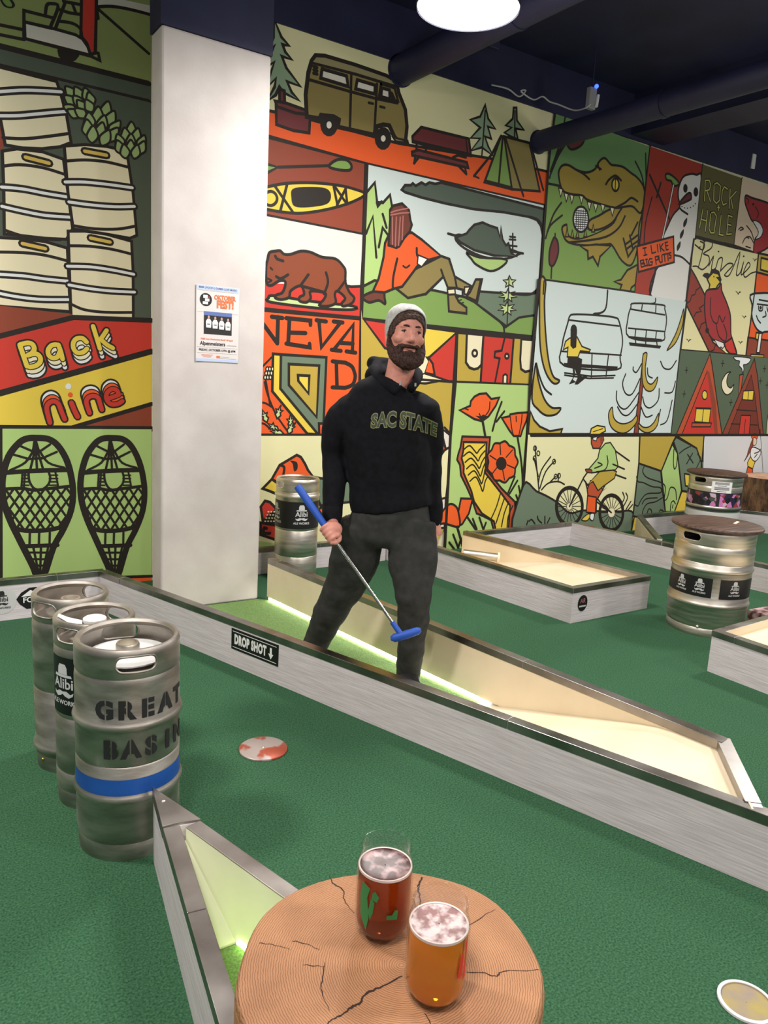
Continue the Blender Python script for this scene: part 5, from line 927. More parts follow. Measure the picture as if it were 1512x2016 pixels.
  ('mural_panel', 'brown bear walking over red', 'pw,0,0:2101,2420,890,-18,2,-382,-882,-39;rd,0,0:2111,1981,734,51,65,4,85,9,-3,-243,-877,16;k,20,0:2844,2039,66,-3,85,12;cg,0,1:2262,1895,43,20,262,-11,366,-2,-15,-26,-272,-14,-362,7;k,20,3:2262,1895,43,20,262,-11,366,-2,-15,-26,-272,-14,-362,7;be,0,1:2238,2095,10,46,13,48,42,15,36,7,30,-18,51,6,73,29,76,3,93,-21,109,1,67,-45,17,-32,4,-73,36,-64,43,-37,-22,-41,-64,-25,-18,18,28,40,-64,42,-23,-26,11,-56,-62,-29,-71,1,37,45,6,41,-114,2,2,-46,-32,-32,-54,3,-1,27,34,23,-29,53,-74,-40,-13,-46,-58,-20,-44,6,6,20,48,24,18,69,-47,2,-57,-36,-36,14;k,20,3:2238,2095,10,46,13,48,42,15,36,7,30,-18,51,6,73,29,76,3,93,-21,109,1,67,-45,17,-32,4,-73,36,-64,43,-37,-22,-41,-64,-25,-18,18,28,40,-64,42,-23,-26,11,-56,-62,-29,-71,1,37,45,6,41,-114,2,2,-46,-32,-32,-54,3,-1,27,34,23,-29,53,-74,-40,-13,-46,-58,-20,-44,6,6,20,48,24,18,69,-47,2,-57,-36,-36,14;k,20,1:2304,2173,15,-17,44,-8;k,14,0:2271,2093,14,-11;k,20,1:2315,2041,37,-9,51,31;k,20,1:2502,2003,57,78;k,20,1:2697,2110,19,-65,-28,-82;k,20,1:2517,1998,171,-22;k,20,1:2798,1994,61,80;k,14,1:2251,2021,29,-9,-21,-15;k,30,0:2115,1820,882,-18'),
  ('mural_panel', 'hiker resting above a lake with an island', 'pb,0,0:2990,2879,1763,-2,15,-297,-5,-413,-13,-358,-1745,8,-17,588;gk,0,0:3300,2761,27,36,52,9,17,16,27,-13,51,32,37,-10,35,23,55,-1,54,19,1094,-22,8,-240,-40,104,-50,39,-90,11,-279,-6,-304,-25,-290,-2,-221,6,-152,12;k,20,2:3300,2761,27,36,52,9,17,16,27,-13,51,32,37,-10,35,23,55,-1,54,19,1094,-22,8,-240,-40,104,-50,39,-90,11,-279,-6,-304,-25,-290,-2,-221,6,-152,12;gl,0,0:2997,2689,68,82,28,-130,50,5,57,63,27,-88,-13,-192,-23,-305,-84,-30,-115,-54;k,20,2:2997,2689,68,82,28,-130,50,5,57,63,27,-88,-13,-192,-23,-305,-84,-30,-115,-54;k,20,0:3012,2415,51,125,47,-277;k,20,0:3126,2336,25,139,54,-47;k,20,0:3145,2569,40,-89;k,20,0:3090,2640,10,-25,31,38;gs,0,0:3935,2100,180,24,145,6,192,12,243,21,66,20,-17,-199,-182,-28,-134,-82,-258,115,-231,67;k,20,2:3935,2100,180,24,145,6,192,12,243,21,66,20,-17,-199,-182,-28,-134,-82,-258,115,-231,67;gm,0,0:2992,2040,114,61,192,-15,366,-1,294,-20,104,-28,109,-51,177,-79,70,-42,144,91,177,34,4,-182,-1738,9;k,20,2:2992,2040,114,61,192,-15,366,-1,294,-20,104,-28,109,-51,177,-79,70,-42,144,91,177,34,4,-182,-1738,9;k,20,1:4348,1907,47,-36,18,-62;ol,0,0:3468,2225,231,121,82,-12,65,-124,189,-58,-57,-36,-124,9,-68,-7,-51,79,-162,-147,-162,-45,-111,57;k,20,2:3468,2225,231,121,82,-12,65,-124,189,-58,-57,-36,-124,9,-68,-7,-51,79,-162,-147,-162,-45,-111,57;k,20,0:3708,2245,27,-48,-161,-150;k,20,0:3777,2333,69,-123,27,-79;ob,0,1:3094,2019,89,13,17,-47,6,-42,-57,20,-84,-22,-56,33;k,20,3:3094,2019,89,13,17,-47,6,-42,-57,20,-84,-22,-56,33;or,0,0:3198,2414,110,42,104,22,94,-37,193,-95,-118,-44,-105,-62,-25,-34,-99,-124,-70,-21,-85,-37,-103,-2,45,96,33,155,6,97;k,20,2:3198,2414,110,42,104,22,94,-37,193,-95,-118,-44,-105,-62,-25,-34,-99,-124,-70,-21,-85,-37,-103,-2,45,96,33,155,6,97;k,20,1:3294,2277,-26,-131,0,-84;k,20,1:3465,2373,18,-61,107,-9;k,14,1:3350,2232,28,-10,30,21;w,0,0:3482,2326,93,-17,-54,-64,-42,17;k,12,2:3482,2326,93,-17,-54,-64,-42,17;ob,0,0:3229,2638,81,29,64,-36,18,-66,16,-32,-17,-54,-43,-45,-43,-68,-25,-13,-70,8,2,177,-5,67;k,20,2:3229,2638,81,29,64,-36,18,-66,16,-32,-17,-54,-43,-45,-43,-68,-25,-13,-70,8,2,177,-5,67;pk,10,0:3215,2590,47,21,103,32;pk,10,0:3216,2573,82,25,78,16;pk,10,0:3231,2561,13,-189;pk,10,0:3265,2566,5,-204;pk,10,0:3300,2571,-1,-199;pk,10,0:3325,2582,3,-164;ol,0,0:3791,2068,67,10,45,-56,83,-37,4,-45,-179,2;k,20,2:3791,2068,67,10,45,-56,83,-37,4,-45,-179,2;k,0,0:3807,1951,186,1,-2,-20,-183,4;ol,0,0:4011,2108,50,103,65,7,-32,-175,-116,28;k,20,2:4011,2108,50,103,65,7,-32,-175,-116,28;k,0,0:4102,2215,29,-1,-32,-174,-27,6;cr,0,0:3781,2107,73,12,10,-41,-73,-10;k,14,2:3781,2107,73,12,10,-41,-73,-10;cr,0,0:3951,2141,56,8,-27,-62,-24,0;k,14,2:3951,2141,56,8,-27,-62,-24,0;k,10,0:3871,2049,32,11;k,10,0:3896,2031,33,10;k,10,0:3922,2012,32,11;pb,0,1:3826,2492,98,-60,205,-41,208,11,141,48,-21,28,-542,48;k,20,3:3826,2492,98,-60,205,-41,208,11,141,48,-21,28,-542,48;gl,0,1:3950,2402,139,-19,273,19,-39,-63,-117,-47,-148,31,-58,38;k,20,3:3950,2402,139,-19,273,19,-39,-63,-117,-47,-148,31,-58,38;gk,0,0:3830,2500,103,43,27,33,45,43,82,29,79,-13,79,-7,36,-67,0,83,29,-94,40,-40,26,19,40,-72,63,-19,-249,-22,-206,14,-143,40;k,20,2:3830,2500,103,43,27,33,45,43,82,29,79,-13,79,-7,36,-67,0,83,29,-94,40,-40,26,19,40,-72,63,-19,-249,-22,-206,14,-143,40;k,20,0:3751,2518,87,-6;k,20,0:4404,2471,142,0;k,16,0:4414,2610,15,-136;k,16,0:4383,2560,68,6;k,16,0:4371,2513,99,5;k,16,0:4385,2583,60,3;cg,0,0:4415,2279,23,-29,50,2,-35,-26,15,-32,-45,13,-41,-22,8,34,-40,18,49,8;k,12,2:4415,2279,23,-29,50,2,-35,-26,15,-32,-45,13,-41,-22,8,34,-40,18,49,8;cg,0,0:4410,2172,23,-29,60,18,-33,-31,58,-12,-64,-9,12,-32,-48,19,-42,-28,5,34,-64,-3,53,22,-38,24,61,-6;k,12,2:4410,2172,23,-29,60,18,-33,-31,58,-12,-64,-9,12,-32,-48,19,-42,-28,5,34,-64,-3,53,22,-38,24,61,-6;cg,0,0:4412,2071,24,-31,60,18,-33,-33,59,-13,-65,-9,12,-34,-48,21,-42,-29,5,35,-64,-2,53,23,-39,26,62,-7;k,12,2:4412,2071,24,-31,60,18,-33,-33,59,-13,-65,-9,12,-34,-48,21,-42,-29,5,35,-64,-2,53,23,-39,26,62,-7;k,12,0:4413,2257,20,-367;k,30,0:2990,2879,15,-1062;k,30,0:2996,1816,1747,-8;k,23,1:4577,2764,101,-9,63,-53,20,-123,-5,-317,-41,-81,-87,-31,-176,-8;k,30,0:4746,2873,16,-610,-23,-455'),
  ('mural_panel', 'state outline with plant and letters NEVAD on orange', 'or,0,0:2106,1820,133,-5,765,6,29,-855,-908,0;k,30,0:2106,1822,133,-6,765,5;k,30,0:2222,1727,114,-128;k,30,0:2336,1599,0,176;k,30,0:2289,1774,81,-2;k,30,0:2423,1771,-4,-169;k,30,0:2398,1774,189,-2,1,-30;k,30,0:2426,1678,126,6;k,30,0:2404,1602,185,-14,-3,25;k,30,0:2655,1774,27,-180,147,182;k,30,0:2633,1779,80,-3;k,30,0:2772,1781,78,-1;k,30,0:2784,1582,155,190,3,-197;k,30,0:2839,1636,105,0;k,30,0:2765,1582,80,-3;k,30,0:2889,1578,81,-5;k,30,0:2810,1498,15,-184;k,30,0:2777,1501,108,-4;k,30,0:2785,1315,109,0;k,30,1:2885,1497,57,-24,27,-46,6,-38,-20,-49,-61,-25;ye,0,0:2306,1527,60,-1,3,-234,312,-316,-86,0,-287,296;k,20,2:2306,1527,60,-1,3,-234,312,-316,-86,0,-287,296;gs,0,0:2366,1526,360,0,-2,-474,-38,0,6,-81,-13,5,-310,316;k,20,2:2366,1526,360,0,-2,-474,-38,0,6,-81,-13,5,-310,316;mu,0,0:2429,1464,241,1,-5,-368,-231,222;k,20,2:2429,1464,241,1,-5,-368,-231,222;ye,0,0:2503,1390,90,0,-1,-126,-85,87;k,20,2:2503,1390,90,0,-1,-126,-85,87;k,14,1:2248,1333,27,-89,69,-135,103,-129;k,14,1:2207,1197,55,-10,45,-24;k,14,1:2292,1185,-29,130,-11,44;k,14,1:2211,1053,45,-9,46,-36;k,14,1:2447,980,48,75;k,14,1:2339,1118,38,56;k,14,1:2221,1429,38,37,38,38;cg,0,0:2274,1055,10,33,-17,14,7,22,-17,-8,-20,26,5,-31,-19,-5,22,-12,-2,-20;k,12,2:2274,1055,10,33,-17,14,7,22,-17,-8,-20,26,5,-31,-19,-5,22,-12,-2,-20;cg,0,0:2350,1083,28,22,-5,20,21,14,-21,2,0,32,-15,-28,-20,6,11,-21,-14,-16;k,12,2:2350,1083,28,22,-5,20,21,14,-21,2,0,32,-15,-28,-20,6,11,-21,-14,-16;cg,0,0:2463,1018,19,30,-13,17,14,20,-20,-3,-12,30,-4,-32,-21,0,19,-17,-8,-19;k,12,2:2463,1018,19,30,-13,17,14,20,-20,-3,-12,30,-4,-32,-21,0,19,-17,-8,-19;cg,0,0:2366,996,-14,32,-22,3,-8,23,-9,-16,-33,11,24,-23,-13,-14,26,1,11,-18;k,12,2:2366,996,-14,32,-22,3,-8,23,-9,-16,-33,11,24,-23,-13,-14,26,1,11,-18;cg,0,0:2404,978,-28,25,-21,-6,-18,18,-1,-18,-35,-2,33,-13,-5,-18,22,11,19,-12;k,12,2:2404,978,-28,25,-21,-6,-18,18,-1,-18,-35,-2,33,-13,-5,-18,22,11,19,-12;cg,0,0:2442,973,31,20,-3,20,22,13,-20,4,3,33,-19,-28,-19,8,9,-22,-16,-15;k,12,2:2442,973,31,20,-3,20,22,13,-20,4,3,33,-19,-28,-19,8,9,-22,-16,-15;cr,0,1:2275,1423,-3,-10,-7,-5,-7,4,-3,10,3,10,7,5,7,-4;k,9,3:2275,1423,-3,-10,-7,-5,-7,4,-3,10,3,10,7,5,7,-4;cr,0,1:2295,1424,-3,-10,-7,-5,-7,4,-3,10,2,10,7,5,7,-4;k,9,3:2295,1424,-3,-10,-7,-5,-7,4,-3,10,2,10,7,5,7,-4;cr,0,1:2314,1425,-2,-11,-7,-4,-7,4,-3,10,2,10,7,4,7,-3;k,9,3:2314,1425,-2,-11,-7,-4,-7,4,-3,10,2,10,7,4,7,-3;cr,0,1:2268,1394,-3,-10,-7,-5,-7,4,-3,10,3,10,7,5,7,-4;k,9,3:2268,1394,-3,-10,-7,-5,-7,4,-3,10,3,10,7,5,7,-4;cr,0,1:2287,1395,-2,-10,-7,-5,-7,4,-3,10,2,10,7,5,7,-4;k,9,3:2287,1395,-2,-10,-7,-5,-7,4,-3,10,2,10,7,5,7,-4;cr,0,1:2307,1396,-2,-11,-7,-4,-7,4,-4,10,3,10,7,5,7,-4;k,9,3:2307,1396,-2,-11,-7,-4,-7,4,-4,10,3,10,7,5,7,-4;cr,0,1:2261,1365,-3,-10,-7,-4,-7,3,-3,10,3,11,6,4,8,-4;k,9,3:2261,1365,-3,-10,-7,-4,-7,3,-3,10,3,11,6,4,8,-4;cr,0,1:2280,1366,-2,-10,-7,-5,-7,4,-3,10,2,10,7,5,7,-4;k,9,3:2280,1366,-2,-10,-7,-5,-7,4,-3,10,2,10,7,5,7,-4;cr,0,1:2300,1367,-2,-10,-7,-5,-7,4,-4,10,3,10,7,5,7,-4;k,9,3:2300,1367,-2,-10,-7,-5,-7,4,-4,10,3,10,7,5,7,-4;k,30,0:2125,964,620,-1,294,0;k,30,0:3004,1821,29,-860'),
  ('mural_panel', 'red dice box and orange tent flap on cream', 'cl,0,0:2125,962,1152,-1,62,-944,-1195,106;gl,0,0:2142,228,163,-32,105,-30,215,-1,704,3,13,-205,-1196,111;ye,0,0:2253,589,69,65,63,-40,-16,-71,-65,27;k,20,2:2253,589,69,65,63,-40,-16,-71,-65,27;or,0,0:2322,654,59,100,73,38,60,32,34,-16,37,-52,24,-44,45,-51,-113,3,-105,-14,-61,-26;k,20,2:2322,654,59,100,73,38,60,32,34,-16,37,-52,24,-44,45,-51,-113,3,-105,-14,-61,-26;k,20,1:2381,754,36,-18,-8,-66;k,0,1:2463,783,53,-11,7,-48,-26,-18,-13,52;gs,0,0:2649,661,178,-33,184,4,9,-173,-296,-16,-49,111;k,20,2:2649,661,178,-33,184,4,9,-173,-296,-16,-49,111;rd,0,0:2242,459,32,41,38,-11,90,-87,-71,-44,-72,5;k,20,2:2242,459,32,41,38,-11,90,-87,-71,-44,-72,5;k,0,0:2259,363,90,71,192,-50,2,-59,-180,-7,-118,25;cr,0,0:2288,351,-4,-4,-8,0,-4,5,4,5,8,0;cr,0,0:2311,350,-4,-5,-8,1,-5,5,4,5,9,-1;cr,0,0:2333,348,-4,-4,-8,0,-4,6,4,4,8,0;cr,0,0:2356,347,-4,-5,-8,1,-4,5,4,5,8,-1;cr,0,0:2379,346,-4,-5,-8,0,-5,6,4,4,9,0;cr,0,0:2402,344,-4,-5,-8,1,-5,5,4,5,9,-1;cr,0,0:2425,343,-4,-5,-8,0,-5,6,4,5,9,-1;cr,0,0:2296,374,-4,-5,-8,1,-5,5,4,5,8,-1;cr,0,0:2318,373,-4,-5,-8,0,-4,6,4,4,8,0;cr,0,0:2341,371,-4,-5,-8,1,-4,5,3,5,9,-1;cr,0,0:2364,370,-4,-5,-8,0,-5,6,4,5,9,-1;cr,0,0:2387,368,-4,-4,-9,0,-4,5,4,5,8,0;cr,0,0:2410,367,-4,-5,-9,1,-4,5,4,5,8,-1;cr,0,0:2433,366,-4,-5,-9,0,-4,6,4,4,8,0;cr,0,0:2303,396,-4,-4,-8,0,-4,5,4,5,8,0;cr,0,0:2326,395,-4,-5,-8,1,-5,5,4,5,9,-1;cr,0,0:2349,394,-4,-5,-9,0,-4,6,4,4,8,0;cr,0,0:2371,392,-4,-4,-8,0,-4,5,4,5,8,0;cr,0,0:2394,391,-4,-5,-8,1,-4,5,4,5,8,-1;cr,0,0:2417,390,-4,-5,-8,0,-4,6,4,4,8,0;cr,0,0:2441,388,-5,-4,-8,0,-4,5,4,5,8,0;cr,0,0:2311,419,-4,-5,-8,1,-5,5,4,5,9,-1;cr,0,0:2333,418,-4,-5,-8,0,-4,6,4,4,8,0;cr,0,0:2356,416,-4,-4,-8,0,-4,5,4,5,8,0;cr,0,0:2379,415,-4,-5,-8,1,-5,5,4,5,9,-1;cr,0,0:2402,414,-4,-5,-8,0,-5,6,4,5,9,-1;rd,0,0:2245,343,124,-28,175,-19,4,-99,-192,16,-109,43;k,20,2:2245,343,124,-28,175,-19,4,-99,-192,16,-109,43;k,23,1:2292,298,-21,5,-1,-35,28,-6,20,-1;or,0,0:2703,415,44,17,93,-65,4,-81,-70,45;k,20,2:2703,415,44,17,93,-65,4,-81,-70,45'),
  ('mural_panel', 'yellow and red geometric shapes beside the man', 'mu,0,0:2999,1881,15,-64,877,-30,32,-806,-7,-791,-127,-215,-685,61;rd,0,0:3025,1816,245,-7,188,-241,-235,55;k,20,2:3025,1816,245,-7,188,-241,-235,55;ye,0,0:3270,1809,634,-21,-264,-215,-182,-5;k,20,2:3270,1809,634,-21,-264,-215,-182,-5;rd,0,0:3904,1788,22,-388,-74,0,-247,54,35,119;k,20,2:3904,1788,22,-388,-74,0,-247,54,35,119;or,0,0:3640,1573,43,-44,26,-85,-104,10;k,20,2:3640,1573,43,-44,26,-85,-104,10;cr,0,0:3605,1454,213,-50,-194,-30,-202,2;k,20,2:3605,1454,213,-50,-194,-30,-202,2;k,20,0:3420,1406,500,-11;cr,0,0:3636,1547,-31,-93,-139,-6,-8,120,150,8;k,20,0:3844,1029,66,-53;wh,0,0:3818,1018,92,-53,9,-92,-46,-21,-43,108;k,20,2:3818,1018,92,-53,9,-92,-46,-21,-43,108;or,0,0:3809,960,64,-108,-84,-53;k,20,2:3809,960,64,-108,-84,-53;cl,0,0:3919,873,-59,-31,-43,-54,4,-370,88,18,10,198;k,20,2:3919,873,-59,-31,-43,-54,4,-370,88,18,10,198;wh,0,0:3753,421,155,26,8,-257,-145,10;k,20,2:3753,421,155,26,8,-257,-145,10;k,30,0:3904,1793,7,-833,23,-975'),
  ('mural_panel', 'red, mustard and cream letter shapes', 'mu,0,0:3904,1788,867,9,-10,-395,-841,-9;cr,0,0:4006,1787,176,0,1,-241,-33,-30,-41,-10,-50,11,-41,40;k,23,2:4006,1787,176,0,1,-241,-33,-30,-41,-10,-50,11,-41,40;rd,0,0:4182,1787,334,0,4,-389,-330,1;k,23,2:4182,1787,334,0,4,-389,-330,1;k,20,0:4417,1787,-24,-114,-72,-13,-2,-45,59,-8,-32,-207;cr,0,0:4438,1398,-5,71,22,14,22,-12,5,-72;k,18,2:4438,1398,-5,71,22,14,22,-12,5,-72;cr,0,1:4477,1632,-1,-8,-5,-7,-8,-4,-9,-1,-9,3,-6,7,-3,8,1,9,5,7,7,4,10,0,8,-3,7,-6;k,21,3:4477,1632,-1,-8,-5,-7,-8,-4,-9,-1,-9,3,-6,7,-3,8,1,9,5,7,7,4,10,0,8,-3,7,-6;cr,0,1:4128,1636,-1,-11,-6,-9,-10,-5,-11,-1,-10,4,-8,9,-4,10,2,11,6,9,9,6,12,0,10,-4,8,-8;k,21,3:4128,1636,-1,-11,-6,-9,-10,-5,-11,-1,-10,4,-8,9,-4,10,2,11,6,9,9,6,12,0,10,-4,8,-8;cr,0,0:4604,1782,153,3,1,-257,-76,-17,-52,22,-18,76;k,23,2:4604,1782,153,3,1,-257,-76,-17,-52,22,-18,76;k,30,0:3891,1789,880,8;k,30,0:3913,1393,848,5;k,30,0:3904,1790,20,-397'),
  ('mural_panel', 'orange poppies around a state outline on green', 'gl,0,0:3920,1390,841,8,10,-896,12,-444,-859,-198,1,553,-7,547;bo,0,0:4036,956,305,-8,-4,-134,-4,-147,188,-167,169,-124,27,-121,-25,-142,-202,-33,-62,145,-94,41,-77,28,-72,140,-59,93,-74,103,-19,89,-35,45,11,54,15,44;k,20,2:4036,956,305,-8,-4,-134,-4,-147,188,-167,169,-124,27,-121,-25,-142,-202,-33,-62,145,-94,41,-77,28,-72,140,-59,93,-74,103,-19,89,-35,45,11,54,15,44;ye,0,0:4054,910,252,-6,12,-259,208,-191,113,-111,5,-251,-141,11,-40,108,-146,79,-99,109,-39,92,-101,160,-2,56,-30,67,12,65;k,20,2:4054,910,252,-6,12,-259,208,-191,113,-111,5,-251,-141,11,-40,108,-146,79,-99,109,-39,92,-101,160,-2,56,-30,67,12,65;k,14,1:4060,845,60,34,57,-41,31,-23,24,28,56,44;k,14,1:4065,792,61,34,70,-47,32,-29,22,39,44,44;k,14,1:4087,739,61,34,67,-54,33,-34,21,50,30,44;k,14,1:4109,685,61,34,64,-59,33,-41,20,62,18,44;k,14,1:4131,631,62,34,60,-66,34,-46,19,73,4,45;k,14,1:4154,577,62,34,56,-72,35,-53,18,85,28,44;k,14,1:4511,454,-34,-115,-56,-113;k,14,1:4564,417,-37,-110,-39,-115;k,14,1:4618,379,-42,-104,-19,-117;k,14,1:4672,341,-45,-98,-1,-120;po,0,0:3988,1171,108,38,3,38,35,38,51,23,74,8,60,-45,89,13,-32,-69,-71,-90,-69,-41,-87,17;k,20,2:3988,1171,108,38,3,38,35,38,51,23,74,8,60,-45,89,13,-32,-69,-71,-90,-69,-41,-87,17;k,12,1:4307,1246,-1,-66,-32,-44;k,12,0:4201,1146,35,-54;k,12,0:4042,1186,36,-10;k,0,0:4160,1129,58,-5,27,17,45,-16,-46,-42;po,0,0:4454,1114,89,15,5,16,83,13,132,8,-16,-69,-37,-81,-17,-57,-82,0,-54,46;k,20,2:4454,1114,89,15,5,16,83,13,132,8,-16,-69,-37,-81,-17,-57,-82,0,-54,46;k,12,1:4550,1129,37,-124,28,-46;k,12,1:4687,1148,0,-74,-17,-115;k,12,0:4619,1130,8,-46;po,0,1:4687,731,-10,-30,-15,-26,1,-32,-6,-31,-28,-15,-29,-8,-20,-21,-25,-16,-33,7,-29,13,-31,0,-32,6,-22,26,-15,28,-27,19,-25,25,-1,32,5,30,-11,30,-6,32,20,24,22,18,10,27,16,25,31,4,31,-1,26,11,30,6,29,-16,24,-21,31,-10,32,-16,12,-31,6,-31,22,-27;k,20,3:4687,731,-10,-30,-15,-26,1,-32,-6,-31,-28,-15,-29,-8,-20,-21,-25,-16,-33,7,-29,13,-31,0,-32,6,-22,26,-15,28,-27,19,-25,25,-1,32,5,30,-11,30,-6,32,20,24,22,18,10,27,16,25,31,4,31,-1,26,11,30,6,29,-16,24,-21,31,-10,32,-16,12,-31,6,-31,22,-27;k,0,0:4556,719,-8,-35,-30,-21,-39,1,-34,22,-16,36,8,34,29,21,40,0,34,-23;k,12,0:4563,707,91,-31;k,12,0:4515,663,32,-88;k,12,0:4448,689,-50,-54;k,12,0:4429,756,-73,36;k,12,0:4476,799,-17,93;k,12,0:4543,775,66,62;po,0,0:4050,192,-2,102,22,140,130,-9,-31,-126,-64,-88;k,20,2:4050,192,-2,102,22,140,130,-9,-31,-126,-64,-88;po,0,1:3838,218,33,98,77,74,72,-21,37,-64,14,-114,-165,39;k,20,3:3838,218,33,98,77,74,72,-21,37,-64,14,-114,-165,39;k,25,1:4244,1081,41,-122;k,23,1:4655,953,73,-226,44,-236,11,-360;k,25,1:4050,192,72,-165,50,-144;k,21,1:4439,1249,-46,-122,-32,-123;k,21,1:4478,1170,-80,-88;k,21,1:4664,600,-62,-138;k,21,1:4700,564,-81,-114;k,21,1:4721,516,46,-120;k,21,1:4699,434,80,-135;k,21,1:4013,127,86,-156;k,21,1:3977,61,94,-99;k,21,1:4103,86,-33,-113;k,21,1:4158,265,98,-110;k,21,1:4217,250,54,-96;k,21,1:4290,257,56,-108;k,21,1:4370,206,-23,-63;k,21,1:4706,375,60,-171;k,30,0:4761,1402,10,-900,12,-444;k,28,0:3924,1393,-13,-433,25,-998'),
  ('mural_panel', 'crocodile holding a golf ball in its jaws', 'gm,0,0:4762,3610,168,-6,1040,-28,25,-1276,-1227,-17,-19,587;gc,0,0:4762,3610,168,-6,1040,-28,13,-402,-33,-171,-1058,57,-139,-8;k,20,0:4758,3053,134,4;k,18,1:4883,3600,-35,-215,-80,-237;k,18,1:4869,3364,-73,-149,-30,-117;k,18,1:4921,3399,-78,-114,-72,-161;k,18,1:5799,3419,105,-95,58,-113;k,18,1:5927,3510,61,-281;k,18,1:4793,2675,55,148,80,107;k,18,1:4781,2622,42,108,128,102;k,18,1:4887,2311,-9,143;mr,0,1:4921,3461,200,78,3,-87,-50,-54,-82,-35,-54,21;k,20,3:4921,3461,200,78,3,-87,-50,-54,-82,-35,-54,21;mr,0,1:4891,2643,40,-40,12,-89,-41,-96,-49,7,-13,102,26,94;k,20,3:4891,2643,40,-40,12,-89,-41,-96,-49,7,-13,102,26,94;k,16,0:4891,2643,-4,32;go,0,1:4964,2737,22,-61,71,-49,208,1,262,44,85,1,148,-112,137,-23,62,159,-12,195,31,143,3,111,-55,-9,-127,-28,-102,-43,-50,-82,-46,-115,-153,-92,-231,-93,-133,-14,-52,38,-14,56;k,20,3:4964,2737,22,-61,71,-49,208,1,262,44,85,1,148,-112,137,-23,62,159,-12,195,31,143,3,111,-55,-9,-127,-28,-102,-43,-50,-82,-46,-115,-153,-92,-231,-93,-133,-14,-52,38,-14,56;gm,0,1:5001,2961,210,34,162,-1,292,6,-87,-121,-131,-100,-231,-91,-133,-12,-51,58;go,0,1:5285,2836,123,65,114,64,131,47,50,21,-52,-76,-70,-91,-136,-73,-149,-28;k,20,3:5285,2836,123,65,114,64,131,47,50,21,-52,-76,-70,-91,-136,-73,-149,-28;go,0,1:4867,3134,7,58,42,35,66,7,99,-20,117,4,93,43,36,58,40,40,45,11,76,-35,68,6,95,2,113,-30,91,-25,87,-53,39,-89,-31,-143,-117,37,-107,-17,-124,-30,-229,1,-143,10,-63,22,-135,-11,-108,16;k,20,3:4867,3134,7,58,42,35,66,7,99,-20,117,4,93,43,36,58,40,40,45,11,76,-35,68,6,95,2,113,-30,91,-25,87,-53,39,-89,-31,-143,-117,37,-107,-17,-124,-30,-229,1,-143,10,-63,22,-135,-11,-108,16;k,20,1:5081,3214,80,-15,74,-29;k,20,1:5602,2993,119,63,78,53,91,-16;k,20,1:5066,2628,194,39,257,68,155,97,68,112;k,18,0:5297,3288,73,-13;k,16,0:5325,3306,26,-41;ye,0,1:5617,3191,-1,-24,-10,-20,-16,-13,-21,-3,-19,7,-16,16,-8,21,1,23,10,20,16,14,20,3,20,-7,15,-16;k,20,3:5617,3191,-1,-24,-10,-20,-16,-13,-21,-3,-19,7,-16,16,-8,21,1,23,10,20,16,14,20,3,20,-7,15,-16;k,21,1:5449,3165,34,45,76,46,79,-26;k,12,0:5565,3224,9,-84;cr,0,0:4878,3040,53,-2,-18,-66;k,12,2:4878,3040,53,-2,-18,-66;cr,0,0:4947,3013,54,-1,-17,-67;k,12,2:4947,3013,54,-1,-17,-67;cr,0,0:5015,3012,54,-2,-18,-67;k,12,2:5015,3012,54,-2,-18,-67;cr,0,0:5130,3024,55,-1,-18,-68;k,12,2:5130,3024,55,-1,-18,-68;cr,0,0:5234,2989,56,-1,-18,-68;k,12,2:5234,2989,56,-1,-18,-68;cr,0,0:5314,2989,58,-1,-18,-69;k,12,2:5314,2989,58,-1,-18,-69;cr,0,0:5405,2997,58,-2,-18,-69;k,12,2:5405,2997,58,-2,-18,-69;cr,0,0:5531,2990,59,-1,-18,-70;k,12,2:5531,2990,59,-1,-18,-70;go,0,0:5012,2666,39,6,-28,58;k,12,2:5012,2666,39,6,-28,58;go,0,0:5076,2669,39,5,-28,59;k,12,2:5076,2669,39,5,-28,59;go,0,0:5138,2677,39,5,-28,59;k,12,2:5138,2677,39,5,-28,59;go,0,0:5235,2697,40,5,-29,60;k,12,2:5235,2697,40,5,-29,60;go,0,0:5328,2749,40,6,-29,60;k,12,2:5328,2749,40,6,-29,60;w,0,1:5273,2847,-1,-40,-16,-37,-27,-26,-35,-13,-37,3,-33,17,-25,31,-13,38,2,40,15,36,27,26,34,13,37,-2,34,-17,25,-30;k,20,3:5273,2847,-1,-40,-16,-37,-27,-26,-35,-13,-37,3,-33,17,-25,31,-13,38,2,40,15,36,27,26,34,13,37,-2,34,-17,25,-30;k,7,0:5092,2892,164,18;k,7,0:5102,2875,148,16;k,7,0:5097,2856,164,18;k,7,0:5107,2840,149,15;k,7,0:5102,2821,164,17;k,7,0:5112,2804,149,15;k,7,0:5107,2785,165,17;k,7,0:5117,2768,150,15;k,7,0:5112,2749,165,17;k,7,0:5116,2902,13,-161;k,7,0:5143,2906,13,-161;k,7,0:5170,2910,13,-161;k,7,0:5197,2914,14,-161;k,7,0:5224,2919,14,-162;go,0,0:5207,2614,95,-28,16,-65,57,27,77,-68,13,79,127,107,-188,-11;k,20,2:5207,2614,95,-28,16,-65,57,27,77,-68,13,79,127,107,-188,-11;go,0,0:5985,2552,-135,-65,-73,-92,-90,-27,108,-17,-34,-88,78,25,65,-54,27,106,51,34;k,20,2:5985,2552,-135,-65,-73,-92,-90,-27,108,-17,-34,-88,78,25,65,-54,27,106,51,34;k,20,0:5750,2753,91,-148,83,102;k,20,0:5780,2702,160,105;k,20,0:5831,2792,65,-117;k,20,0:5798,2663,171,106;k,20,0:5921,2916,-68,-121;k,25,0:4762,3610,-24,-369,30,-958;k,25,0:5981,3579,-6,-462,17,-817;k,30,0:4768,2283,1224,17,777,-7'),
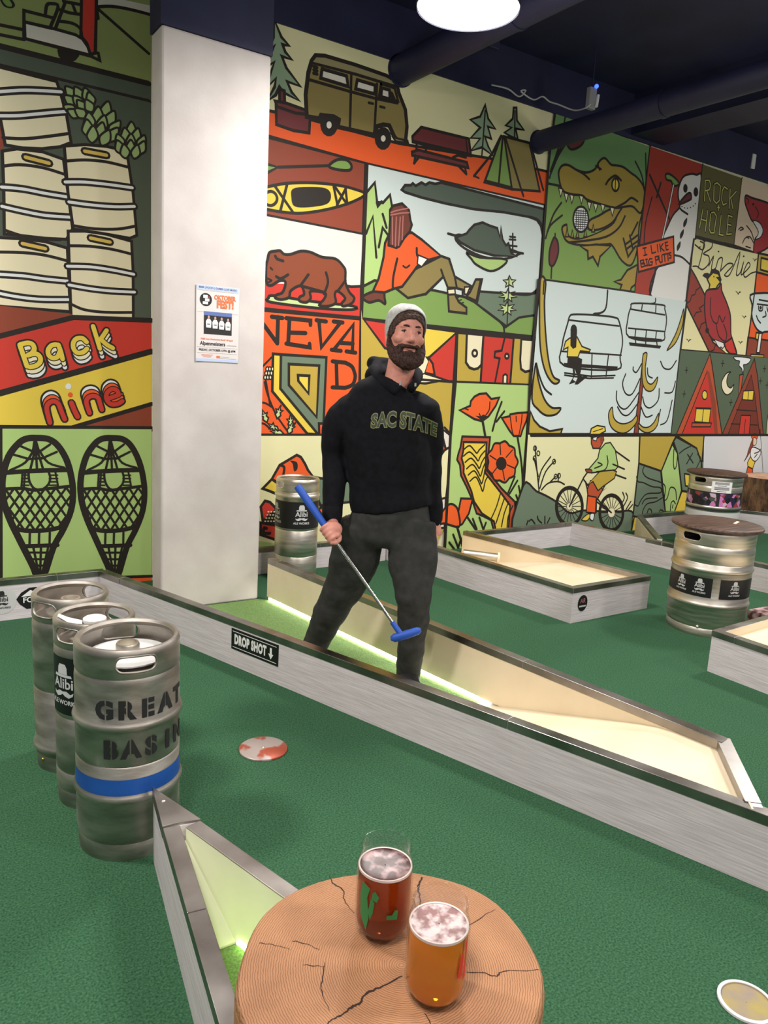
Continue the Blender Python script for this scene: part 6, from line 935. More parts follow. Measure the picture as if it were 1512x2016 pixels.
  ('mural_panel', 'snowman with a golf club and an I LIKE BIG PUTTS sign', 'rd2,0,0:5981,3579,788,-9,26,-660,-26,-617,-777,7;k,23,0:6013,3343,354,-334;k,23,0:6181,3304,-34,-131;k,16,1:6080,3162,-49,-230,10,-182;w2,0,1:6776,3442,-85,21,-97,-10,-101,-46,-45,-100,9,-84,40,-79,-80,-84,-63,-110,-45,-135,177,-108,-222,-158,-35,-259,540,3,17,331,14,301;k,20,3:6776,3442,-85,21,-97,-10,-101,-46,-45,-100,9,-84,40,-79,-80,-84,-63,-110,-45,-135,177,-108,-222,-158,-35,-259,540,3,17,331,14,301;k,20,1:6500,3130,40,-16,90,-19;k,20,1:6500,2701,125,-6,150,-57;k,0,0:6581,3322,0,-17,-6,-15,-12,-10,-15,-2,-15,5,-12,12,-6,16,0,17,6,15,12,10,15,3,15,-6,12,-11;k,0,0:6750,3317,0,-19,-7,-16,-13,-10,-16,-3,-17,6,-13,13,-7,17,0,19,7,16,12,11,17,2,16,-5,13,-13;mr,0,1:6481,3163,90,100,62,25,23,-40,-27,-26;k,20,3:6481,3163,90,100,62,25,23,-40,-27,-26;k,0,0:6538,3150,-4,-7,-9,-1,-6,5,3,7,10,1;k,0,0:6580,3145,-3,-7,-10,-1,-6,5,4,7,9,2;k,0,0:6624,3149,-3,-7,-10,-1,-6,5,4,7,9,2;k,0,0:6669,3162,-4,-7,-9,-1,-6,5,3,7,10,1;k,0,0:6710,3183,-4,-7,-9,-2,-7,6,4,7,10,1;k,0,0:6735,3207,-4,-7,-9,-1,-6,5,3,7,10,2;k,0,1:6625,3062,5,-50,-36,-45,-14,45;k,0,1:6595,2953,5,-51,-36,-44,-13,45;k,0,1:6568,2838,6,-51,-36,-44,-14,45;gm,0,1:6235,3383,56,16,113,-29,43,-35,-79,-27,-42,35,-67,2;k,20,3:6235,3383,56,16,113,-29,43,-35,-79,-27,-42,35,-67,2;k,30,0:6367,3314,-34,-253,-87,-543,-42,-223;w2,14,0:6367,3314,-34,-253,-77,-469;or,0,0:5946,2710,509,156,57,-229,-505,-149;k,20,2:5946,2710,509,156,57,-229,-505,-149;k,15,0:6032,2703,44,12;k,15,0:6054,2709,22,-60;k,15,0:6055,2642,44,13;k,15,0:6141,2741,27,-65,52,16;k,15,0:6230,2762,25,-64;k,15,0:6265,2771,28,-63;k,15,0:6313,2782,-32,-40,60,-22;k,15,0:6343,2794,28,-62,30,9;k,15,0:6340,2794,36,10;k,15,0:6355,2767,32,8;k,15,0:6014,2590,25,-54;k,15,0:6014,2590,44,12,9,-23,-38,-14;k,15,0:6029,2565,50,6,8,-20,-48,-15;k,15,0:6087,2610,25,6;k,15,0:6099,2612,21,-53;k,15,0:6097,2554,40,10;k,15,0:6177,2626,-31,-1,-15,-29,19,-31,37,9,0,27,-27,-6;k,15,0:6220,2650,27,-64;k,15,0:6220,2650,37,10,13,-26,-37,-14;k,15,0:6272,2666,17,-46,22,-12,20,13,-17,56;k,15,0:6324,2683,51,13;k,15,0:6350,2689,22,-62;k,15,0:6378,2697,38,10;k,15,0:6398,2701,20,-60;k,15,0:6445,2716,-21,-6,-1,-16,27,-4,4,-20,-25,-6;k,23,0:6769,3570,26,-660,-26,-617'),
  ('mural_panel', 'ROCK + HOLE lettering on olive', 'oc,0,0:6769,3570,662,-9,12,-637,-648,-11;k,30,0:6836,3438,27,-185;k,30,0:6836,3438,62,11,34,-38,-16,-47,-63,-18;k,30,0:6881,3351,79,-90;lm,12,0:6836,3438,27,-185;lm,12,0:6836,3438,62,11,34,-38,-16,-47,-63,-18;lm,12,0:6881,3351,79,-90;k,30,0:6981,3426,26,-143,50,-22,45,37,-16,131,-58,20,-47,-23;lm,12,0:6981,3426,26,-143,50,-22,45,37,-16,131,-58,20,-47,-23;k,30,0:7208,3420,-56,13,-26,-41,10,-88,35,-40,49,23;lm,12,0:7208,3420,-56,13,-26,-41,10,-88,35,-40,49,23;k,30,0:7253,3428,22,-178;k,30,0:7358,3423,-90,-83;k,30,0:7291,3336,46,-79;lm,12,0:7253,3428,22,-178;lm,12,0:7358,3423,-90,-83;lm,12,0:7291,3336,46,-79;k,30,0:6854,3177,-18,-180;k,30,0:6932,3175,3,-194;k,30,0:6849,3081,83,-3;lm,12,0:6854,3177,-18,-180;lm,12,0:6932,3175,3,-194;lm,12,0:6849,3081,83,-3;k,30,0:6987,3161,2,-150,38,-32,52,7,4,159,-46,31,-50,-15;lm,12,0:6987,3161,2,-150,38,-32,52,7,4,159,-46,31,-50,-15;k,30,0:7159,3164,6,-181,70,2;lm,12,0:7159,3164,6,-181,70,2;k,30,0:7277,3182,15,-181;k,30,0:7277,3182,70,-5;k,30,0:7283,3096,64,0;k,30,0:7292,3001,79,15;lm,12,0:7277,3182,15,-181;lm,12,0:7277,3182,70,-5;lm,12,0:7283,3096,64,0;lm,12,0:7292,3001,79,15;k,30,0:7083,3228,35,1;k,30,0:7099,3253,1,-52;lm,12,0:7083,3228,35,1;lm,12,0:7099,3253,1,-52;k,23,0:7431,3561,12,-637;k,25,0:6795,2913,1095,-17'),
  ('mural_panel', 'leaping red fish on pale pink', 'sk,0,0:7431,3561,1089,-3,194,-675,-824,13,-447,28;cm,0,1:7529,3413,115,-5,234,-1,157,-23,129,-141,-35,-216,-267,-140,-63,16,-2,128,107,46,-2,64,-87,51,-117,-1,-109,92,-60,68;k,20,3:7529,3413,115,-5,234,-1,157,-23,129,-141,-35,-216,-267,-140,-63,16,-2,128,107,46,-2,64,-87,51,-117,-1,-109,92,-60,68;w2,0,1:7712,3193,117,1,84,-59,-20,-75,-94,-37,39,77;k,12,3:7712,3193,117,1,84,-59,-20,-75,-94,-37,39,77;k,0,0:7698,3355,-1,-6,-4,-6,-7,-4,-9,-1,-8,1,-7,4,-3,6,0,6,4,5,8,4,8,2,9,-2,6,-4;k,12,1:7534,3391,55,-15,-9,-32;k,12,1:7720,3335,72,-52,-17,-49;k,14,1:7483,3074,36,28,45,-9,-52,-23;k,14,1:7612,3131,98,-49,62,-70;k,14,1:7583,2955,31,51,80,27,86,-52;k,14,1:7638,3025,45,-10;k,14,1:7646,2931,88,-4'),
  ('mural_panel', 'Birdie script with a red bird on a branch', 'ck2,0,0:6770,2882,1123,2,24,-411,0,-649,-1143,-4,-15,458,27,367;k,15,1:6797,2836,128,-33,22,58,-73,15;k,15,1:6941,2890,-21,-148,-27,-115;k,15,1:6941,2890,118,21,7,-70,-117,-70,91,-14,15,-70,-91,-67,-91,20,-68,-8;k,15,1:7060,2667,58,99,-8,-124,68,18,26,86,68,19,-8,-126;k,15,1:7264,2639,110,86,93,0,-93,-84,-29,-35,89,21,123,236,-13,-224,70,29,31,110,-17,-129,61,28,79,73,-45,27,-53,-102,40,-47,96,51,92,27;k,0,0:7206,2823,-6,-8,-16,-2,-10,6,7,9,15,2;k,0,0:7649,2832,-6,-9,-17,-2,-11,7,7,9,17,2;k,0,0:6816,2826,30,-1,15,-10,14,17,26,-2,-31,-17,-5,-13,-17,16;k,0,0:7561,2473,40,-2,21,-14,18,21,36,-3,-42,-20,-8,-17,-22,20;k,0,0:7736,2240,35,-3,18,-12,15,18,31,-3,-36,-17,-6,-14,-19,17;k,0,0:6832,1937,34,-3,18,-14,15,19,31,-4,-36,-17,-7,-15,-18,19;k,0,0:7729,1975,37,-3,18,-13,17,18,31,-4,-37,-17,-6,-14,-20,18;k,0,0:7786,2831,36,-2,18,-11,16,18,31,-1,-36,-19,-7,-15,-20,18;br2,0,0:6779,2609,99,-75,171,-146,106,-115,10,-211,129,-130,268,-103,-310,1,-483,439;k,20,2:6779,2609,99,-75,171,-146,106,-115,10,-211,129,-130,268,-103,-310,1,-483,439;k,14,0:6957,2446,-54,-32,-9,-41,-49,-15,-15,-53,-38,-24;k,14,0:7054,2284,-63,-37,41,-27,-84,-18,-26,-44;k,14,0:7141,2129,-83,-33,-21,-64;k,14,0:7344,1914,-15,-55,-68,-28;cm,0,1:7084,2433,165,32,52,53,34,-70,109,-107,94,-121,52,-181,56,-73,98,-127,-106,-6,-86,39,-71,62,-193,25,-110,83,-76,142,-40,164;k,20,3:7084,2433,165,32,52,53,34,-70,109,-107,94,-121,52,-181,56,-73,98,-127,-106,-6,-86,39,-71,62,-193,25,-110,83,-76,142,-40,164;rd,0,0:7490,1934,129,64,126,-161,-126,-3,-76,38;k,20,2:7490,1934,129,64,126,-161,-126,-3,-76,38;k,14,1:7161,2367,21,-134,65,-90,77,-15,20,76,69,-58,34,56;k,14,1:7308,2116,61,-103,86,-48,78,-12;k,14,1:7437,2126,78,-92,-2,-76;ye,0,0:7090,2568,53,47,91,-5,58,-51,-11,-33,-38,-35,-12,-28,-122,-19,8,44,-56,51;k,20,2:7090,2568,53,47,91,-5,58,-51,-11,-33,-38,-35,-12,-28,-122,-19,8,44,-56,51;k,0,0:7061,2539,-84,21,20,28,51,11,45,-5,10,37,76,21,67,-15,33,-48,-64,24,-72,2,-55,-37;k,0,0:7197,2574,88,15,16,-71,-53,31;k,0,0:7177,2575,-4,-7,-11,-1,-7,6,4,8,11,1;w2,0,0:7315,1961,165,-22,23,-37,-29,-23,-31,14,-26,-12,-43,24;k,12,2:7315,1961,165,-22,23,-37,-29,-23,-31,14,-26,-12,-43,24;k,0,0:7202,2044,-5,-22,-21,-10,-25,7,-14,20,5,21,21,11,25,-7;k,25,0:6770,2882,-8,-245,5,-358,7,-459;k,25,0:6774,1820,488,5,655,-1'),
  ('mural_panel', 'wine glass figure with a red hat', 'rd,0,0:7890,2894,864,6,312,-1082,-1149,6,0,649;mu,0,0:7890,2894,864,6,64,-223,-915,24;k,23,2:7890,2894,864,6,64,-223,-915,24;ye,0,0:7951,2853,596,0,40,-143,-620,25;k,21,2:7951,2853,596,0,40,-143,-620,25;or,0,0:7903,2701,915,-24,59,-203,-963,10;k,23,2:7903,2701,915,-24,59,-203,-963,10;or,0,0:7906,2196,1061,-34,51,-177,-1110,38;br,0,0:7908,2023,1103,-14,55,-191,-1149,6;k,20,2:7908,2023,1103,-14,55,-191,-1149,6;pb,0,1:7914,2484,950,35,103,-357,-691,-51,-110,-19,-122,36,-107,104,-33,130;k,23,3:7914,2484,950,35,103,-357,-691,-51,-110,-19,-122,36,-107,104,-33,130;k,18,1:8019,2428,216,0;k,18,1:7996,2381,250,6;k,18,1:8026,2362,21,-43,60,5,-1,45;k,18,1:8189,2365,32,-42,63,0;k,18,1:8170,2318,22,-43,-57,-21;k,18,1:8011,2260,41,-41,58,-29;k,0,0:8094,2351,-4,-15,-15,-7,-19,4,-10,14,3,14,16,7,18,-4;k,0,0:8259,2354,-4,-14,-15,-8,-19,5,-11,13,3,15,16,7,19,-4;ye,0,0:8051,2084,85,4,-5,-21,-36,-60,-39,9;k,20,2:8051,2084,85,4,-5,-21,-36,-60,-39,9;w2,0,0:8107,2082,60,8,3,-217,-61,-1;k,20,2:8107,2082,60,8,3,-217,-61,-1;ye,0,0:8008,1849,250,8,7,-25,-251,-9;k,16,2:8008,1849,250,8,7,-25,-251,-9;k,23,0:7890,2894,27,-421,0,-649'),
  ('mural_panel', 'ski gondolas over tall pines on pale blue', 'pb,0,0:4761,2281,1095,14,923,-3,9,-1321,-2017,0;mu,0,1:4756,2280,64,0,7,-163,35,-205,52,-207,53,-140,58,-84,72,-26,-23,-27,-52,1,-68,49,-62,84,-57,138,-40,207;k,20,3:4756,2280,64,0,7,-163,35,-205,52,-207,53,-140,58,-84,72,-26,-23,-27,-52,1,-68,49,-62,84,-57,138,-40,207;k,20,1:4799,1585,54,-111,73,-98,88,-48;mu,0,1:4790,1585,39,-112,55,-112,66,-93,90,-56,107,-2,-38,-49,-70,-18,-83,4,-88,47,-87,92;k,20,3:4790,1585,39,-112,55,-112,66,-93,90,-56,107,-2,-38,-49,-70,-18,-83,4,-88,47,-87,92;mu,0,0:4781,1171,49,-72,77,-55,129,-41,158,20,-17,-52,-406,0;k,20,2:4781,1171,49,-72,77,-55,129,-41,158,20,-17,-52,-406,0;k,20,1:5607,2280,1,-149,-59,-52,-90,-16,3,-17;pb,0,1:5136,1962,14,51,49,22,244,16,291,3,75,-36,74,-164,-10,-153,-27,-117,-700,1,-55,173;k,18,3:5136,1962,14,51,49,22,244,16,291,3,75,-36,74,-164,-10,-153,-27,-117,-700,1,-55,173;k,0,0:5132,1611,725,3,-9,-31,-705,-4;k,16,0:5139,1983,676,-1;k,16,0:5098,1709,789,11;k,16,0:5486,1709,23,-208;k,16,0:5709,1710,-3,-193;k,16,0:5155,1523,348,-14,328,21;k,16,0:5158,1504,326,-16,328,18;ye,0,0:5176,1829,93,16,75,-78,113,-22,-8,-20,-120,2,-24,-57,-138,-5,-1,84,-55,-25,17,73;k,14,2:5176,1829,93,16,75,-78,113,-22,-8,-20,-120,2,-24,-57,-138,-5,-1,84,-55,-25,17,73;k,0,0:5260,1907,-4,-29,-19,-20,-26,-1,-23,16,-12,27,4,29,18,19,26,2,24,-15;k,0,0:5179,1893,82,6,10,-144,-40,-17,-36,27;k,0,0:5174,1662,135,8,54,-15,2,-71,-7,-59,25,-22,87,9,-131,-85,-43,-1,34,68,-53,71,18,-50,-26,-46,46,-20,-93,-26,48,68,-21,88,-72,11;k,16,1:6292,2277,-5,-42,-95,-18;pb,0,1:5989,2203,413,23,45,-35,47,-98,-6,-119,-35,-85,-482,2,-46,163,24,108;k,17,3:5989,2203,413,23,45,-35,47,-98,-6,-119,-35,-85,-482,2,-46,163,24,108;k,0,0:5969,1903,488,5,-3,-24,-481,-1;k,16,0:5947,2147,510,-10;k,16,0:5946,1973,528,8;k,16,0:6108,2210,-2,-57;k,16,0:6309,2213,7,-65;k,16,0:6053,1973,1,-74;k,16,0:6211,1977,1,-78;k,16,0:6360,1977,2,-75;k,16,0:5985,1838,465,-2;k,16,0:5995,1823,445,0;k,16,0:6056,1889,20,-45;k,16,0:6214,1892,9,-50;k,16,0:6377,1887,22,-49;br,0,0:6202,1750,57,1,-8,-347,14,-433,-67,0,9,432;k,14,2:6202,1750,57,1,-8,-347,14,-433,-67,0,9,432;mu,0,1:6203,1743,55,14,-2,-130,27,-94,43,-54,64,-6,70,67,-7,-73,-39,-54,-61,-15,-67,23,-50,70,-29,134;k,14,3:6203,1743,55,14,-2,-130,27,-94,43,-54,64,-6,70,67,-7,-73,-39,-54,-61,-15,-67,23,-50,70,-29,134;mu,0,1:5839,1232,-40,-52,13,-70,44,-66,85,-44,111,-13,92,37,77,74,-11,61,-68,-54,-105,-28,-99,15,-67,50;k,14,3:5839,1232,-40,-52,13,-70,44,-66,85,-44,111,-13,92,37,77,74,-11,61,-68,-54,-105,-28,-99,15,-67,50;mu,0,1:6253,1082,75,-36,88,4,74,50,52,84,8,-100,-55,-67,-93,-26,-85,18,-62,37;k,14,3:6253,1082,75,-36,88,4,74,50,52,84,8,-100,-55,-67,-93,-26,-85,18,-62,37;k,15,1:6194,1656,-59,-82,-51,14,-6,31;k,15,1:5981,1552,-32,-95,64,-92,96,3,86,146;k,15,1:5878,1385,14,-86,71,-69,97,2,145,155;k,15,1:5914,1237,84,-70,97,2,122,122;k,15,1:6288,1621,25,-71,67,-21;k,15,1:6506,1429,4,-115,-102,-75,-93,22,-47,80;k,15,1:6260,1244,88,-96,99,18;k,15,1:6477,1694,63,-61,106,-3,76,85;k,15,1:6749,1511,-32,-108,-117,-12;k,15,1:6566,1225,-13,-74;k,15,1:6595,1071,97,48,41,201;k,15,1:6772,1734,-5,-181,19,-299,-1,-202;mu,0,1:6741,2217,13,-127,-30,-115,-60,-101,-105,-68,50,80,59,101,45,131;k,14,3:6741,2217,13,-127,-30,-115,-60,-101,-105,-68,50,80,59,101,45,131;k,28,0:6774,2291,-5,-475,19,-845;k,32,0:4771,971,3841,6,2787,2;k,30,0:4736,2278,5,-865,30,-442;k,14,0:4801,2278,4,-108'),
  ('mural_panel', 'two A-frame cabins at night with a crescent moon', 'gs2,0,0:6774,1820,488,5,655,-1,1378,18,258,-867,-2766,-1;bo,0,0:7265,1812,63,-116,179,-382,164,-340,-802,0;k,16,2:7265,1812,63,-116,179,-382,164,-340,-802,0;rd,0,0:7257,1638,174,-326,133,-338,-602,0;k,14,2:7257,1638,174,-326,133,-338,-602,0;br,0,0:7246,1648,51,-25,182,-309,114,-340,-58,0,-108,271;ye,0,1:7309,1389,0,-20,-8,-16,-16,-10,-20,0,-19,8,-16,16,-9,20,0,20,9,16,16,10,19,0,20,-8,16,-16;k,14,3:7309,1389,0,-20,-8,-16,-16,-10,-20,0,-19,8,-16,16,-9,20,0,20,9,16,16,10,19,0,20,-8,16,-16;ye,0,0:7149,1245,256,0,2,-146,-256,8;k,14,2:7149,1245,256,0,2,-146,-256,8;k,12,0:7278,1242,2,-136;k,12,0:7138,1253,269,1;bo,0,0:7111,1096,340,1,-10,-41,-328,-2;k,14,2:7111,1096,340,1,-10,-41,-328,-2;br,0,0:8084,1807,108,-185,283,-647,-804,-1;k,16,2:8084,1807,108,-185,283,-647,-804,-1;br3,0,0:8067,1629,107,-182,225,-472,-620,-1;k,12,2:8067,1629,107,-182,225,-472,-620,-1;k,12,0:7876,1244,393,-7;k,12,0:7812,1091,518,-11;ye,0,0:7957,1452,202,12,7,-109,-200,2;k,14,2:7957,1452,202,12,7,-109,-200,2;k,12,0:8058,1455,10,-99;rd,0,0:7981,1186,185,0,21,-211,-207,-1;k,14,2:7981,1186,185,0,21,-211,-207,-1;k,12,0:8074,1140,12,-160;bo,0,0:7846,1619,67,14,-2,-160,-34,-81;k,14,2:7846,1619,67,14,-2,-160,-34,-81;w,0,1:7703,1806,288,2,1,-45,-54,-26,-48,-8,19,-39,-9,-46,-31,44,-57,31,-1,46,-71,7;k,12,3:7703,1806,288,2,1,-45,-54,-26,-48,-8,19,-39,-9,-46,-31,44,-57,31,-1,46,-71,7;cr,0,1:7672,1645,-73,-20,-59,-75,5,-66,63,-66,72,-15,69,42,13,69,-41,-36,-62,15,-35,50,8,67;k,14,3:7672,1645,-73,-20,-59,-75,5,-66,63,-66,72,-15,69,42,13,69,-41,-36,-62,15,-35,50,8,67;k,9,0:6881,1626,49,2;k,9,0:6904,1659,3,-64;k,9,0:6889,1388,49,2;k,9,0:6912,1421,3,-64;k,9,0:7483,1725,52,3;k,9,0:7507,1760,4,-66;k,9,0:7726,1322,55,1;k,9,0:7752,1356,4,-68;k,9,0:8235,1572,58,2;k,9,0:8261,1608,5,-70;k,9,0:8377,1530,59,2;k,9,0:8404,1566,5,-70;k,9,0:8278,1708,58,2;k,9,0:8304,1744,6,-70;gl,0,0:8522,1338,917,21,114,-384,-1024,0,-20,121;k,14,2:8522,1338,917,21,114,-384,-1024,0,-20,121'),
  ('mural_panel', 'cyclist riding past sagebrush on pale yellow', 'cl,0,0:4771,971,1545,0,91,-1176,-1609,137,-11,608;gs,0,1:4769,518,171,-59,142,-52,149,-70,168,-103,179,14,284,-24,246,-14,235,-47,70,-403,-1612,141;k,20,3:4769,518,171,-59,142,-52,149,-70,168,-103,179,14,284,-24,246,-14,235,-47,70,-403,-1612,141;k,16,1:5040,161,-47,34,-14,32;k,16,1:5083,151,-9,70;k,16,1:5115,157,26,45;k,16,1:4956,159,-47,42,-29,-14;k,16,1:4853,158,12,38;k,16,1:4971,457,-60,229,-41,171;k,16,1:4951,534,26,120,100,118;k,16,1:4977,487,54,150,104,97;k,16,1:4943,595,-72,166;k,16,1:5000,471,77,58,126,11,87,-30;k,16,1:5097,536,68,52;k,16,1:5203,540,-4,62;k,16,1:6206,221,62,82;k,16,1:6162,257,49,82,-34,52;k,16,1:6122,276,39,65,-35,60;k,16,1:6233,211,66,56;k,12,3:4889,850,-4,-15,-12,-6,-14,6,-7,15,4,15,12,6,14,-7;k,12,3:4896,760,-4,-14,-12,-6,-14,6,-7,15,4,15,12,6,14,-7;k,12,3:5144,726,-3,-15,-13,-6,-14,6,-8,16,4,15,12,6,15,-7;k,12,3:5184,587,-3,-15,-13,-6,-15,7,-7,15,3,15,13,6,14,-6;k,12,3:5226,594,-3,-15,-13,-6,-15,6,-8,16,4,15,13,6,15,-7;k,12,3:4935,805,-3,-15,-12,-6,-14,6,-7,15,3,15,12,6,14,-7;k,39,3:5563,289,1,-40,-8,-38,-16,-33,-24,-27,-31,-20,-36,-11,-38,-2,-40,7,-39,16,-36,24,-31,30,-25,34,-17,39,-10,39,-1,39,8,37,15,32,24,27,29,19,35,12,38,3,39,-6,39,-15,36,-22,32,-30,26,-35,19,-39;k,8,0:5385,298,178,-9;k,8,0:5385,298,176,-71;k,8,0:5385,298,153,-124;k,8,0:5385,298,111,-161;k,8,0:5385,298,56,-179;k,8,0:5385,298,-5,-175;k,8,0:5385,298,-65,-150;k,8,0:5385,298,-117,-107;k,8,0:5385,298,-154,-52;k,8,0:5385,298,-172,9;k,8,0:5385,298,-170,69;k,8,0:5385,298,-147,120;k,8,0:5385,298,-107,158;k,8,0:5385,298,-54,176;k,8,0:5385,298,6,174;k,8,0:5385,298,66,151;k,8,0:5385,298,119,109;k,8,0:5385,298,158,53;cr,0,1:5419,296,-4,-18,-15,-11,-21,1,-18,13,-9,19,4,18,15,11,21,-1,18,-12;k,39,3:6166,193,2,-39,-7,-37,-15,-33,-24,-27,-29,-19,-35,-10,-38,-2,-40,7,-38,16,-36,23,-31,30,-26,34,-18,38,-10,39,-2,38,7,36,15,32,22,26,29,20,34,11,37,3,39,-7,38,-14,37,-23,32,-29,26,-34,19,-39;k,8,0:5991,203,175,-10;k,8,0:5991,203,174,-70;k,8,0:5991,203,152,-122;k,8,0:5991,203,112,-159;k,8,0:5991,203,58,-177;k,8,0:5991,203,-2,-172;k,8,0:5991,203,-61,-147;k,8,0:5991,203,-113,-105;k,8,0:5991,203,-151,-50;k,8,0:5991,203,-170,10;k,8,0:5991,203,-169,69;k,8,0:5991,203,-148,119;k,8,0:5991,203,-109,156;k,8,0:5991,203,-57,174;k,8,0:5991,203,2,172;k,8,0:5991,203,62,148;k,8,0:5991,203,114,107;k,8,0:5991,203,154,52;cr,0,1:6040,200,-5,-26,-22,-15,-30,2,-27,18,-14,27,5,26,22,15,30,-1,28,-18;k,18,0:5385,298,157,271,49,54;k,16,0:5546,545,253,-220,192,-122;k,16,0:5571,528,84,-179,219,104,-175,-90;k,16,0:5866,502,-115,-174,240,-125;bo,0,0:5639,534,107,-20,83,-76,-75,-94,14,-123,-130,7,-4,138,-28,81;k,14,2:5639,534,107,-20,83,-76,-75,-94,14,-123,-130,7,-4,138,-28,81;or,0,0:5621,390,124,-21,12,-156,-131,16;k,14,2:5621,390,124,-21,12,-156,-131,16;mu,0,0:5598,495,156,123,188,11,56,-17,-19,-65,-155,-76,-65,-38,-84,91;k,14,2:5598,495,156,123,188,11,56,-17,-19,-65,-155,-76,-65,-38,-84,91;gl,0,0:5793,889,70,7,83,-73,68,-163,-36,-31,-131,-5,-208,-15,-50,29,121,109,11,79;k,14,2:5793,889,70,7,83,-73,68,-163,-36,-31,-131,-5,-208,-15,-50,29,121,109,11,79;k,14,1:5836,769,23,-73,-37,-64,-115,-13;k,14,1:5716,707,63,-25,-100,-30;bo,0,0:5590,937,90,7,65,32,20,-56,-46,-78,-92,1,-30,47;k,14,2:5590,937,90,7,65,32,20,-56,-46,-78,-92,1,-30,47;br,0,0:5698,976,51,0,18,-71,-44,-16;ye,0,0:5563,960,13,70,75,28,110,-12,14,-39,-77,-31,-87,-32;k,14,2:5563,960,13,70,75,28,110,-12,14,-39,-77,-31,-87,-32;k,9,0:5603,999,133,31;w,0,0:5611,944,56,11,-5,-42,-47,8;k,9,2:5611,944,56,11,-5,-42,-47,8;br,0,1:5553,647,81,-7,9,-27,-62,2;k,9,3:5553,647,81,-7,9,-27,-62,2;ye,0,1:5572,159,80,52,38,-18,-40,-47;k,12,3:5572,159,80,52,38,-18,-40,-47;w,0,1:5687,209,55,-3,-9,-65,-45,19;k,12,3:5687,209,55,-3,-9,-65,-45,19;k,16,0:5948,815,224,-101;k,16,0:5932,686,180,-53;k,16,0:5998,579,154,-41;ye,0,0:6320,150,171,-17,17,-171,-179,13;k,12,2:6320,150,171,-17,17,-171,-179,13;cl,0,0:6491,133,451,-166,42,-221,-444,38;k,23,0:6316,971,30,-826,-22,-170'),
  ('mural_panel', 'faceted hills with contour lines', 'mu,0,0:6288,969,580,0,-50,-85,-126,-285,-370,86;k,20,2:6288,969,580,0,-50,-85,-126,-285,-370,86;gs,0,0:6322,685,361,-86,62,-197,96,-239,-369,-43,-147,30;k,20,2:6322,685,361,-86,62,-197,96,-239,-369,-43,-147,30;gl,0,0:6820,874,103,-96,147,-394,-58,-231,-171,10,-149,436;k,20,2:6820,874,103,-96,147,-394,-58,-231,-171,10,-149,436;gs,0,0:6831,905,42,41,367,-118,124,-165,16,-330,-300,45,-157,400;k,20,2:6831,905,42,41,367,-118,124,-165,16,-330,-300,45,-157,400;mu,0,0:6868,969,475,0,19,-295,-122,154;k,20,2:6868,969,475,0,19,-295,-122,154;ye,0,0:7081,373,412,-56,42,-194,-540,31;k,20,2:7081,373,412,-56,42,-194,-540,31;ye,0,0:7086,560,89,-12,19,-131,-68,14;k,18,2:7086,560,89,-12,19,-131,-68,14;k,16,0:7096,765,115,-93;k,16,0:7181,775,-81,-111;k,14,1:6409,652,-14,-50,82,-65,238,-60,76,-55,8,-128,47,19,29,106,90,-25,39,-110;k,14,1:6310,553,32,-52,81,-13,152,-47,133,-16,10,-53,-211,-2,-84,-59,-37,-60,-49,13;k,14,1:6469,142,4,62,54,61,126,14,108,38;k,14,1:6544,169,17,41,42,-13,14,-32;k,14,1:6446,269,55,49,177,2;k,14,1:6742,157,10,32,53,-14;k,14,1:6855,821,19,-137,30,-69,27,36,-8,127;k,14,1:6957,778,76,41,98,31;k,14,1:6926,158,-8,87,36,30,41,-34;k,14,1:7284,622,50,96,-63,45;k,14,1:6952,200,2,32;k,14,1:7299,380,19,77,47,31;gs,0,1:7359,685,48,-12,48,-55,-79,-10;k,14,3:7359,685,48,-12,48,-55,-79,-10'),
  ('mural_panel', 'hiker with a staff on white', 'pb2,0,0:7343,969,6338,1,751,-1669,-6889,526;k,18,0:7343,969,19,-295,173,-551;br,0,1:8208,784,49,126,48,11,-32,-115,-113,-136,39,68;k,9,3:8208,784,49,126,48,11,-32,-115,-113,-136,39,68;ye,0,0:8262,807,108,-25,16,-105,-37,-98,-93,8,-27,70,43,69;k,14,2:8262,807,108,-25,16,-105,-37,-98,-93,8,-27,70,43,69;w,0,1:8277,829,172,-36,15,-59,-85,-68,-107,60;k,12,3:8277,829,172,-36,15,-59,-85,-68,-107,60;or,0,0:8246,610,106,-31,11,-55,-132,3;k,14,2:8246,610,106,-31,11,-55,-132,3;k,14,1:8345,759,78,17,34,29;k,14,0:8357,713,42,34;k,9,0:8387,1036,195,-519;or,0,1:8362,950,-13,-25,-43,-10,-48,11,-25,24,13,24,43,10,48,-10;k,9,3:8362,950,-13,-25,-43,-10,-48,11,-25,24,13,24,43,10,48,-10;sk,0,1:8280,938,65,-17,5,-58,-59,-11;k,9,3:8280,938,65,-17,5,-58,-59,-11;k,28,0:4808,967,8873,3'),
  ('mural_panel', 'plain cream continuation beyond the frame', 'cl,0,0:7884,3748,5864,17,2515,-4984,-7250,669;k,23,0:8184,2606,6054,188'),
]
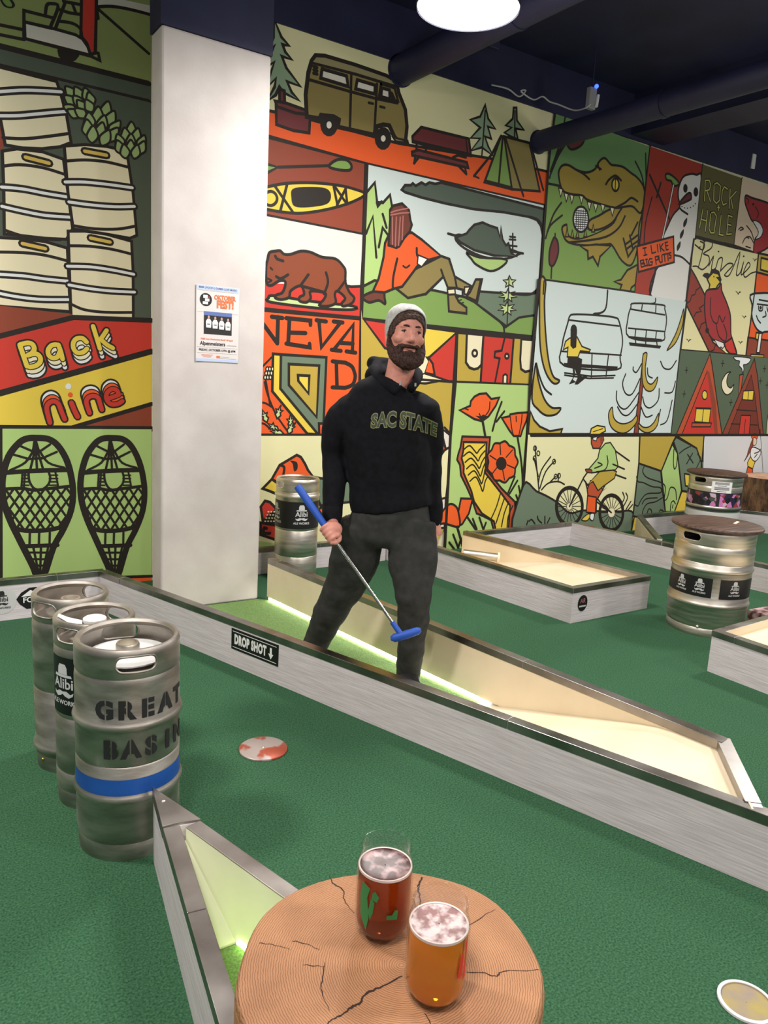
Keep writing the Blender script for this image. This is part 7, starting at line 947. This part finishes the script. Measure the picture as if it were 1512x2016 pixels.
# ------------------------------------------------------------------ the printed mural: every shape in millimetres on the wall plane (x along the wall, z up)
PAL = dict(gm=(128, 160, 84), sky=(206, 202, 190), k=(44, 38, 34), wh=(226, 220, 208), rd=(205, 62, 50), gd=(84, 94, 80), br=(146, 70, 50), cr=(238, 228, 192), w=(234, 236, 234), ye=(232, 204, 78), hp=(158, 182, 122),
    gl=(178, 208, 128), ck=(232, 226, 180), pg=(146, 170, 140), mr=(116, 54, 56), ol=(146, 130, 78), ot=(152, 142, 104), pw=(222, 222, 216), cg=(196, 216, 150), be=(140, 72, 46), pb=(212, 224, 220), gk=(84, 96, 84), gs=(112, 130, 108),
    ob=(110, 60, 48), pk=(176, 110, 104), mu=(190, 164, 70), cl=(232, 228, 178), bo=(190, 86, 54), po=(238, 100, 44), gc=(112, 150, 96), go=(166, 142, 64), rd2=(170, 62, 46), w2=(232, 228, 222), oc=(106, 100, 60), lm=(206, 206, 110), sk=(228, 204, 176),
    cm=(168, 56, 58), ck2=(232, 224, 170), br2=(150, 62, 48), gs2=(92, 106, 84), br3=(122, 58, 44), pb2=(218, 218, 218))
PAL['gm2'] = (146, 158, 98); PAL['yd'] = (222, 190, 92)
PAL['or'] = (236, 96, 44)
MM = {}
def mcol(c):
    if c not in MM:
        MM[c] = mat('mural_' + {'k': 'black_line'}.get(c, 'paint_%d' % len(MM)), PAL[c], .55, 0, .25)
    return MM[c]
def ribbon(P, w, closed):
    n = len(P); v = []; f = []; h = w / 2
    for i in range(n):
        a = P[(i - 1) % n] if closed or i > 0 else P[i]; b = P[(i + 1) % n] if closed or i < n - 1 else P[i]
        d1 = (P[i] - a); d2 = (b - P[i])
        d1 = d1.normalized() if d1.length > 1e-6 else d2.normalized(); d2 = d2.normalized() if d2.length > 1e-6 else d1
        t = d1 + d2; t = t.normalized() if t.length > 1e-4 else d1
        nn = Vector((-t.y, t.x)); k = 1 / max(.55, abs(nn.dot(Vector((-d1.y, d1.x)))))
        v += [P[i] + nn * h * k, P[i] - nn * h * k]
    for i in range(n if closed else n - 1):
        j = (i + 1) % n; f.append((2 * i, 2 * i + 1, 2 * j + 1, 2 * j))
    if not closed:
        for P0, D in ((P[0], P[0] - P[1]), (P[-1], P[-1] - P[-2])):
            D = D.normalized(); a0 = math.atan2(D.y, D.x); o = len(v)
            v += [P0 + Vector((cos(a0 + th), sin(a0 + th))) * h for th in (-pi / 2, -pi / 4, 0, pi / 4, pi / 2)]; f.append(tuple(range(o, o + 5)))
    return v, f
layer = 0
for name, label, data in MURAL:
    vv = []; ff = []; mi = []; mats = []
    for ln in data.split(';'):
        head, body_ = ln.split(':'); c, w, sm = head.split(','); w = int(w) / 1000; sm = int(sm)
        nums = [int(x) for x in body_.split(',')]; pts = []; x = z = 0
        for i in range(0, len(nums), 2): x += nums[i]; z += nums[i + 1]; pts.append(Vector((x / 1000, z / 1000, 0)))
        if sm & 1: pts = catmull(pts, 4, closed=(w == 0 or sm & 2))
        P = [Vector((p.x, p.y)) for p in pts]
        Q = [P[0]]
        for p in P[1:]:
            if (p - Q[-1]).length > 1e-4: Q.append(p)
        if len(Q) < 2: continue
        layer += 1; y = 4.9 - .0004 - layer * .000022
        m = mcol(c)
        if m not in mats: mats.append(m)
        o = len(vv)
        if w == 0:
            vs, fs = Q, [tuple(t) for t in tessellate_polygon([[Vector((p.x, p.y, 0)) for p in Q]])]
        else: vs, fs = ribbon(Q, w, bool(sm & 2))
        vv += [(p.x, y, p.y) for p in vs]
        for q in fs:
            q = list(q); ar = sum(vs[q[i]].x * vs[q[(i + 1) % len(q)]].y - vs[q[(i + 1) % len(q)]].x * vs[q[i]].y for i in range(len(q)))
            ff.append(tuple(i + o for i in (q if ar > 0 else q[::-1]))); mi.append(mats.index(m))
    me = bpy.data.meshes.new(name); me.from_pydata(vv, [], ff)
    for m in mats: me.materials.append(m)
    me.polygons.foreach_set('material_index', mi); me.update()
    o = bpy.data.objects.new(name, me); COL.objects.link(o); o.parent = wall_back; o['label'] = 'printed mural panel: ' + label
